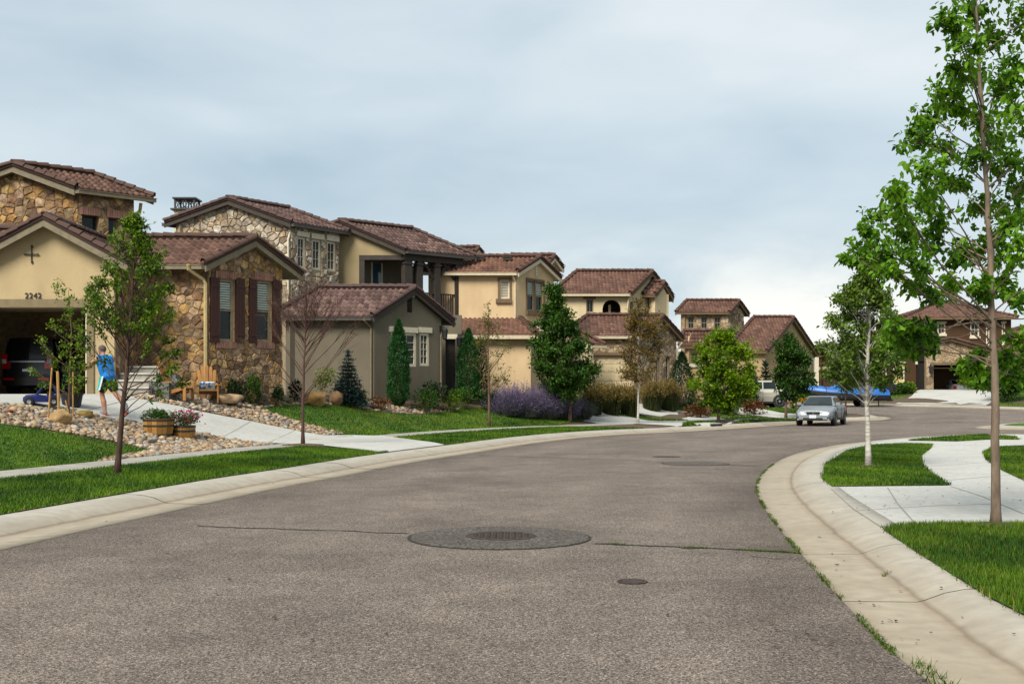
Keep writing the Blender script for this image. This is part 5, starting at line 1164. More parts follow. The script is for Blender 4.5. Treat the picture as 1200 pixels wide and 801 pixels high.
def tree(name, label, base, path, r0, clusters, leaf, lm, bm, per=60, twigs=5, group=None, wr=.5, droop=.35, seed=1, branch_drop=.9, cat="tree", tmean=.45, br=.22, first=.12, oval=False):
    """trunk through path points (photo pixels at the base's depth), a limb to every cluster, twigs inside it, leaves on the twigs"""
    rnd = random.Random(seed); rg = np.random.default_rng(seed); T = thing(name, base, label, cat, group)
    tp = [base] + [ray(px, py, base.y + rnd.uniform(-.06, .06)) for px, py in path]
    pts = []
    for i in range(len(tp) - 1):
        for k in range(4): pts.append(tp[i].lerp(tp[i + 1], k / 4) + Vector((rnd.uniform(-1, 1), rnd.uniform(-1, 1), 0)) * r0 * (.15 if i else .05))
    pts.append(tp[-1]); zb, zt = base.z, pts[-1].z; rad = [r0 * (1.0 - .82 * ((p.z - zb) / (zt - zb)) ** .85) for p in pts]; rad[0] *= 1.35; rad[1] *= 1.05
    pts[0] = pts[0] - Vector((0, 0, .05)); MB().tube(pts, rad, 8).build("trunk", bm, T, smooth=True)
    zs = np.array([p.z for p in pts]); bmb = MB(); PP = []; CL = []
    def on_trunk(z): return Vector([float(np.interp(z, zs, [p[i] for p in pts])) for i in range(3)])
    for c, r in clusters:
        hd = math.hypot(c.x - on_trunk(c.z).x, c.y - on_trunk(c.z).y); za = max(zb + (zt - zb) * (first + rnd.uniform(.10, .22)), min(c.z - hd * branch_drop * rnd.uniform(.7, 1.15), zt - .05)); s = on_trunk(za)
        rs = min(float(np.interp(za, zs, rad)) * .5, .006 + br * r0 * min(1, hd / ((zt - zb) * .35))); mid = s.lerp(c, .5) + Vector((rnd.uniform(-.1, .1), rnd.uniform(-.1, .1), -.05)) * max(.25, hd * .4)
        lim = [s, s.lerp(mid, .5) + Vector((0, 0, .02)), mid, mid.lerp(c, .6), c]; bmb.tube(lim, [rs, rs * .85, rs * .7, rs * .5, rs * .25], 5, cap=False)
        ct = rnd.gauss(0, .12)
        for _ in range(twigs):
            f = rnd.uniform(.55, 1.0); a = lim[3].lerp(c, rnd.random()) if f > .7 else mid.lerp(c, .3); v = Vector((rnd.gauss(0, 1), rnd.gauss(0, 1), rnd.gauss(.1, .8))); v = v.normalized() * r * rnd.uniform(.5, 1.1); e = c + v
            bmb.tube([a, a.lerp(e, .5) + Vector((0, 0, .03 * r)), e], [rs * .35 + .002, rs * .25 + .0015, .0015], 3, cap=False)
            k = max(1, int(per / twigs)); u = rg.uniform(.35, 1.05, k)[:, None]; q = np.array(a) * (1 - u) + np.array(e) * u + rg.normal(0, r * .16, (k, 3)); PP.append(q); CL.append(np.full(k, ct + (v.z / r) * .07))
    bmb.build("branches", bm, T, smooth=True, kind="stuff")
    if per:
        P = np.concatenate(PP); V, F_ = leafset(P, leaf, wr, droop, rng=rg, oval=oval); npmesh("crown", V, F_, lm, T, tone=tones(len(P), tmean, .24, np.concatenate(CL), rg, 4 if oval else 2), kind=None)
    return T
rr = random.Random(3)
# big broad-leaved tree at the right kerb, leaving the top of the frame
bs = GR(1167, 617)
cl9 = [(1128, -30, 30), (1150, -60, 34), (1172, -25, 34), (1200, 20, 34), (1140, 12, 24), (1112, 18, 20), (1128, 42, 26), (1166, 40, 26), (1195, 72, 32), (1122, 78, 26), (1150, 88, 28), (1100, 108, 26), (1088, 132, 26), (1118, 122, 28), (1148, 140, 32), (1188, 128, 34), (1070, 158, 26), (1100, 166, 30),
       (1140, 186, 30), (1178, 190, 32), (1205, 210, 34), (1085, 200, 28), (1115, 214, 28), (1060, 232, 28), (1092, 240, 28), (1045, 226, 22), (1150, 240, 30), (1188, 258, 32), (1030, 248, 22), (1014, 268, 18), (1004, 290, 17), (993, 303, 11), (1026, 286, 20), (1058, 270, 26),
       (1098, 276, 28), (1135, 292, 26), (1175, 300, 30), (1205, 290, 30), (1070, 300, 22), (1040, 312, 17), (1110, 330, 24), (1150, 338, 22), (1190, 345, 26), (1078, 335, 20), (1052, 398, 24), (1075, 385, 22), (1040, 384, 18), (1064, 408, 18), (1088, 400, 18), (1135, 432, 20), (1152, 446, 20), (1146, 418, 16), (1186, 438, 22), (1178, 422, 18), (1200, 400, 26),
       (1176, 95, 28), (1160, 160, 28), (1196, 235, 30), (1165, 275, 26), (1120, 300, 22), (1168, 330, 20), (1240, 60, 40), (1250, 140, 42), (1260, 220, 42), (1250, 300, 40), (1230, 370, 34), (1215, 440, 26)]
clu = []
for x, y, r in cl9:
    dy = rr.uniform(-1, 1) * min(1.35, .35 + abs(x - 1158) * .004 + .5); p = ray(x, y, bs.y); k = (bs.y + dy) / bs.y; clu.append((Vector((p.x * k, bs.y + dy, CAM_H + (p.z - CAM_H) * k)), r * .9 * bs.y / FPX))
tree("maple_tree", "tall bright green tree with slender grey trunk rising out of frame beside the kerb", bs, [(1167, 540), (1165, 430), (1161, 330), (1157, 230), (1150, 120), (1144, 20), (1142, -70)], .052, clu, .082, L_BIG, B_GREY, per=190, twigs=10, seed=9, wr=.52, oval=True, tmean=.6, droop=.6, branch_drop=.75, br=.17, first=.16)
def soil_ring(b, r): MB().lathe([(.01, .035), (r * .5, .03), (r * .85, .022), (r, .0)], b + Vector((0, 0, .012)), 18).build("soil_ring", M_SOIL, kind="structure")
soil_ring(bs, .24)
bs = GR(1018, 547); soil_ring(bs, .26)
tree("birch_tree", "white-barked birch on the lawn island by the curved kerb", bs, [(1016, 470), (1018, 400), (1020, 330), (1019, 292)], .06,
     crown_from_profile([(296, 1008, 1028), (318, 994, 1042), (345, 976, 1056), (375, 962, 1068), (400, 952, 1072), (425, 952, 1068), (440, 962, 1060), (449, 985, 1046)], bs, 0, 100, 12, rr), .085, L_BIRCH, B_BIRCH, per=165, twigs=8, seed=12, branch_drop=1.1, br=.16, tmean=.58)
bs = GL(137, 556)
c1 = crown_from_profile([(254, 150, 168), (275, 132, 182), (300, 114, 198), (325, 100, 208), (345, 96, 212), (365, 98, 208), (385, 108, 206)], bs, 0, 84, 12, rr) + [(ray(x, y, bs.y + rr.uniform(-.5, .5)), .13) for x, y in
     ((110, 352), (104, 372), (100, 395), (186, 385), (200, 395), (210, 410), (196, 415), (206, 432), (218, 448), (178, 400), (190, 440), (102, 340), (122, 420), (128, 450), (186, 462), (115, 385))]
tree("pear_tree", "leaning dark-trunked young tree on the verge in front of the stone house", bs, [(143, 490), (149, 430), (153, 370), (157, 310), (158, 260)], .058, c1, .072, L_T1, B_DARK, per=84, twigs=6, seed=21, branch_drop=1.5, br=.16)
bs = GL(80, 489)
cs = [(ray(x, y, bs.y + rr.uniform(-.3, .3)), .2) for x, y in ((64, 334), (70, 342), (80, 350), (86, 362), (92, 375), (98, 388), (76, 372), (70, 385), (84, 392), (96, 404), (78, 404), (72, 415), (88, 418), (104, 345), (102, 410), (45, 398), (52, 412), (66, 428), (80, 432), (94, 430), (40, 432), (100, 440), (84, 446), (50, 448), (90, 455), (58, 380), (106, 425))]
tree("staked_sapling", "staked sapling with loose bright leaves in front of the open garage", bs, [(82, 440), (84, 390), (80, 340)], .03, cs, .085, L_T1, B_BROWN, per=52, twigs=5, seed=23, tmean=.6, first=.02)
for i, (px, y0, y1, r) in enumerate(((60.8, 432, 497, .022), (67.5, 436, 497, .032), (77, 470, 497, .018), (85.5, 437, 496, .018))):
    b = GL(px, 492); b.y += (-.25, .1, .35, .0)[i]; b.z = gz(b); t = ray(px, y0, b.y); mb = MB(); mb.tube([(b.x, b.y, b.z - .1), (t.x, t.y, t.z)], r, 6)
    mb.tube([(t.x, t.y, t.z - .01), (t.x, t.y, t.z + .03)], [r * .98, r * .6], 6)
    mb.build("tree_stake", mat("stake_wood", (.42, .26, .11), (.32, .19, .08), scale=12, rough=.9), origin=b, cat="stake", group="stakes around the sapling",
             label=("thin wooden stake furthest from the wall lantern", "thickest wooden stake beside the sapling", "short stake behind the tan block boulder", "thin stake on the lantern side of the sapling")[i])
bs = GL(355, 522.5)
tw = [(ray(x, y, bs.y + rr.uniform(-.7, .7)), .28) for x, y in [(rr.uniform(330, 415), 0) for _ in range(0)] + [(x, 330 + abs(x - 362) * .55 + rr.uniform(-12, 40)) for x in [rr.gauss(362, 26) for _ in range(80)]]]
tree("bare_tree", "leafless young tree with fine upswept twigs in front of the taupe house", bs, [(355, 470), (356, 430), (358, 390), (360, 335)], .05, tw, .03, L_RUST, bark("bark_red", (.055, .030, .024), (.095, .055, .043)), per=3, twigs=9, seed=25, branch_drop=1.35, br=.2)
MB().lathe([(.01, .05), (.25, .045), (.55, .02), (.62, -.03)], bs + Vector((0, 0, .02)), 20).build("mulch_ring", M_SOIL, kind="structure")
def std_tree(name, label, px, py, path, prof, n, rpx, leaf, lm, bm, per, r0, seed, **kw):
    b = GL(px, py); return tree(name, label, b, path, r0, crown_from_profile(prof, b, 0, n, rpx, rr), leaf, lm, bm, per=per, seed=seed, **kw)
std_tree("ash_tree", "thin sparse yellow-green tree on the verge before the yellow house", 573, 500, [(573, 460), (572, 410), (573, 362)], [(360, 566, 580), (380, 556, 592), (405, 548, 606), (430, 546, 610), (450, 558, 600)], 40, 9, .10, L_SPARSE, B_BROWN, 30, .06, 31, branch_drop=1.4)
std_tree("oak_tree", "dense dark green round-headed tree before the yellow house", 668, 495, [(668, 450), (662, 400), (652, 345)], [(338, 640, 654), (360, 630, 668), (385, 622, 682), (410, 617, 696), (432, 618, 704), (450, 624, 698), (462, 640, 684)], 112, 13, .16, L_DENSE, B_BROWN, 170, .085, 33, first=.2)
std_tree("aspen_tree", "pale-trunked tree with rusty thin foliage before the tan stone gable", 747.5, 496.5, [(748, 450), (748, 400), (746, 355)], [(352, 740, 756), (375, 730, 778), (400, 722, 792), (425, 722, 776), (446, 728, 768)], 75, 11, .12, L_RUST, B_BIRCH, 95, .055, 35, br=.15)
std_tree("linden_tree", "lime green spreading tree on the verge before the gold house", 842, 494.5, [(842, 460), (845, 425), (846, 393)], [(388, 836, 856), (404, 816, 882), (425, 805, 892), (445, 801, 896), (464, 808, 886), (478, 824, 868)], 95, 11, .17, L_LIME, B_GREY, 170, .08, 37, first=.1)
std_tree("elm_tree", "dark oval street tree between the silver wagon and the sedan", 921, 490, [(921, 455), (922, 420), (922, 398)], [(395, 915, 930), (410, 905, 948), (430, 902, 958), (450, 904, 958), (465, 912, 942)], 62, 11, .17, L_DENSE, B_BROWN, 170, .07, 39, first=.2, tmean=.38)
std_tree("small_street_tree", "slim dark-stemmed street tree just behind the silver sedan", 991, 486, [(991, 455), (992, 430), (993, 405)], [(402, 982, 1002), (420, 970, 1020), (440, 965, 1026), (455, 972, 1018)], 40, 10, .16, L_BIRCH, B_DARK, 100, .06, 41)
b = Vector((39.6, 86, float(zfar(39.6, 86)[0])))
tree("young_maple", "bushy young tree on the lawn beside the brown house garage", b, [(1222, 440), (1222, 425)], .07, crown_from_profile([(424, 1208, 1234), (436, 1200, 1245), (452, 1205, 1240)], b, 0, 30, 10, rr), .2, L_DENSE, B_BROWN, per=90, seed=43)
b = Vector((34.0, 79.5, float(zfar(34.0, 79.5)[0])))
tree("garden_tree", "small rounded tree beside the far concrete drive of the brown house", b, [(1177, 445), (1177, 428)], .07, crown_from_profile([(418, 1164, 1190), (432, 1148, 1204), (450, 1150, 1204), (462, 1160, 1192)], b, 0, 44, 10, rr), .2, L_DENSE, B_BROWN, per=110, seed=44)
def place(px, py, d=None):
    if d is None: return GL(px, py)
    p = ray(px, py, d); p.z = gz(p); return p
def shrub(name, label, px, py, wpx, hpx, lm, leaf=.07, n=900, d=None, cat="shrub", group=None, seed=None, tmean=.45, flower=None, stems=7, up=.0, wr=.55, fl_n=60):
    b = place(px, py, d); s = b.y / FPX; rx, h = wpx * s / 2, hpx * s; sd_ = seed or int(px * 7 + py); rg = np.random.default_rng(sd_); rn = random.Random(sd_); T = thing(name, b, label, cat, group)
    nb = 9; cs = [(rn.uniform(-.55, .55) * rx, rn.uniform(-.55, .55) * rx, h * rn.uniform(.35, .8), rn.uniform(.35, .55)) for _ in range(nb)] + [(0, 0, h * .45, .75)]
    P = []; CT = []
    for cx, cy, cz, k in cs:
        m = n // (nb + 1); v = unit(rg.normal(0, 1, (m, 3))) * (rg.uniform(.35, 1, (m, 1)) ** .45); q = np.c_[cx + v[:, 0] * rx * k, cy + v[:, 1] * rx * k, np.maximum(.02, cz + v[:, 2] * h * k * .62)]; P.append(q); CT.append(np.full(m, rn.gauss(0, .1)) + v[:, 2] * .08)
    P = np.concatenate(P); CT = np.concatenate(CT); rel = P.copy(); P = P + np.array(b)
    out = unit(rel - np.array((0, 0, h * .3))); out[:, 2] += up
    V, F_ = leafset(P, leaf, wr, .1, out, rng=rg); npmesh("foliage", V, F_, lm, T, tone=tones(len(P), tmean, .2, CT, rg))
    mb = MB()
    for _ in range(stems): a = rn.uniform(0, 6.28); e = Vector((math.cos(a) * rx * .6, math.sin(a) * rx * .6, h * .7)); mb.tube([b - Vector((0, 0, .03)), b + e * .5 + Vector((0, 0, .08)), b + e], [.016, .011, .004], 4, cap=False)
    mb.build("stems", B_BROWN, T, kind="stuff")
    if flower is not None:
        k = rg.choice(len(P), min(fl_n, len(P)), replace=False); k = k[rel[k, 2] > h * .35]; V, F_ = leafset(P[k] + out[k] * leaf * .8, leaf * 1.1, .95, -.6, out[k], jit=.5, rng=rg); npmesh("flowers", V, F_, flower, T, tone=tones(len(k), .5, .3, rng=rg), kind="stuff")
    return T
def conifer(name, label, px, py, wpx, hpx, lm, d=None, tiers=15, seed=1, cat="tree", group=None, needle=.11, droop=.15, n=90, shape=1.0):
    b = place(px, py, d); s = b.y / FPX; R, h = wpx * s / 2, hpx * s; rg = np.random.default_rng(seed); rn = random.Random(seed); T = thing(name, b, label, cat, group)
    MB().tube([b - Vector((0, 0, .05)), b + Vector((0, 0, h * .97))], [max(.03, R * .08), .008], 7).build("trunk", B_BROWN, T); P = []; O = []; mb = MB()
    for i in range(tiers):
        f = (i + .5) / tiers; z = h * (.04 + .93 * f); r = R * (1 - f) ** shape * rn.uniform(.85, 1.12) + .03; nb = max(5, int(11 * (1 - f) + 5))
        for k in range(nb):
            a = 6.283 * k / nb + rn.uniform(-.3, .3); q = r * rn.uniform(.72, 1.1); e = Vector((math.cos(a) * q, math.sin(a) * q, -droop * q + h * .02)); p0 = b + Vector((0, 0, z)); mb.tube([p0, p0 + e * .6 + Vector((0, 0, .02)), p0 + e], [.012, .008, .003], 3, cap=False)
            m = max(4, int(n * q / R)); u = rg.uniform(.15, 1.05, m)[:, None]; pt = np.array(p0) + np.array(e) * u + rg.normal(0, .035 + .05 * q, (m, 3)) * np.array((1, 1, .5)); P.append(pt); O.append(np.tile(np.array(e.normalized()) + np.array((0, 0, .25)), (m, 1)))
    mb.build("branches", B_BROWN, T, kind="stuff"); m = 60; P.append(np.array(b) + np.c_[rg.normal(0, .02, m), rg.normal(0, .02, m), rg.uniform(.86, 1.0, m) * h]); O.append(np.tile((0, 0, 1.0), (m, 1)))
    P = np.concatenate(P); O = np.concatenate(O); V, F_ = leafset(P, needle, .28, 0, O * 1.6, rng=rg); npmesh("crown", V, F_, lm, T, tone=tones(len(P), .4, .25, rng=rg)); return T
def column(name, label, px, py, wpx, hpx, lm, d=None, n=9000, seed=1, leaf=.12, taper=.55, group=None):
    b = place(px, py, d); s = b.y / FPX; R, h = wpx * s / 2, hpx * s; rg = np.random.default_rng(seed); T = thing(name, b, label, "tree", group)
    f = rg.uniform(0, 1, n) ** 1.05; prof = R * np.minimum(1, (f + .02) / .12) * (1 - np.clip((f - taper) / (1 - taper), 0, 1) ** 1.6) * (1 - .08 * f); a = rg.uniform(0, 6.283, n)
    prof = prof * (1 + .10 * np.sin(a * 5 + f * 23) + .08 * np.sin(a * 3 - f * 41)); r = prof * rg.uniform(.35, 1.03, n) ** .35; P = np.array(b) + np.c_[np.cos(a) * r, np.sin(a) * r, f * h * .97 + .02]
    O = np.c_[np.cos(a) * .6, np.sin(a) * .6, np.full(n, 1.3)]; V, F_ = leafset(P, leaf, .3, 0, O, rng=rg); npmesh("crown", V, F_, lm, T, tone=tones(n, .42, .2, .12 * np.sin(a * 4 + f * 17), rg))
    MB().tube([b - Vector((0, 0, .05)), b + Vector((0, 0, h * .9))], [.05, .01], 6).build("trunk", B_BROWN, T); return T
def clump(name, label, px, py, wpx, hpx, lm, top, d=None, n=520, seed=1, topf=.42, cat="grass clump", group=None, spread=.35, wid=.014, tops=3, tl=.09, dome=.18):
    """arching blades or stems from one crown, with plumes or flower spikes on their upper part"""
    b = place(px, py, d); s = b.y / FPX; R, h = wpx * s / 2, hpx * s; rg = np.random.default_rng(seed); T = thing(name, b, label, cat, group)
    a = rg.uniform(0, 6.283, n); q = np.sqrt(rg.uniform(0, 1, n)); bx = np.c_[np.cos(a) * q * R * .78, np.sin(a) * q * R * .78, np.zeros(n)]; L_ = h * rg.uniform(.66, 1.08, n) * (1 - dome * q ** 2) * (1 + .10 * np.sin(a * 2 + seed) * q)
    out = np.c_[np.cos(a) * q, np.sin(a) * q, np.zeros(n)] * R * spread * 1.6 + rg.normal(0, R * .24, (n, 3)) * np.array((1, 1, 0)); base = np.array(b) + bx; tip = base + out + np.c_[np.zeros(n), np.zeros(n), L_]; mid = base + out * .3 + rg.normal(0, R * .08, (n, 3)) + np.c_[np.zeros(n), np.zeros(n), L_ * .55]
    sd_ = unit(np.c_[-np.sin(a + rg.normal(0, 1, n)), np.cos(a + rg.normal(0, 1, n)), np.zeros(n)]) * wid; V = np.stack([base - sd_, base + sd_, mid - sd_ * .8, mid + sd_ * .8, tip], 1).reshape(-1, 3); i = np.arange(n)[:, None] * 5
    F_ = np.concatenate([i + np.array([[0, 1, 3]]), i + np.array([[0, 3, 2]]), i + np.array([[2, 3, 4]])], 1).reshape(-1, 3); npmesh("blades", V, F_, lm, T, tone=np.repeat(np.clip(rg.normal(.4, .22, n), 0, 1), 3))
    u = rg.uniform(1 - topf, 1.03, n * tops); k = np.repeat(np.arange(n), tops); P = np.where((u < .55)[:, None], base[k] + (mid[k] - base[k]) * (u / .55)[:, None], mid[k] + (tip[k] - mid[k]) * ((u - .55) / .45)[:, None]) + rg.normal(0, .012, (len(k), 3))
    O = unit(tip[k] - mid[k]) * 1.5; V, F_ = leafset(P, tl, .26, 0, O, rng=rg); npmesh("plumes", V, F_, top, T, tone=tones(len(P), .45, .25, rng=rg)); return T
conifer("blue_spruce", "small blue spruce at the corner of the taupe house", 408, 476, 44, 66, L_SPRUCE, seed=5, needle=.12)
column("juniper", "tall bright columnar juniper in front of the taupe gable window", 467, 477, 25, 104, L_JUN, seed=6)
column("juniper", "broad columnar juniper beside the dark entry door", 549, 472, 27, 88, L_JUN, seed=7, n=8000)
column("juniper", "narrow dark juniper behind the broad one at the yellow wall", 564, 470, 17, 72, L_DK, seed=8, n=2600)
for i, (px, py, w, h, lm, lf, n, lab) in enumerate((
    (500, 484, 36, 30, L_DENSE, .09, 1100, "low round green shrub nearest the juniper in the taupe bed"), (532, 484, 32, 26, L_T1, .08, 900, "yellow-flecked shrub by the gravel patch"), (512, 474, 40, 36, L_DK, .12, 900, "dark spiky shrub under the small taupe window"),
    (545, 480, 40, 26, L_DENSE, .09, 900, "green shrub below the broad juniper"), (574, 483, 26, 26, L_DK, .1, 700, "dark shrub at the start of the lavender"), (378, 468, 34, 30, L_VAR, .09, 900, "cream variegated shrub on the near side of the spruce"),
    (424, 478, 18, 22, L_VAR, .08, 500, "small variegated shrub on the far side of the spruce"), (446, 481, 32, 16, L_RED, .08, 700, "low reddish brown shrub at the lawn edge"), (296, 462, 20, 38, L_DENSE, .09, 700, "upright green shrub below the left shuttered window"),
    (274, 458, 24, 30, L_DK, .09, 700, "dark shrub beside the front facing garden chair"), (323, 460, 22, 24, L_DK, .09, 600, "dark shrub below the right shuttered window"), (345, 462, 22, 24, L_DK, .09, 600, "dark shrub in the gap between the two houses"),
    (210, 462, 12, 14, L_T1, .07, 260, "small leafy plant between the garden chairs"), (226, 463, 12, 12, L_T1, .07, 240, "small leafy plant before the front facing chair"))):
    shrub("shrub", lab, px, py, w, h, lm, lf, n, seed=100 + i, d={8: 37.4, 9: 37.0, 10: 38.6, 11: 41, 5: 44.5, 2: 47.2}.get(i))
for i, (px, w, h, lab) in enumerate(((594, 38, 38, "lavender clump at the dark shrub end of the purple row"), (614, 44, 43, "tallest lavender clump, second along the purple row"), (637, 42, 42, "lavender clump behind the dense oak trunk"), (659, 40, 38, "lavender clump nearest the concrete drive"), (680, 28, 25, "pale grey-green lavender tuft at the drive edge"))):
    clump("lavender", lab, px, 491 - (3 - i if i < 3 else 0) * 1.4, w * 1.05, h, L_SAGE, L_PURP if i < 4 else L_SAGE, n=900, seed=60 + i, topf=.72, cat="lavender", group="lavender row", spread=.35, wid=.007, tops=7, tl=.08, dome=.58)
for i, (px, py, w, h, lab) in enumerate(((694, 486, 28, 46, "feather grass clump closest to the lavender"), (716, 486, 26, 46, "middle feather grass clump on the drive strip"), (737, 487, 24, 44, "feather grass clump beside the pale aspen trunk"), (764, 481, 26, 42, "feather grass clump below the slit windows"), (783, 481, 28, 44, "feather grass clump at the dark evergreen side"))):
    clump("feather_grass", lab, px, py, w, h * .80, L_REED, L_PLUME, n=620, seed=70 + i, topf=.30, group="feather grass clumps", spread=.14, tops=4, tl=.13)
column("evergreen", "dark bushy evergreen at the corner of the tan stone gable", 799, 478, 34, 66, L_DK, seed=80, n=3600, leaf=.16, taper=.35)
conifer("pine_tree", "dark little pine against the gold gable wall", 897, 470, 24, 52, L_PINE, seed=81, d=74, needle=.3, n=34, tiers=11)
column("evergreen", "narrow dark evergreen behind the lime green tree", 879, 470, 18, 52, L_DK, seed=82, n=2200, leaf=.2, d=72)
for i, (px, py, w, h, lm, d, fl, lab) in enumerate(((818, 477, 34, 16, L_RED, 60, None, "rusty low shrub under the lime tree"), (850, 475, 40, 18, L_DK, 63, None, "dark shrub behind the lime tree trunk"), (884, 474, 34, 18, L_RED, 63.5, None, "rusty low shrub beside the wagon"),
    (941, 477, 34, 16, L_DENSE, 66, L_ORANGE, "orange flower bed behind the sedan"), (960, 466, 30, 14, L_DENSE, 71, None, "green shrub behind the orange flowers"), (930, 462, 40, 14, L_T1, 75, None, "pale green shrub behind the wagon's front"), (975, 462, 34, 14, L_DK, 82, None, "dark shrub beside the low brown house"))):
    shrub("shrub", lab, px, py, w, h, lm, .16, 700, d=d, seed=140 + i, flower=fl, fl_n=260)
for i, (px, w, h, d, lab) in enumerate(((1050, 30, 14, 86.5, "green shrub at the brown house window nearest the boat"), (1064, 22, 12, 87, "rounded shrub before the brown house door"), (1195, 34, 22, 88.5, "dark shrub at the far end of the brown house"), (1140, 34, 16, 89.6, "low shrub against the stone garage pier"), (1176, 30, 16, 89, "shrub right of the stone garage"))):
    p = ray(px, 460, d); p.z = float(zfar(p.x, p.y)[0]); _HC[(px, -d)] = p; shrub("shrub", lab, px, -d, w, h, L_DENSE if i % 2 == 0 else L_T1, .2, 700, seed=160 + i)
# ------------------------------------------------------------------ rock beds and boulders
def ico(sub=1):
    bm = bmesh.new(); bmesh.ops.create_icosphere(bm, subdivisions=sub, radius=1.0); V = np.array([tuple(v.co) for v in bm.verts]); F_ = np.array([[v.index for v in f.verts] for f in bm.faces]); bm.free(); return V, F_
ICO1, ICO2 = ico(1), ico(3)
BED_R = px_poly([(159, 468), (208, 476), (294, 494), (330, 501.5), (379, 510.5), (408, 509.5), (380, 503), (340, 492), (302, 480), (330, 475.5), (370, 474.5), (404, 475.5), (430, 480.5), (460, 484.5), (512, 484.5), (540, 478.5)]) + [(-2.5, 47.5), (-5.6, 45.5), (-7.4, 41), (-9.6, 36.3), (-11.2, 34.6)]
BED_L = px_poly([(-60, 472), (0, 475), (32, 477.5), (88, 482.5), (118, 490.5), (152, 495.5), (234, 508.5), (288, 518.5)]) + [tuple(EDGE_L[k] + _n[k] * (SW1 - .03)) for k in range(nearest(EDGE_L, (-1.15, 29.2)), nearest(EDGE_L, (-3.1, 21.6)), -1)] + px_poly([(182, 528.5), (150, 521), (100, 512), (50, 503), (0, 497), (-60, 491)])
zone("gravel_bed", BED_R, zleft, .02, M_PEB, .5); zone("gravel_bed", BED_L, zleft, .02, M_PEB, .4)
M_ROCKS = [mat("river_rock_rust", (.13, .08, .05), None, tone=(.40, .27, .17), rough=.85, bump=.5, bscale=30), mat("river_rock_grey", (.12, .115, .105), None, tone=(.40, .38, .34), rough=.85, bump=.5, bscale=30), mat("river_rock", (.15, .11, .075), None, tone=(.50, .39, .26), rough=.85, bump=.4, bscale=30, col3=(.12, .085, .055), scale3=2.0, f3=.5)]
def scatter(poly, n, smin, smax, seed):
    rg = np.random.default_rng(seed); xs = [p[0] for p in poly]; ys = [p[1] for p in poly]; x = rg.uniform(min(xs), max(xs), n); y = rg.uniform(min(ys), max(ys), n); k = pip(poly, x, y)
    for q in CONC: k &= ~pip(q, x, y)
    x, y = x[k], y[k]; n = len(x); s = smin + (smax - smin) * rg.uniform(0, 1, n) ** 4.0; z = zleft(x, y) + .02 + s * .25; V0, F0 = ICO1; m = len(V0)
    sc = np.stack([s * rg.uniform(.7, 1.25, n), s * rg.uniform(.7, 1.25, n), s * rg.uniform(.45, .8, n)], 1); a = rg.uniform(0, 6.28, n); V = V0[None] * (1 + rg.normal(0, .09, (n, m, 1))) * sc[:, None, :]; ca, sa = np.cos(a)[:, None], np.sin(a)[:, None]
    V = np.stack([V[..., 0] * ca - V[..., 1] * sa, V[..., 0] * sa + V[..., 1] * ca, V[..., 2]], -1) + np.stack([x, y, z], 1)[:, None, :]; F_ = (F0[None] + (np.arange(n) * m)[:, None, None]).reshape(-1, 3)
    t = np.clip(rg.normal(.45, .33, n) , 0, 1); return V.reshape(-1, 3), F_, np.repeat(t, len(F0))
def rocks():
    parts = [scatter(BED_L, 30000, .016, .10, 1), scatter(BED_R, 44000, .016, .10, 2)]; o = 0; Vs, Fs, Ts = [], [], []
    for V, F_, t in parts: Vs.append(V); Fs.append(F_ + o); Ts.append(t); o += len(V)
    gv = npmesh("gravel", np.concatenate(Vs), np.concatenate(Fs), M_ROCKS, tone=np.concatenate(Ts), kind="stuff", smooth=True, label="tan and grey river rock filling the garden beds", cat="gravel")
    n = len(gv.data.polygons) // len(ICO1[1]); gv.data.polygons.foreach_set("material_index", np.repeat(np.random.default_rng(4).choice(3, n, p=(.22, .30, .48)), len(ICO1[1])).astype(np.int32))
rocks()
def boulder(label, px, py, wpx, hpx, col, seed, d=None, asp=.8, layered=0.0):
    b = place(px, py, d); s = b.y / FPX; rx, h = wpx * s / 2, hpx * s; rg = np.random.default_rng(seed); V, F_ = ICO2; V = V.copy()
    for _ in range(26):
        n = unit(rg.normal(0, 1, 3)); c = rg.uniform(.48, .86); dd = V @ n; V -= np.outer(np.clip(dd - c, 0, None), n)
    nz = sum(np.sin(V @ rg.normal(0, f, 3) + rg.uniform(0, 6)) * a for f, a in ((3, .06), (6, .04), (11, .03), (19, .022))); V = V * (1 + nz)[:, None]
    if layered: V[:, :2] *= (1 + layered * np.sign(np.sin(V[:, 2] * 11)))[:, None]
    V = V * np.array((rx, rx * asp, h * .72)) ; a = rg.uniform(-.5, .5); R_ = np.array(((math.cos(a), -math.sin(a), 0), (math.sin(a), math.cos(a), 0), (0, 0, 1))); V = V @ R_.T; V = V + np.array((b.x, b.y + rx * asp * .4, b.z + h * .40))
    m = mat(f"boulder_{seed}", col, tuple(x * .45 for x in col), scale=3.5, detail=9, rough=.95, bump=.9, bscale=14, col3=tuple(x * .35 for x in col), scale3=1.6, f3=.7)
    return npmesh("boulder", V, F_, m, origin=b, label=label, cat="boulder", group="garden boulders")
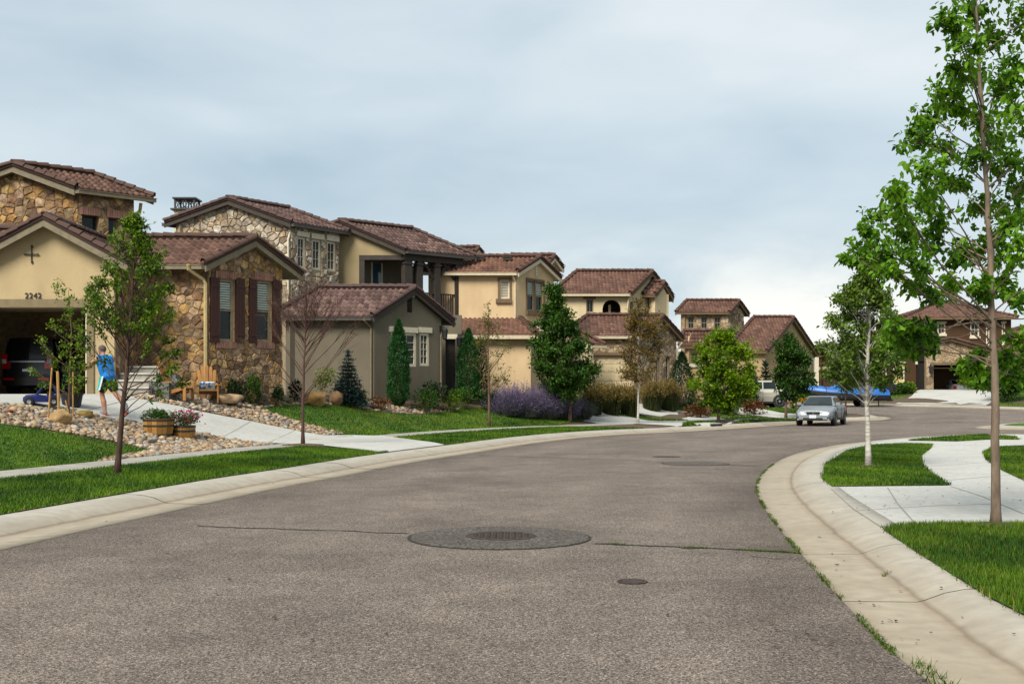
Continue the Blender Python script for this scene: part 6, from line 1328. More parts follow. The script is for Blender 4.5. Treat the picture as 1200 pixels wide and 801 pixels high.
for args in (("long tan layered boulder beside the drive", 262, 475, 46, 17, (.38, .27, .17), 1, None, .7, .04), ("dark brown pitted boulder at the lawn's tip", 306, 477, 28, 17, (.16, .12, .085), 2), ("pale tan boulder behind the dark brown one", 320, 471, 28, 15, (.42, .32, .21), 3), ("large orange-tan slab boulder behind the bare tree", 366, 476, 42, 22, (.50, .31, .14), 4),
             ("rounded brown boulder between orange slab and spruce", 393, 476, 28, 17, (.34, .21, .12), 5), ("small mossy flat boulder by the orange slab", 336, 473, 20, 8, (.20, .18, .08), 6), ("square tan block boulder at the tree stakes", 65, 498, 36, 19, (.42, .29, .15), 7), ("golden rounded boulder beside the driveway court", 99, 491, 26, 12, (.40, .28, .10), 8),
             ("small black rock below the flower barrels", 179, 522, 14, 7, (.05, .05, .05), 9), ("reddish flat rock at the gravel's far left", 8, 486, 16, 6, (.22, .09, .06), 10), ("grey flat rock in front of the running man", 122, 500, 26, 8, (.30, .25, .19), 11), ("brownish boulder below the leaning tree", 140, 517, 22, 8, (.32, .20, .13), 12),
             ("white-grey rock at the foot of the side-on chair", 228, 470, 16, 8, (.52, .48, .43), 13), ("pinkish rock before the steps", 178, 469, 14, 7, (.50, .36, .28), 14), ("pale rock beside the layered boulder", 240, 474, 15, 8, (.55, .48, .40), 15), ("dark green-black rock left of the leaning trunk", 128, 515, 14, 6, (.07, .08, .06), 16)): boulder(*args)
# ------------------------------------------------------------------ vehicles
def paint(n, c, m=.25, r=.42): return mat(n, c, None, rough=r, spec=.4, metal=m, coat=.12)
M_SILVER = paint("paint_silver", (.23, .255, .275)); M_SILVW = paint("paint_champagne", (.46, .44, .38), .5); M_BLACKP = paint("paint_black", (.003, .003, .004), .0, .25); M_GREYP = paint("paint_grey", (.42, .44, .46))
M_TYRE = mat("tyre_rubber", (.012, .012, .012), (.02, .02, .02), rough=.85); M_RIM = mat("rim_alloy", (.55, .56, .57), (.42, .43, .44), scale=20, rough=.3, metal=.8, spec=.5); M_CGLASS = mat("car_glass", (.008, .012, .012), (.02, .028, .028), scale=2, rough=.06, spec=.3)
M_LAMP = mat("lamp_clear", (.34, .36, .37), (.14, .15, .16), scale=18, rough=.3, spec=.35); M_AMBER = mat("lamp_amber", (.75, .27, .03), rough=.2, spec=.7); M_REDL = mat("lamp_red", (.20, .006, .006), (.30, .014, .01), scale=15, rough=.15, spec=.7); M_CHROME = mat("chrome", (.4, .4, .4), rough=.3, metal=1.0); M_PLATE = mat("plate_white", (.62, .66, .68), (.5, .54, .58), scale=20, rough=.4); M_PLASTIC = mat("plastic_black", (.015, .015, .016), rough=.55)
class Local:
    def __init__(s, o, ang, k=1.0): s.o = Vector(o); s.k = k; s.f = Vector((math.cos(ang), math.sin(ang), 0)); s.l = Vector((-math.sin(ang), math.cos(ang), 0))
    def __call__(s, x, y, z): return s.o + (s.f * x + s.l * y + Vector((0, 0, z))) * s.k
def loft(mb, rings, closed=True, cap=True, tone=None):
    n = len(rings[0]); o = []
    for r in rings: o += r
    F_ = [(i * n + j, i * n + (j + 1) % n, (i + 1) * n + (j + 1) % n, (i + 1) * n + j) for i in range(len(rings) - 1) for j in range(n if closed else n - 1)]
    if cap: F_ += [tuple(range(n))[::-1], tuple((len(rings) - 1) * n + j for j in range(n))]
    mb.add(o, F_, tone)
def quadp(mb, L, pts, th=.008):
    """thin panel through points given in car space, raised along its normal"""
    P = [L(*p) for p in pts]; n = (P[1] - P[0]).cross(P[2] - P[0]).normalized(); c = sum(P, Vector()) / len(P)
    ctr = L(0, 0, .8)
    if n.dot(c - ctr) < 0: n = -n
    k = len(P); mb.add([p + n * th for p in P] + [p - n * th for p in P], [tuple(range(k)), tuple(range(k, 2 * k))[::-1]] + [(i, k + i, k + (i + 1) % k, (i + 1) % k) for i in range(k)])
SEDAN = dict(L=4.65, W=1.79, wb=(1.36, -1.32), wr=.31, top=[(2.30, .50), (2.22, .66), (2.05, .74), (1.1, .92), (.3, .95), (-1.4, .98), (-1.75, 1.0), (-2.15, .99), (-2.28, .90), (-2.33, .62)], hw=[(2.33, .62), (2.25, .74), (2.0, .84), (1.2, .885), (-1.4, .885), (-1.95, .85), (-2.2, .78), (-2.33, .66)],
             base=(1.12, -1.72, .80, .77, .955), roof=(.32, -1.02, .60, .58, 1.40), split=[(.62, -.30), (-.38, -1.15)])
WAGON = dict(L=4.7, W=1.84, wb=(1.42, -1.38), wr=.37, top=[(2.30, .62), (2.22, .80), (2.05, .93), (1.15, 1.06), (.3, 1.10), (-1.6, 1.12), (-2.1, 1.14), (-2.27, 1.10), (-2.34, .66)], hw=[(2.33, .66), (2.25, .78), (2.0, .88), (1.2, .92), (-1.6, .92), (-2.1, .89), (-2.25, .85), (-2.35, .76)],
             base=(1.1, -2.22, .84, .82, 1.10), roof=(.35, -1.95, .66, .66, 1.72), split=[(.62, -.30), (-.38, -1.15), (-1.22, -2.0)])
def car(name, label, o, ang, S, pm, view, plate=None, cat="car"):
    T = thing(name, o, label, cat); L = Local(o, ang); xs = [p[0] for p in S['top']]; body = MB(); rings = []
    for x in sorted(set(xs + [2.0, 1.7, .8, -.5, -1.0]), reverse=True):
        zt = float(np.interp(-x, [-p[0] for p in S['top']], [p[1] for p in S['top']])); hw = float(np.interp(-x, [-p[0] for p in S['hw']], [p[1] for p in S['hw']])); zb = .24 if abs(x) < 2.2 else .32
        h = [(hw * .86, zb), (hw * .97, zb + .10), (hw, zb + (zt - zb) * .5), (hw * .985, zt - (zt - zb) * .2), (hw * .93, zt - .04), (hw * .80, zt), (hw * .4, zt + .022)]
        rings.append([L(x, y, z) for y, z in h] + [L(x, -y, z) for y, z in reversed(h)])
    loft(body, rings); body.build("body", pm, T, smooth=False)
    bf, bb, wf, wb_, zb = S['base']; rf, rb, rwf, rwb, zr = S['roof']; cab = MB()
    def ring(f): 
        e = f ** .9; x0, x1 = bf + (rf - bf) * f, bb + (rb - bb) * f; w0, w1 = wf + (rwf - wf) * e, wb_ + (rwb - wb_) * e; z = zb - .03 + (zr - zb - .02) * f; return [L(x0, w0 * .93, z), L(x0 + .04, w0 * .5, z), L(x0 + .05, 0, z), L(x0 + .04, -w0 * .5, z), L(x0, -w0 * .93, z), L(x0 - .1, -w0, z), L((x0 + x1) / 2, -(w0 + w1) / 2 * 1.015, z), L(x1 + .1, -w1, z), L(x1, -w1 * .92, z), L(x1 - .03, 0, z), L(x1, w1 * .92, z), L(x1 + .1, w1, z), L((x0 + x1) / 2, (w0 + w1) / 2 * 1.015, z), L(x0 - .1, w0, z)]
    R_ = [ring(f) for f in (0, .35, .7, .93, 1.0)]; c = L((rf + rb) / 2, 0, zr + .035); top = [p.lerp(c, .10) + Vector((0, 0, .028)) for p in R_[-1]]; R_.append(top); loft(cab, R_); cab.build("cabin", pm, T)
    def P(side, x, f):       # point on the cabin side
        e = f ** .9; x0, x1 = bf + (rf - bf) * f, bb + (rb - bb) * f; w = (wf + (rwf - wf) * e + wb_ + (rwb - wb_) * e) / 2 * 1.0; return (x, side * w * 1.012, zb - .03 + (zr - zb - .02) * f)
    g = MB(); quadp(g, L, [(bf - .03 + .05, wf * .86, zb + .03), (bf + .02 + .03, 0, zb + .03), (rf + .07, 0, zr - .06), (rf + .06, rwf * .86, zr - .06)], .012); quadp(g, L, [(bf + .02, -wf * .86, zb + .03), (rf + .06, -rwf * .86, zr - .06), (rf + .07, 0, zr - .06), (bf + .05, 0, zb + .03)], .012); g.build("windshield", M_CGLASS, T)
    g = MB(); quadp(g, L, [(bb + .06, wb_ * .8, zb + .06), (bb + .06, -wb_ * .8, zb + .06), (rb + .01, -rwb * .8, zr - .07), (rb + .01, rwb * .8, zr - .07)], .016); g.build("rear_window", M_CGLASS, T)
    for sd_ in (1, -1):
        for a, b in S['split']:
            k = (bf - rf) if a > .5 else 0; q = [P(sd_, a - .0 + (.22 if a > .5 else 0), .14), P(sd_, b, .14), P(sd_, b + (.16 if b < -1.1 and S is SEDAN else 0), .86), P(sd_, a - (.12 if a > .5 else 0), .86)]
            g = MB(); quadp(g, L, q, .012); g.build("side_window", M_CGLASS, T)
        m = MB(); p = P(sd_, bf - .30, .05); m.box(L(p[0], p[1] + sd_ * .12, zb + .07), (.14, .2, .13), ang); m.build("mirror", pm, T)
        hw = max(h[1] for h in S['hw']); dm = MB()
        for x in (S['split'][0][0] + .2, S['split'][0][1] - .03, S['split'][1][1] - .02): dm.para(L(x, sd_ * (hw - .012), .36), L.f * .012, L.l * sd_ * .016, Vector((0, 0, zb - .44)))
        dm.build("door_gap", M_PLASTIC, T, kind="stuff"); m = MB()
        for x in (S['split'][0][1] + .12, S['split'][1][1] + .1): m.box(L(x, sd_ * (hw + .004), zb - .13), (.16, .03, .03), ang)
        m.build("door_handle", pm, T, kind="stuff"); m = MB(); m.para(L(1.0, sd_ * (hw - .01), .26), L.f * -2.0, L.l * sd_ * .03, Vector((0, 0, .1))); m.build("sill_trim", M_PLASTIC, T)
        for x in S['wb']:
            r = S['wr']; y = sd_ * (hw - .10); ax = L.l * sd_; m = MB(); m.lathe([(r + .055, 0), (r + .055, .107)], L(x, sd_ * (hw - .10), r + .01), 20, ax); m.build("wheel_arch", M_PLASTIC, T)
            m = MB(); m.lathe([(r * .6, -.10), (r * .93, -.10), (r, -.07), (r, .09), (r * .95, .118), (r * .66, .122)], L(x, y, r), 22, ax); w = m.build("wheel", M_TYRE, T); m = MB(); m.lathe([(r * .66, .06), (r * .66, .119), (r * .60, .126), (r * .58, .09), (r * .2, .10), (r * .18, .125), (.01, .13)], L(x, y, r), 18, ax)
            for k in range(5):
                t = k * 1.2566 + .3; u = L.f * math.cos(t) + Vector((0, 0, 1)) * math.sin(t); v = L.f * -math.sin(t) + Vector((0, 0, 1)) * math.cos(t); m.para(L(x, y, r) + ax * .10 - v * .03 + u * r * .15, u * r * .46, v * .06, ax * .022)
            m.build("rim", M_RIM, w)
    xf = S['top'][0][0]
    m = MB(); m.box(L(xf + .015, 0, .40), (.10, 1.28, .20), ang); m.box(L(xf - .08, 0, .30), (.14, 1.46, .08), ang); m.build("front_bumper", pm, T); m = MB(); m.box(L(xf + .065, 0, .335), (.02, .9, .09), ang); m.build("air_intake", M_PLASTIC, T)
    zl = S['top'][1][1] - .09
    m = MB()
    for k in range(4): m.box(L(xf - .018, 0, zl - .05 + k * .035), (.05, .56, .016), ang)
    m.box(L(xf - .03, 0, zl), (.05, .62, .16), ang); m.build("grille", M_PLASTIC, T); m = MB(); m.box(L(xf - .02, 0, zl + .085), (.05, .62, .014), ang); m.box(L(xf - .005, 0, zl + .005), (.03, .07, .045), ang); m.build("grille_trim", M_CHROME, T)
    for sd_ in (1, -1):
        m = MB(); m.para(L(xf - .02, sd_ * .33, zl - .06), L.l * sd_ * .30 - L.f * .10, L.f * -.06, Vector((0, 0, .135))); m.build("headlight", M_LAMP, T); m = MB(); m.para(L(xf - .125, sd_ * .635, zl - .05), L.l * sd_ * .10 - L.f * .10, L.f * -.05, Vector((0, 0, .12))); m.build("turn_signal", M_AMBER, T); m = MB(); m.box(L(xf + .06, sd_ * .52, .37), (.03, .16, .09), ang); m.build("fog_lamp", M_LAMP, T)
        xr = S['top'][-2][0]; zt = S['top'][-2][1]; m = MB(); m.para(L(xr - .05, sd_ * .56, zt - .28), L.l * sd_ * .24 + L.f * .06, L.f * -.05, Vector((0, 0, .24))); m.build("taillight", M_REDL, T)
    m = MB(); m.box(L(xf + .082, 0, .44), (.012, .32, .15), ang); m.build("license_plate", M_PLATE, T); m = MB(); m.box(L(S['top'][-1][0] - .03, 0, .42), (.12, 1.5, .24), ang); m.build("rear_bumper", pm, T); m = MB(); m.box(L(S['top'][-2][0] - .055, 0, .74), (.012, .32, .15), ang); m.build("license_plate", M_PLATE, T)
    return T, L
fx = ray(957, 498.4, 54.3); hv = math.radians(180 + 65); car("sedan", "silver four-door sedan facing the camera at the bend", (fx.x + .42 * 1.36, fx.y + .91 * 1.36, .012), math.atan2(-.91, -.42), SEDAN, M_SILVER, 'front')
w0 = ray(891, 473, 74.0); w0.z = gz(w0); car("station_wagon", "champagne silver wagon half hidden behind the lime tree", (w0.x - .35, w0.y, w0.z + .05), math.pi, WAGON, M_SILVW, 'side')
SUV = dict(WAGON); SUV.update(base=(1.0, -2.2, .90, .88, 1.16), roof=(.35, -2.05, .74, .74, 1.84))
g0 = Vector(((31 - 600) / FPX * 36.6, 36.6 + 2.4, 1.49)); T, L = car("black_suv", "black sport utility vehicle parked nose-in inside the open garage", g0, math.pi / 2, SUV, M_BLACKP, 'rear')
m = MB(); m.box(L(-2.32, 0, 1.05), (.05, 1.1, .05), math.pi / 2); m.build("tailgate_trim", M_CHROME, T)
for s in (-1, 1):
    m = MB(); m.box(L(-2.42, s * .55, .5), (.03, .34, .07), math.pi / 2); m.build("reflector", M_REDL, T)
    m = MB(); m.box(L(-2.345, s * .72, 1.12), (.06, .16, .34), math.pi / 2); m.build("taillight", M_REDL, T); m = MB(); m.box(L(-2.36, s * .72, 1.06), (.06, .13, .13), math.pi / 2); m.build("reversing_light", M_LAMP, T)
g1 = ray(1116, 459, 94.0); g1.z = 1.22; car("parked_car", "grey car backed into the shade of the brown house garage", (g1.x, g1.y, 1.25), math.pi / 2, SEDAN, M_GREYP, 'rear')
m = MB(); x0, x1 = ray(1092, 460, 91).x, ray(1158, 460, 91).x; m.para((x0, 90.1, .6), (x1 - x0, 0, 0), (0, 6, 0), (0, 0, .62)); m.build("garage_floor", M_WALK, HF)
# boat under a blue cover on its trailer
def boat_trailer():
    y = 79.3; zr = float(zroad(0, y)); x = lambda px: (px - 600) / FPX * y; zz = lambda py: CAM_H + (HORIZON - py) / FPX * y; o = (x(1000), y, zr); T = thing("boat_trailer", o, "galvanised black boat trailer at the far kerb", "trailer")
    m = MB(); m.para((x(958), y - .62, zr + .52), (x(1036) - x(958), 0, 0), (0, .07, 0), (0, 0, .1)); m.para((x(958), y + .55, zr + .52), (x(1036) - x(958), 0, 0), (0, .07, 0), (0, 0, .1))
    for px in (965, 990, 1012, 1035): m.para((x(px), y - .6, zr + .5), (.09, 0, 0), (0, 1.2, 0), (0, 0, .08))
    m.tube([(x(958), y - .58, zr + .56), (x(938), y, zr + .5), (x(930), y, zr + .5)], .04, 5); m.tube([(x(958), y + .58, zr + .56), (x(938), y, zr + .5)], .04, 5); m.build("frame", M_PLASTIC, T)
    for s in (-1, 1):
        for px in (1009,):
            m = MB(); c = Vector((x(px), y + s * .78, zr + .31)); ax = (0, s, 0); m.lathe([(.18, -.09), (.29, -.09), (.31, -.05), (.31, .06), (.29, .09), (.2, .09)], c, 18, ax); w = m.build("wheel", M_TYRE, T); m = MB(); m.lathe([(.2, .05), (.2, .092), (.17, .08), (.05, .085), (.01, .1)], c, 14, ax); m.build("rim", M_TRIM_WH, w)
            f = MB(); pts = [Vector((c.x + .46 * math.cos(t), c.y, c.z + .42 * math.sin(t))) for t in np.linspace(.15, math.pi - .15, 7)]; f.tube(pts, .05, 4); f.build("mudguard", M_PLASTIC, T)
    for px in (945, 1028): m = MB(); m.tube([(x(px), y - .3, zr), (x(px), y - .3, zr + .5)], .035, 6); m.build("stand", M_PLASTIC, T)
    B = thing("covered_boat", (x(990), y, zr + .6), "boat under a bright blue tarpaulin sitting on the trailer", "boat"); n = 13; st = np.linspace(0, 1, 15); rc, rh = [], []
    for t in st:
        xx = x(936) + (x(1037) - x(936)) * t; w = 1.02 * (1 - (1 - min(1, t / .55)) ** 2.2) * (1 - .08 * max(0, t - .7)) + .02; zg = zz(462.5) + (.42 * (1 - t) ** 2); top = zz(453.5) + .12 * math.sin(t * 9) * (1 if t > .12 else .3) + (.26 if .38 < t < .58 else 0) - .14 * max(0, t - .75) / .25
        top = max(top, zg + .06); rc.append([Vector((xx, y + w * math.cos(a) * 1.03, zg + (top - zg) * max(0, math.sin(a)) ** .7 + (.0 if math.sin(a) > .01 else -.02))) for a in np.linspace(0, math.pi, n)]); zk = zz(470) + (zg - zz(470)) * (1 - min(1, t / .5)) ** 2
        rh.append([Vector((xx, y + w * math.cos(a), zg + .03 + (zk - zg) * math.sin(a) ** .55)) for a in np.linspace(0, math.pi, 9)])
    m = MB(); loft(m, rc, closed=False, cap=False); m.build("cover", mat("tarp_blue", (.008, .14, .44), (.004, .075, .28), scale=3, rough=.45, bump=.5, bscale=5, spec=.5), B, smooth=True); m = MB(); loft(m, rh, closed=False, cap=False); m.add([r for r in rh[-1]], [tuple(range(9))]); m.build("hull", mat("hull_dark", (.03, .035, .04), (.05, .055, .06), rough=.3, spec=.5), B, smooth=True)
    for t in (.3, .62): r = rc[int(t * 14)]; m = MB(); m.tube([p + Vector((0, 0, .012)) for p in r], .022, 4); m.build("strap", M_PLASTIC, B)
    m = MB(); c = Vector((x(1041), y, zz(459))); m.box(c + Vector((.05, 0, .3)), (.5, .36, .5), .0); m.tube([c + Vector((0, 0, .1)), c + Vector((.12, 0, -.5))], [.14, .09], 7); m.lathe([(.02, -.2), (.09, 0), (.08, .3), (.02, .4)], c + Vector((-.05, 0, -.55)), 8, (1, 0, 0)); m.tube([c + Vector((-.05, 0, .55)), c + Vector((.4, 0, .42)), c + Vector((.42, 0, .1))], [.17, .16, .1], 7); m.build("outboard_motor", M_PLASTIC, B)
boat_trailer()
# ------------------------------------------------------------------ the running man
def capsule(mb, pts, rad, n=10):
    P = [Vector(p) for p in pts]; mb.tube([P[0] + (P[0] - P[1]).normalized() * rad[0] * .6] + P + [P[-1] + (P[-1] - P[-2]).normalized() * rad[-1] * .6], [rad[0] * .55] + list(rad) + [rad[-1] * .55], n)
def ball(mb, c, r):
    V, F_ = ICO2; mb.add([Vector(c) + Vector((v[0] * r[0], v[1] * r[1], v[2] * r[2])) for v in V], [tuple(f) for f in F_])
def fuse(mb, name, m, parent, vox, it=3):
    """weld overlapping volumes into one continuous skin"""
    me = bpy.data.meshes.new(name); o = Vector(ORG[parent.name]); me.from_pydata([Vector(p) - o for p in mb.v], [], mb.f); ob = bpy.data.objects.new(name, me); C.objects.link(ob)
    md = ob.modifiers.new("r", 'REMESH'); md.mode = 'VOXEL'; md.voxel_size = vox; md.use_smooth_shade = True; sm = ob.modifiers.new("s", 'SMOOTH'); sm.iterations = it; sm.factor = .5
    nm = bpy.data.meshes.new_from_object(ob.evaluated_get(bpy.context.evaluated_depsgraph_get())); bpy.data.objects.remove(ob); nm.materials.clear(); nm.materials.append(m); nm.polygons.foreach_set("use_smooth", [True] * len(nm.polygons)); return link(name, nm, parent, o)
def man():
    b = GL(126.5, 487.5); b.z += .036; T = thing("person", b, "man in blue sleeveless top and dark shorts running across the driveway court", "person"); L = Local(b, math.radians(143), 1.03); skin = mat("skin", (.44, .235, .16), (.38, .19, .125), scale=8, rough=.6)
    J = lambda *p: L(*p); k = MB()
    capsule(k, [J(0, 0, .92), J(.05, 0, 1.08), J(.13, 0, 1.30), J(.16, 0, 1.38)], [.135, .13, .155, .12], 14); capsule(k, [J(.14, .17, 1.385), J(.14, -.17, 1.385)], [.075, .075]); capsule(k, [J(.17, 0, 1.40), J(.22, 0, 1.52)], [.06, .056])
    ball(k, J(.255, 0, 1.605), (.098, .083, .118)); ball(k, J(.30, 0, 1.555), (.055, .055, .055)); ball(k, J(.355, 0, 1.60), (.02, .013, .022)); ball(k, J(.25, .085, 1.60), (.02, .014, .032)); ball(k, J(.25, -.085, 1.60), (.02, .014, .032)); ball(k, J(.335, 0, 1.556), (.018, .028, .010)); ball(k, J(.33, 0, 1.632), (.02, .055, .014))
    for s, el, wr in ((1, (.38, .25, 1.22), (.62, .20, 1.15)), (-1, (.30, -.30, 1.16), (.52, -.20, 1.12))):
        capsule(k, [J(.14, s * .215, 1.37), J(.24, s * .25, 1.29), J(*el), J((el[0] + wr[0]) / 2, (el[1] + wr[1]) / 2, (el[2] + wr[2]) / 2 + .005), J(*wr)], [.072, .062, .050, .050, .033]); d = (J(*wr) - J(*el)).normalized(); u = Vector((0, 0, 1)); sd_ = d.cross(u).normalized(); up = sd_.cross(d); w = J(*wr)
        capsule(k, [w, w + d * .05, w + d * .085], [.028, .036, .030], 8)
        for i in range(4):
            f0 = w + d * .085 + up * (.027 - .018 * i); ln = (.060, .070, .066, .052)[i]; m1 = f0 + d * ln * .5; m2 = m1 + (d * .7 - sd_ * .55 * s) * ln * .35; k.tube([f0 - d * .02, m1, m2, m2 + (d * .2 - sd_ * .9 * s) * ln * .3], [.0095, .009, .0085, .006], 6)
        t0 = w + d * .03 + up * .03; k.tube([t0 - up * .01, t0 + d * .025 + up * .022, t0 + d * .055 + up * .024], [.012, .0105, .008], 6)
    legs = ((1, [(0, .09, .90), (.06, .10, .70), (.10, .10, .50), (.03, .10, .32), (-.03, .10, .09)], (.02, .16)), (-1, [(0, -.09, .90), (-.06, -.10, .70), (-.17, -.10, .52), (-.36, -.10, .40), (-.55, -.10, .29)], None))
    for s, pts, _ in legs: capsule(k, [J(*p) for p in pts], [.115, .092, .064, .07, .042], 12)
    body = fuse(k, "body", skin, T, .011)
    sh = MB(); capsule(sh, [J(-.02, 0, .90), J(.03, 0, 1.02), J(.12, 0, 1.27), J(.155, 0, 1.385)], [.20, .185, .215, .155], 16); capsule(sh, [J(.14, .17, 1.40), J(.14, -.17, 1.40)], [.085, .085]); fuse(sh, "shirt", mat("shirt_blue", (.012, .25, .66), (.008, .16, .48), scale=9, rough=.75, bump=.4, bscale=9), T, .014)
    so = MB(); capsule(so, [J(0, 0, .98), J(0, 0, .86)], [.165, .16], 14)
    for s, pts, _ in legs: capsule(so, [J(*pts[0]), J(*pts[1]), J(*[a + (c - a) * .42 for a, c in zip(pts[1], pts[2])])], [.135, .125, .118], 12)
    fuse(so, "shorts", mat("shorts_dark", (.022, .02, .026), (.035, .032, .04), rough=.8), T, .014)
    for s, col, off in ((1, (.03, .48, .50), 0), (1, (.72, .76, .76), -.075)):
        st = MB(); A = [J(-.05 + off, .20, .95), J(-.02 + off, .235, .75), J(.02 + off * .8, .245, .60)]
        for a, c in zip(A[:-1], A[1:]): st.para(a, c - a, L.f * .065, L.l * .012)
        st.build("shorts_stripe", mat("stripe_%d" % (abs(off) * 1000), col, rough=.8), T)
    h = MB(); ball(h, J(.243, 0, 1.635), (.104, .089, .102)); hv_ = [v for v in h.v]; h2 = MB(); keep = [f for f in h.f if all((Vector(h.v[i]) - J(.243, 0, 1.635)).dot(L.f) < .045 + ((h.v[i][2] - J(0, 0, 1.635).z) * .6) and h.v[i][2] > J(0, 0, 1.565).z for i in f)]; h2.add(h.v, keep); h2.build("hair", mat("hair_grey", (.055, .045, .04), (.12, .11, .10), scale=60, rough=.8), T, smooth=True)
    for (hx, hz, tx, tz_, y) in ((-.07, .05, .19, .035, .10), (-.58, .27, -.66, .07, -.10)):
        a, c = J(hx, y, hz), J(tx, y, tz_); s_ = MB(); capsule(s_, [a, a.lerp(c, .5) + Vector((0, 0, .012)), c], [.048, .05, .036], 10); sh_ = fuse(s_, "shoe", mat("shoe_grey", (.16, .15, .15), (.3, .29, .29), scale=25, rough=.8), T, .01, 2)
        d = (c - a).normalized(); nrm = d.cross(L.l).normalized(); nrm = nrm if nrm.z < 0 or abs(nrm.z) < .4 and nrm.dot(L.f) < 0 else -nrm; m = MB(); m.para(a - d * .05 + nrm * .038 - L.l * .043, c - a + d * .095, L.l * .086, nrm * .02); m.build("sole", mat("sole_orange", (.75, .10, .02), rough=.6), sh_)
man()
# ------------------------------------------------------------------ garden furniture and pots
M_TEAK = mat("teak", (.34, .175, .06), (.22, .105, .038), scale=5, detail=6, rough=.65, stretch=(1, 1, .2), bump=.2, bscale=20)
def garden_chair(label, o, ang, clabel):
    T = thing("garden_chair", o, label, "chair", "wooden garden chairs"); L = Local(o, ang); B = lambda nm, a, c, w, th, lat=None: None
    def plank(nm, a, c, w, th):
        a, c = Vector(a), Vector(c); d = (c - a); s = Vector((0, w, 0)); n = d.cross(s).normalized() * th; m = MB(); P = lambda v: L(v.x, v.y, v.z); p0 = a - s / 2; m.para(P(p0), P(p0 + d) - P(p0), P(p0 + s) - P(p0), P(p0 + n) - P(p0)); m.build(nm, M_TEAK, T)
    for i in range(5):      # fan back with a rounded head
        y = (i - 2) * .105; hgt = (.78, .90, .95, .90, .78)[i]; a = Vector((-.12, y * .85, .30)); c = a + Vector((-.34, y * .35, .78)).normalized() * hgt; m = MB(); d = c - a; s = Vector((0, .102, 0)); P = lambda v: L(v.x, v.y, v.z); nr = d.cross(s).normalized() * .022
        V = [a - s * .4, a + s * .4, c + s * .5 - d * .06, c + s * .28, c + d * .02, c - s * .28, c - s * .5 - d * .06]; k = len(V); m.add([P(v) for v in V] + [P(v + nr) for v in V], [tuple(range(k)), tuple(range(k, 2 * k))[::-1]] + [(j, (j + 1) % k, k + (j + 1) % k, k + j) for j in range(k)]); m.build("back_slat", M_TEAK, T)
    for i in range(5): x0 = .42 - i * .115; plank("seat_slat", (x0, 0, .385 - i * .022), (x0 - .10, 0, .385 - i * .022 - .02), .56, .022)
    for s in (1, -1):
        plank("arm", (.48, s * .34, .56), (-.30, s * .33, .56), .13, .028); m = MB(); m.para(L(.36, s * .29 - .02, 0), L.f * .09, L.l * .035, Vector((0, 0, .54))); m.build("leg", M_TEAK, T)
        m = MB(); a, c = L(.42, s * .27 - .015, .34), L(-.62, s * .27 - .015, .02); m.para(a, c - a, L.l * .03, Vector((0, 0, -.0)) + Vector((0, 0, .11))); m.build("rail", M_TEAK, T)
    plank("back_rail", (-.20, 0, .53), (-.24, 0, .60), .64, .025)
    ct = L(.02, 0, .46); m = MB(); n = 8; V = []
    for i in range(n + 1):
        for j in range(n + 1):
            u, v = i / n * 2 - 1, j / n * 2 - 1; t = .075 * ((1 - u ** 4) * (1 - v ** 4)) ** .5; V.append(L(.04 - .12 + v * .10 + t * .8, u * .24, .50 + v * .14 + t * .3))
    k = (n + 1) ** 2; V2 = [p - (L.f * .8 + Vector((0, 0, .3))) * .10 * (((1 - (i // (n + 1) / n * 2 - 1) ** 4) * (1 - (i % (n + 1) / n * 2 - 1) ** 4)) ** .5) for i, p in enumerate(V)]
    q = [(i * (n + 1) + j, (i + 1) * (n + 1) + j, (i + 1) * (n + 1) + j + 1, i * (n + 1) + j + 1) for i in range(n) for j in range(n)]; m.add(V, q); m.add(V2, [f[::-1] for f in q])
    m.build("cushion", mat("cushion_blue_white", (.62, .70, .74), (.06, .19, .42), scale=9, detail=2, lo=.48, hi=.56, rough=.85), origin=ct, smooth=True, label=clabel, cat="cushion", group="chair cushions")
p = ray(243, 461, 35.6); p.z = gz(p) + .03; garden_chair("wooden fan-back garden chair facing the street below the downspout", p, math.radians(-72), "blue and white cushion on the street-facing chair")
p = ray(206, 465, 34.4); p.z = gz(p) + .03; garden_chair("wooden fan-back garden chair seen side-on beside the steps", p, math.radians(-8), "blue and white cushion on the side-on chair")
def barrel(label, px, py, wpx, hpx):
    b = GL(px, py); s = b.y / FPX; R, h = wpx * s / 2, hpx * s; b.z -= .02; T = thing("barrel_planter", b, label, "planter", "half barrel planters"); m = MB(); n = 18
    for i in range(n):
        a0, a1 = 6.2832 * i / n + .012, 6.2832 * (i + 1) / n - .012; rg = []
        for f in (0, .5, 1): r = R * (.84 + .16 * f) * (1 + .03 * math.sin(f * 3.14)); rg.append([b + Vector((math.cos(a) * q, math.sin(a) * q, h * f)) for a in (a0, a1) for q in (r,)] + [b + Vector((math.cos(a) * q, math.sin(a) * q, h * f)) for a in (a1, a0) for q in (r - .03,)])
        loft(m, rg, tone=random.random())
    m.build("staves", mat("oak_stave", (.20, .10, .03), None, tone=(.44, .25, .09), rough=.75, bump=.3, bscale=25), T, kind="stuff")
    for f in (.12, .62, .93): m = MB(); r = R * (.84 + .16 * f) * (1 + .03 * math.sin(f * 3.14)) + .004; m.lathe([(r - .012, -.022), (r, -.022), (r + .004, .022), (r - .010, .022)], b + Vector((0, 0, h * f)), 28); m.build("hoop", M_IRON, T)
    m = MB(); m.lathe([(.01, h * .9), (R * .93, h * .88)], b, 18); m.build("soil", M_SOIL, T); return b, h, s
b1, h1, s1 = barrel("larger oak half barrel planted with trailing greenery", 186, 510.5, 36, 21)
b2, h2, s2 = barrel("smaller oak half barrel full of pink flowers", 214.5, 514.5, 29, 17)
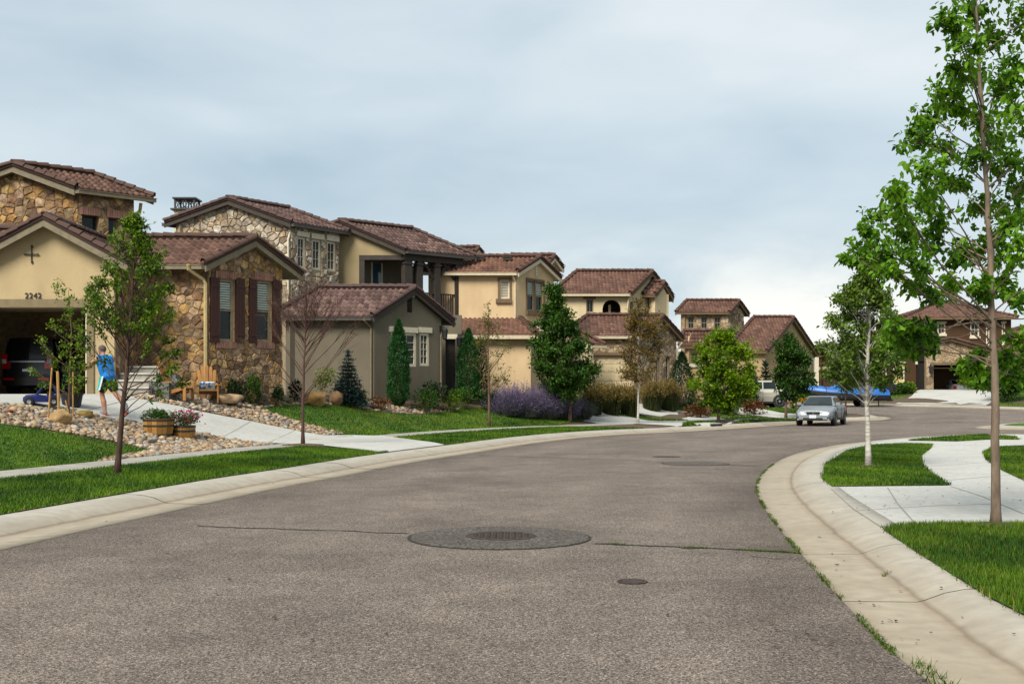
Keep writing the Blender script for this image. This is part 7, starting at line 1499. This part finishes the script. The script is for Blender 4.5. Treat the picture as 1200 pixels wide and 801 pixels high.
_HC[(-1, -1)] = b1 + Vector((0, 0, h1 * .8)); shrub("trailing_plant", "bushy green plant growing in the larger half barrel", -1, -1, 44, 16, L_DENSE, .06, 1300, cat="plant", seed=201, stems=5)
_HC[(-2, -2)] = b2 + Vector((.04, 0, h2 * .75)); shrub("petunia_plant", "pink and magenta petunias growing in the smaller half barrel", -2, -2, 40, 21, L_DENSE, .055, 1300, cat="plant", seed=202, flower=L_PINK, fl_n=110, stems=5); _HC[(-3, -3)] = b2 + Vector((.1, -.02, h2 * .8))
rg = np.random.default_rng(5); n = 90; q = np.array(b2) + np.c_[rg.normal(.08, .22, n), rg.normal(-.05, .18, n), h2 + rg.uniform(.02, .40, n)]; V, F_ = leafset(q, .065, .95, -.6, rng=rg)
mg = thing("geranium", b2 + Vector((.02, .05, h2 * .85)), "dark magenta blooms standing above the pink petunias", "flower"); npmesh("flowers", V, F_, L_MAG, mg, tone=tones(n, .45, .3, rng=rg), kind="stuff"); m = MB()
for i in range(0, n, 3): m.tube([b2 + Vector((rg.normal(0, .06), rg.normal(0, .06), h2 * .85)), q[i]], [.006, .003], 3, cap=False)
m.build("stems", L_DENSE, mg, kind="stuff")
# shrub in a black pot, and a child's blue ride-on car, by the garage
p = GL(84, 477); T = thing("black_pot", p, "round black plastic pot behind the tree stakes", "pot"); m = MB(); m.lathe([(.20, 0), (.22, .02), (.27, .30), (.29, .31), (.29, .35), (.25, .35), (.24, .28)], p, 18); m.build("body", M_PLASTIC, T); m = MB(); m.lathe([(.01, .29), (.245, .285)], p, 16); m.build("soil", M_SOIL, T)
_HC[(-5, -5)] = p + Vector((0, 0, .3)); shrub("potted_shrub", "dark twiggy shrub growing in the black pot", -5, -5, 26, 40, L_DK, .05, 1200, cat="shrub", seed=203)
def toy():
    p = GL(49, 477); p.z += .02; T = thing("toy_car", p, "blue and black children's ride-on car beside the driveway court", "toy car"); L = Local(p, math.radians(200)); mb = MB(); rr_ = []
    for x, w, z0, z1 in ((.42, .16, .12, .22), (.34, .21, .1, .28), (.1, .22, .1, .30), (-.1, .22, .1, .26), (-.34, .21, .1, .30), (-.42, .17, .12, .26)): rr_.append([L(x, y, z) for y, z in ((w, z0), (w, z1 - .05), (w * .8, z1), (-w * .8, z1), (-w, z1 - .05), (-w, z0))])
    loft(mb, rr_); mb.build("body", mat("toy_blue", (.005, .010, .085), rough=.3, spec=.5), T)
    m = MB(); m.tube([L(.12, .17, .28), L(-.02, .15, .46), L(-.28, .15, .46), L(-.36, .17, .28)], .022, 5); m.tube([L(.12, -.17, .28), L(-.02, -.15, .46), L(-.28, -.15, .46), L(-.36, -.17, .28)], .022, 5); m.box(L(-.15, 0, .47), (.3, .36, .025), math.radians(200)); m.build("roll_bar", mat("toy_blue2", (.006, .025, .14), rough=.35), T)
    m = MB(); m.para(L(.13, -.14, .29), L.l * .28, L(-.02, 0, .44) - L(.12, 0, .28), L.f * .01); m.build("windshield", M_CGLASS, T); m = MB(); m.box(L(-.2, 0, .3), (.16, .28, .12), math.radians(200)); m.build("seat", M_PLASTIC, T)
    for x in (.28, -.28):
        for s in (1, -1): m = MB(); m.lathe([(.05, -.05), (.10, -.05), (.115, -.03), (.115, .03), (.10, .05), (.05, .05)], L(x, s * .22, .115), 14, L.l * s); w = m.build("wheel", M_TYRE, T); m = MB(); m.lathe([(.055, .02), (.05, .056), (.01, .05)], L(x, s * .22, .115), 10, L.l * s); m.build("rim", M_RIM, w)
toy()
# ------------------------------------------------------------------ things in the street
def flat(px, py): d = CAM_H * FPX / (py - HORIZON); return Vector(((px - 600) / FPX * d, d, 0))
def disc(name, c, r, z, m, n=40, jit=.0, parent=None, kind=None, th=.004):
    mb = MB(); pr = [r * (1 + random.uniform(-jit, jit)) for _ in range(n)]; V = [(c.x + pr[i] * math.cos(6.2832 * i / n), c.y + pr[i] * math.sin(6.2832 * i / n), z) for i in range(n)]; mb.add(V + [(a, b_, z - th) for a, b_, _ in V], [tuple(range(n))] + [(i, n + i, n + (i + 1) % n, (i + 1) % n) for i in range(n)]); return mb.build(name, m, parent, kind=kind)
M_CAST = mat("cast_iron", (.036, .028, .024), (.07, .048, .038), scale=14, rough=.7, bump=.3, metal=.3)
M_GAP = mat("tar_crack", (.016, .015, .013), (.03, .028, .024), scale=20, rough=.8)
c = flat(585, 629.5); disc("asphalt_patch", c, .985, .006, M_GAP, 56, .006, kind="structure"); disc("asphalt_patch", c, .955, .010, M_PATCH, 56, .01, kind="structure")
def cover(label, c, r, z, ribs=True):
    T = thing("manhole_cover", (c.x, c.y, z), label, "manhole cover"); m = MB(); m.lathe([(r + .04, 0), (r + .04, .004), (r + .008, .005), (r + .006, .002), (.01, .002)], (c.x, c.y, z), 32); m.build("ring", M_CAST, T); m = MB(); m.lathe([(r, .001), (r, .004), (r - .02, .005), (.01, .005)], (c.x, c.y, z), 32); m.build("lid", M_CAST, T)
    if ribs:
        m = MB()
        for i in range(-4, 5):
            for j in range(-5, 6):
                x, y = i * .068, j * .05
                if math.hypot(x, y) < r - .05: m.box((c.x + x, c.y + y, z + .007), (.05, .022, .006), .8 if (i + j) % 2 else -.8)
        m.build("tread_ribs", M_CAST, T, kind="stuff")
cover("rusty manhole cover in the dark asphalt patch nearest the camera", c + Vector((.02, .08, 0)), .34, .011)
c = flat(815, 543); disc("asphalt_patch", c, .74, .006, M_GAP, 44, .006, kind="structure"); disc("asphalt_patch", c, .715, .010, M_PATCH, 44, .01, kind="structure")
c = flat(781, 535); cover("dark manhole cover further up the road by the second patch", c, .30, .002, False)
c = flat(741, 681.5); T = thing("valve_cover", (c.x, c.y, .0), "small rusty valve cover in the near lane", "valve cover"); m = MB(); m.lathe([(.125, 0), (.125, .008), (.10, .009), (.098, .003), (.01, .003)], (c.x, c.y, .002), 24); m.build("ring", M_CAST, T); m = MB(); m.lathe([(.092, .004), (.09, .009), (.01, .010)], (c.x, c.y, .002), 20); m.build("lid", M_CAST, T)
def crack(pts, w, seed, z=.0045):
    rn = random.Random(seed); P = [flat(*p) for p in pts]; Q = []
    for a, b_ in zip(P[:-1], P[1:]):
        n = max(4, int((b_ - a).length / .12))
        for i in range(n): Q.append(a.lerp(b_, i / n) + Vector((rn.gauss(0, .012), rn.gauss(0, .03), 0)))
    Q.append(P[-1]); V = []; 
    for q in Q: k = w * rn.uniform(.35, 1.2); V += [(q.x, q.y - k, z), (q.x, q.y + k, z)]
    MB().add(V, [(2 * i, 2 * i + 2, 2 * i + 3, 2 * i + 1) for i in range(len(Q) - 1)]).build("road_crack", M_GAP, kind="structure")
crack([(228, 616), (330, 620), (400, 622), (478, 625)], .030, 1); crack([(693, 636.5), (760, 639), (850, 643), (938, 648)], .034, 2); crack([(560, 533), (640, 536), (740, 539), (780, 541)], .035, 3); crack([(850, 544.5), (892, 546.5)], .04, 4); crack([(880, 651), (935, 656)], .01, 5)
d0 = GL(874, 499); k = nearest(EDGE_L, (d0.x, d0.y)); tn = EDGE_L[k + 1] - EDGE_L[k - 1]; an = math.atan2(tn[1], tn[0]); nn_ = normals_left(EDGE_L)[k]; q = EDGE_L[k] + nn_ * .95; T = thing("storm_drain", (q[0], q[1], .05), "concrete kerb storm drain with two dark openings", "storm drain"); Lk = Local((q[0], q[1], 0), an)
m = MB(); m.box(Lk(0, .25, .17), (1.25, .75, .12), an); m.build("lid", M_CONC, T)
for s in (-1, 1): m = MB(); m.box(Lk(s * .30, -.155, .115), (.5, .06, .13), an); m.build("opening_shade", M_DARK, T)  # solid dark boxes; the shade inside the inlets is put into their colour
for i, (px, py, lab) in enumerate(((852, 482, "pale utility box lid on the lawn under the lime tree"), (872, 486, "flat grey meter lid on the far lawn"))):
    p = GL(px, py); T = MB(); T.box((p.x, p.y, p.z + .06), (.75, .5, .12), .3); T.box((p.x, p.y, p.z + .125), (.62, .38, .02), .3); T.build("utility_lid", M_CONC, origin=p, label=lab, cat="utility lid")
# fallen leaves and grit on the concrete and the road
def litter():
    rg = np.random.default_rng(11); P = []
    for x0, x1, y0, y1, n in ((985, 1200, 575, 612, 46), (1060, 1170, 525, 560, 16), (950, 1200, 590, 780, 60), (300, 420, 498, 512, 10), (100, 1000, 560, 790, 90)):
        for _ in range(n): q = flat(rg.uniform(x0, x1), rg.uniform(y0, y1)); s = float(sdist(EDGE_R, q.x, q.y)[0]); z = .009 if s > 0 else (.02 if s > -.55 else (.14 if s < -1 else .10)); P.append((q.x, q.y, z))
    P = np.array(P); V, F_ = leafset(P, .045, .6, 0, rng=rg); V[:, 2] = np.repeat(P[:, 2], 4) + rg.uniform(0, .012, len(V)); npmesh("leaf_litter", V, F_, leafmat("dead_leaf", (.03, .018, .01), (.13, .085, .04), .1), tone=tones(len(P), .4, .3, rng=rg), kind="stuff", label="small dry leaves scattered on the concrete and road", cat="leaf litter")
litter()
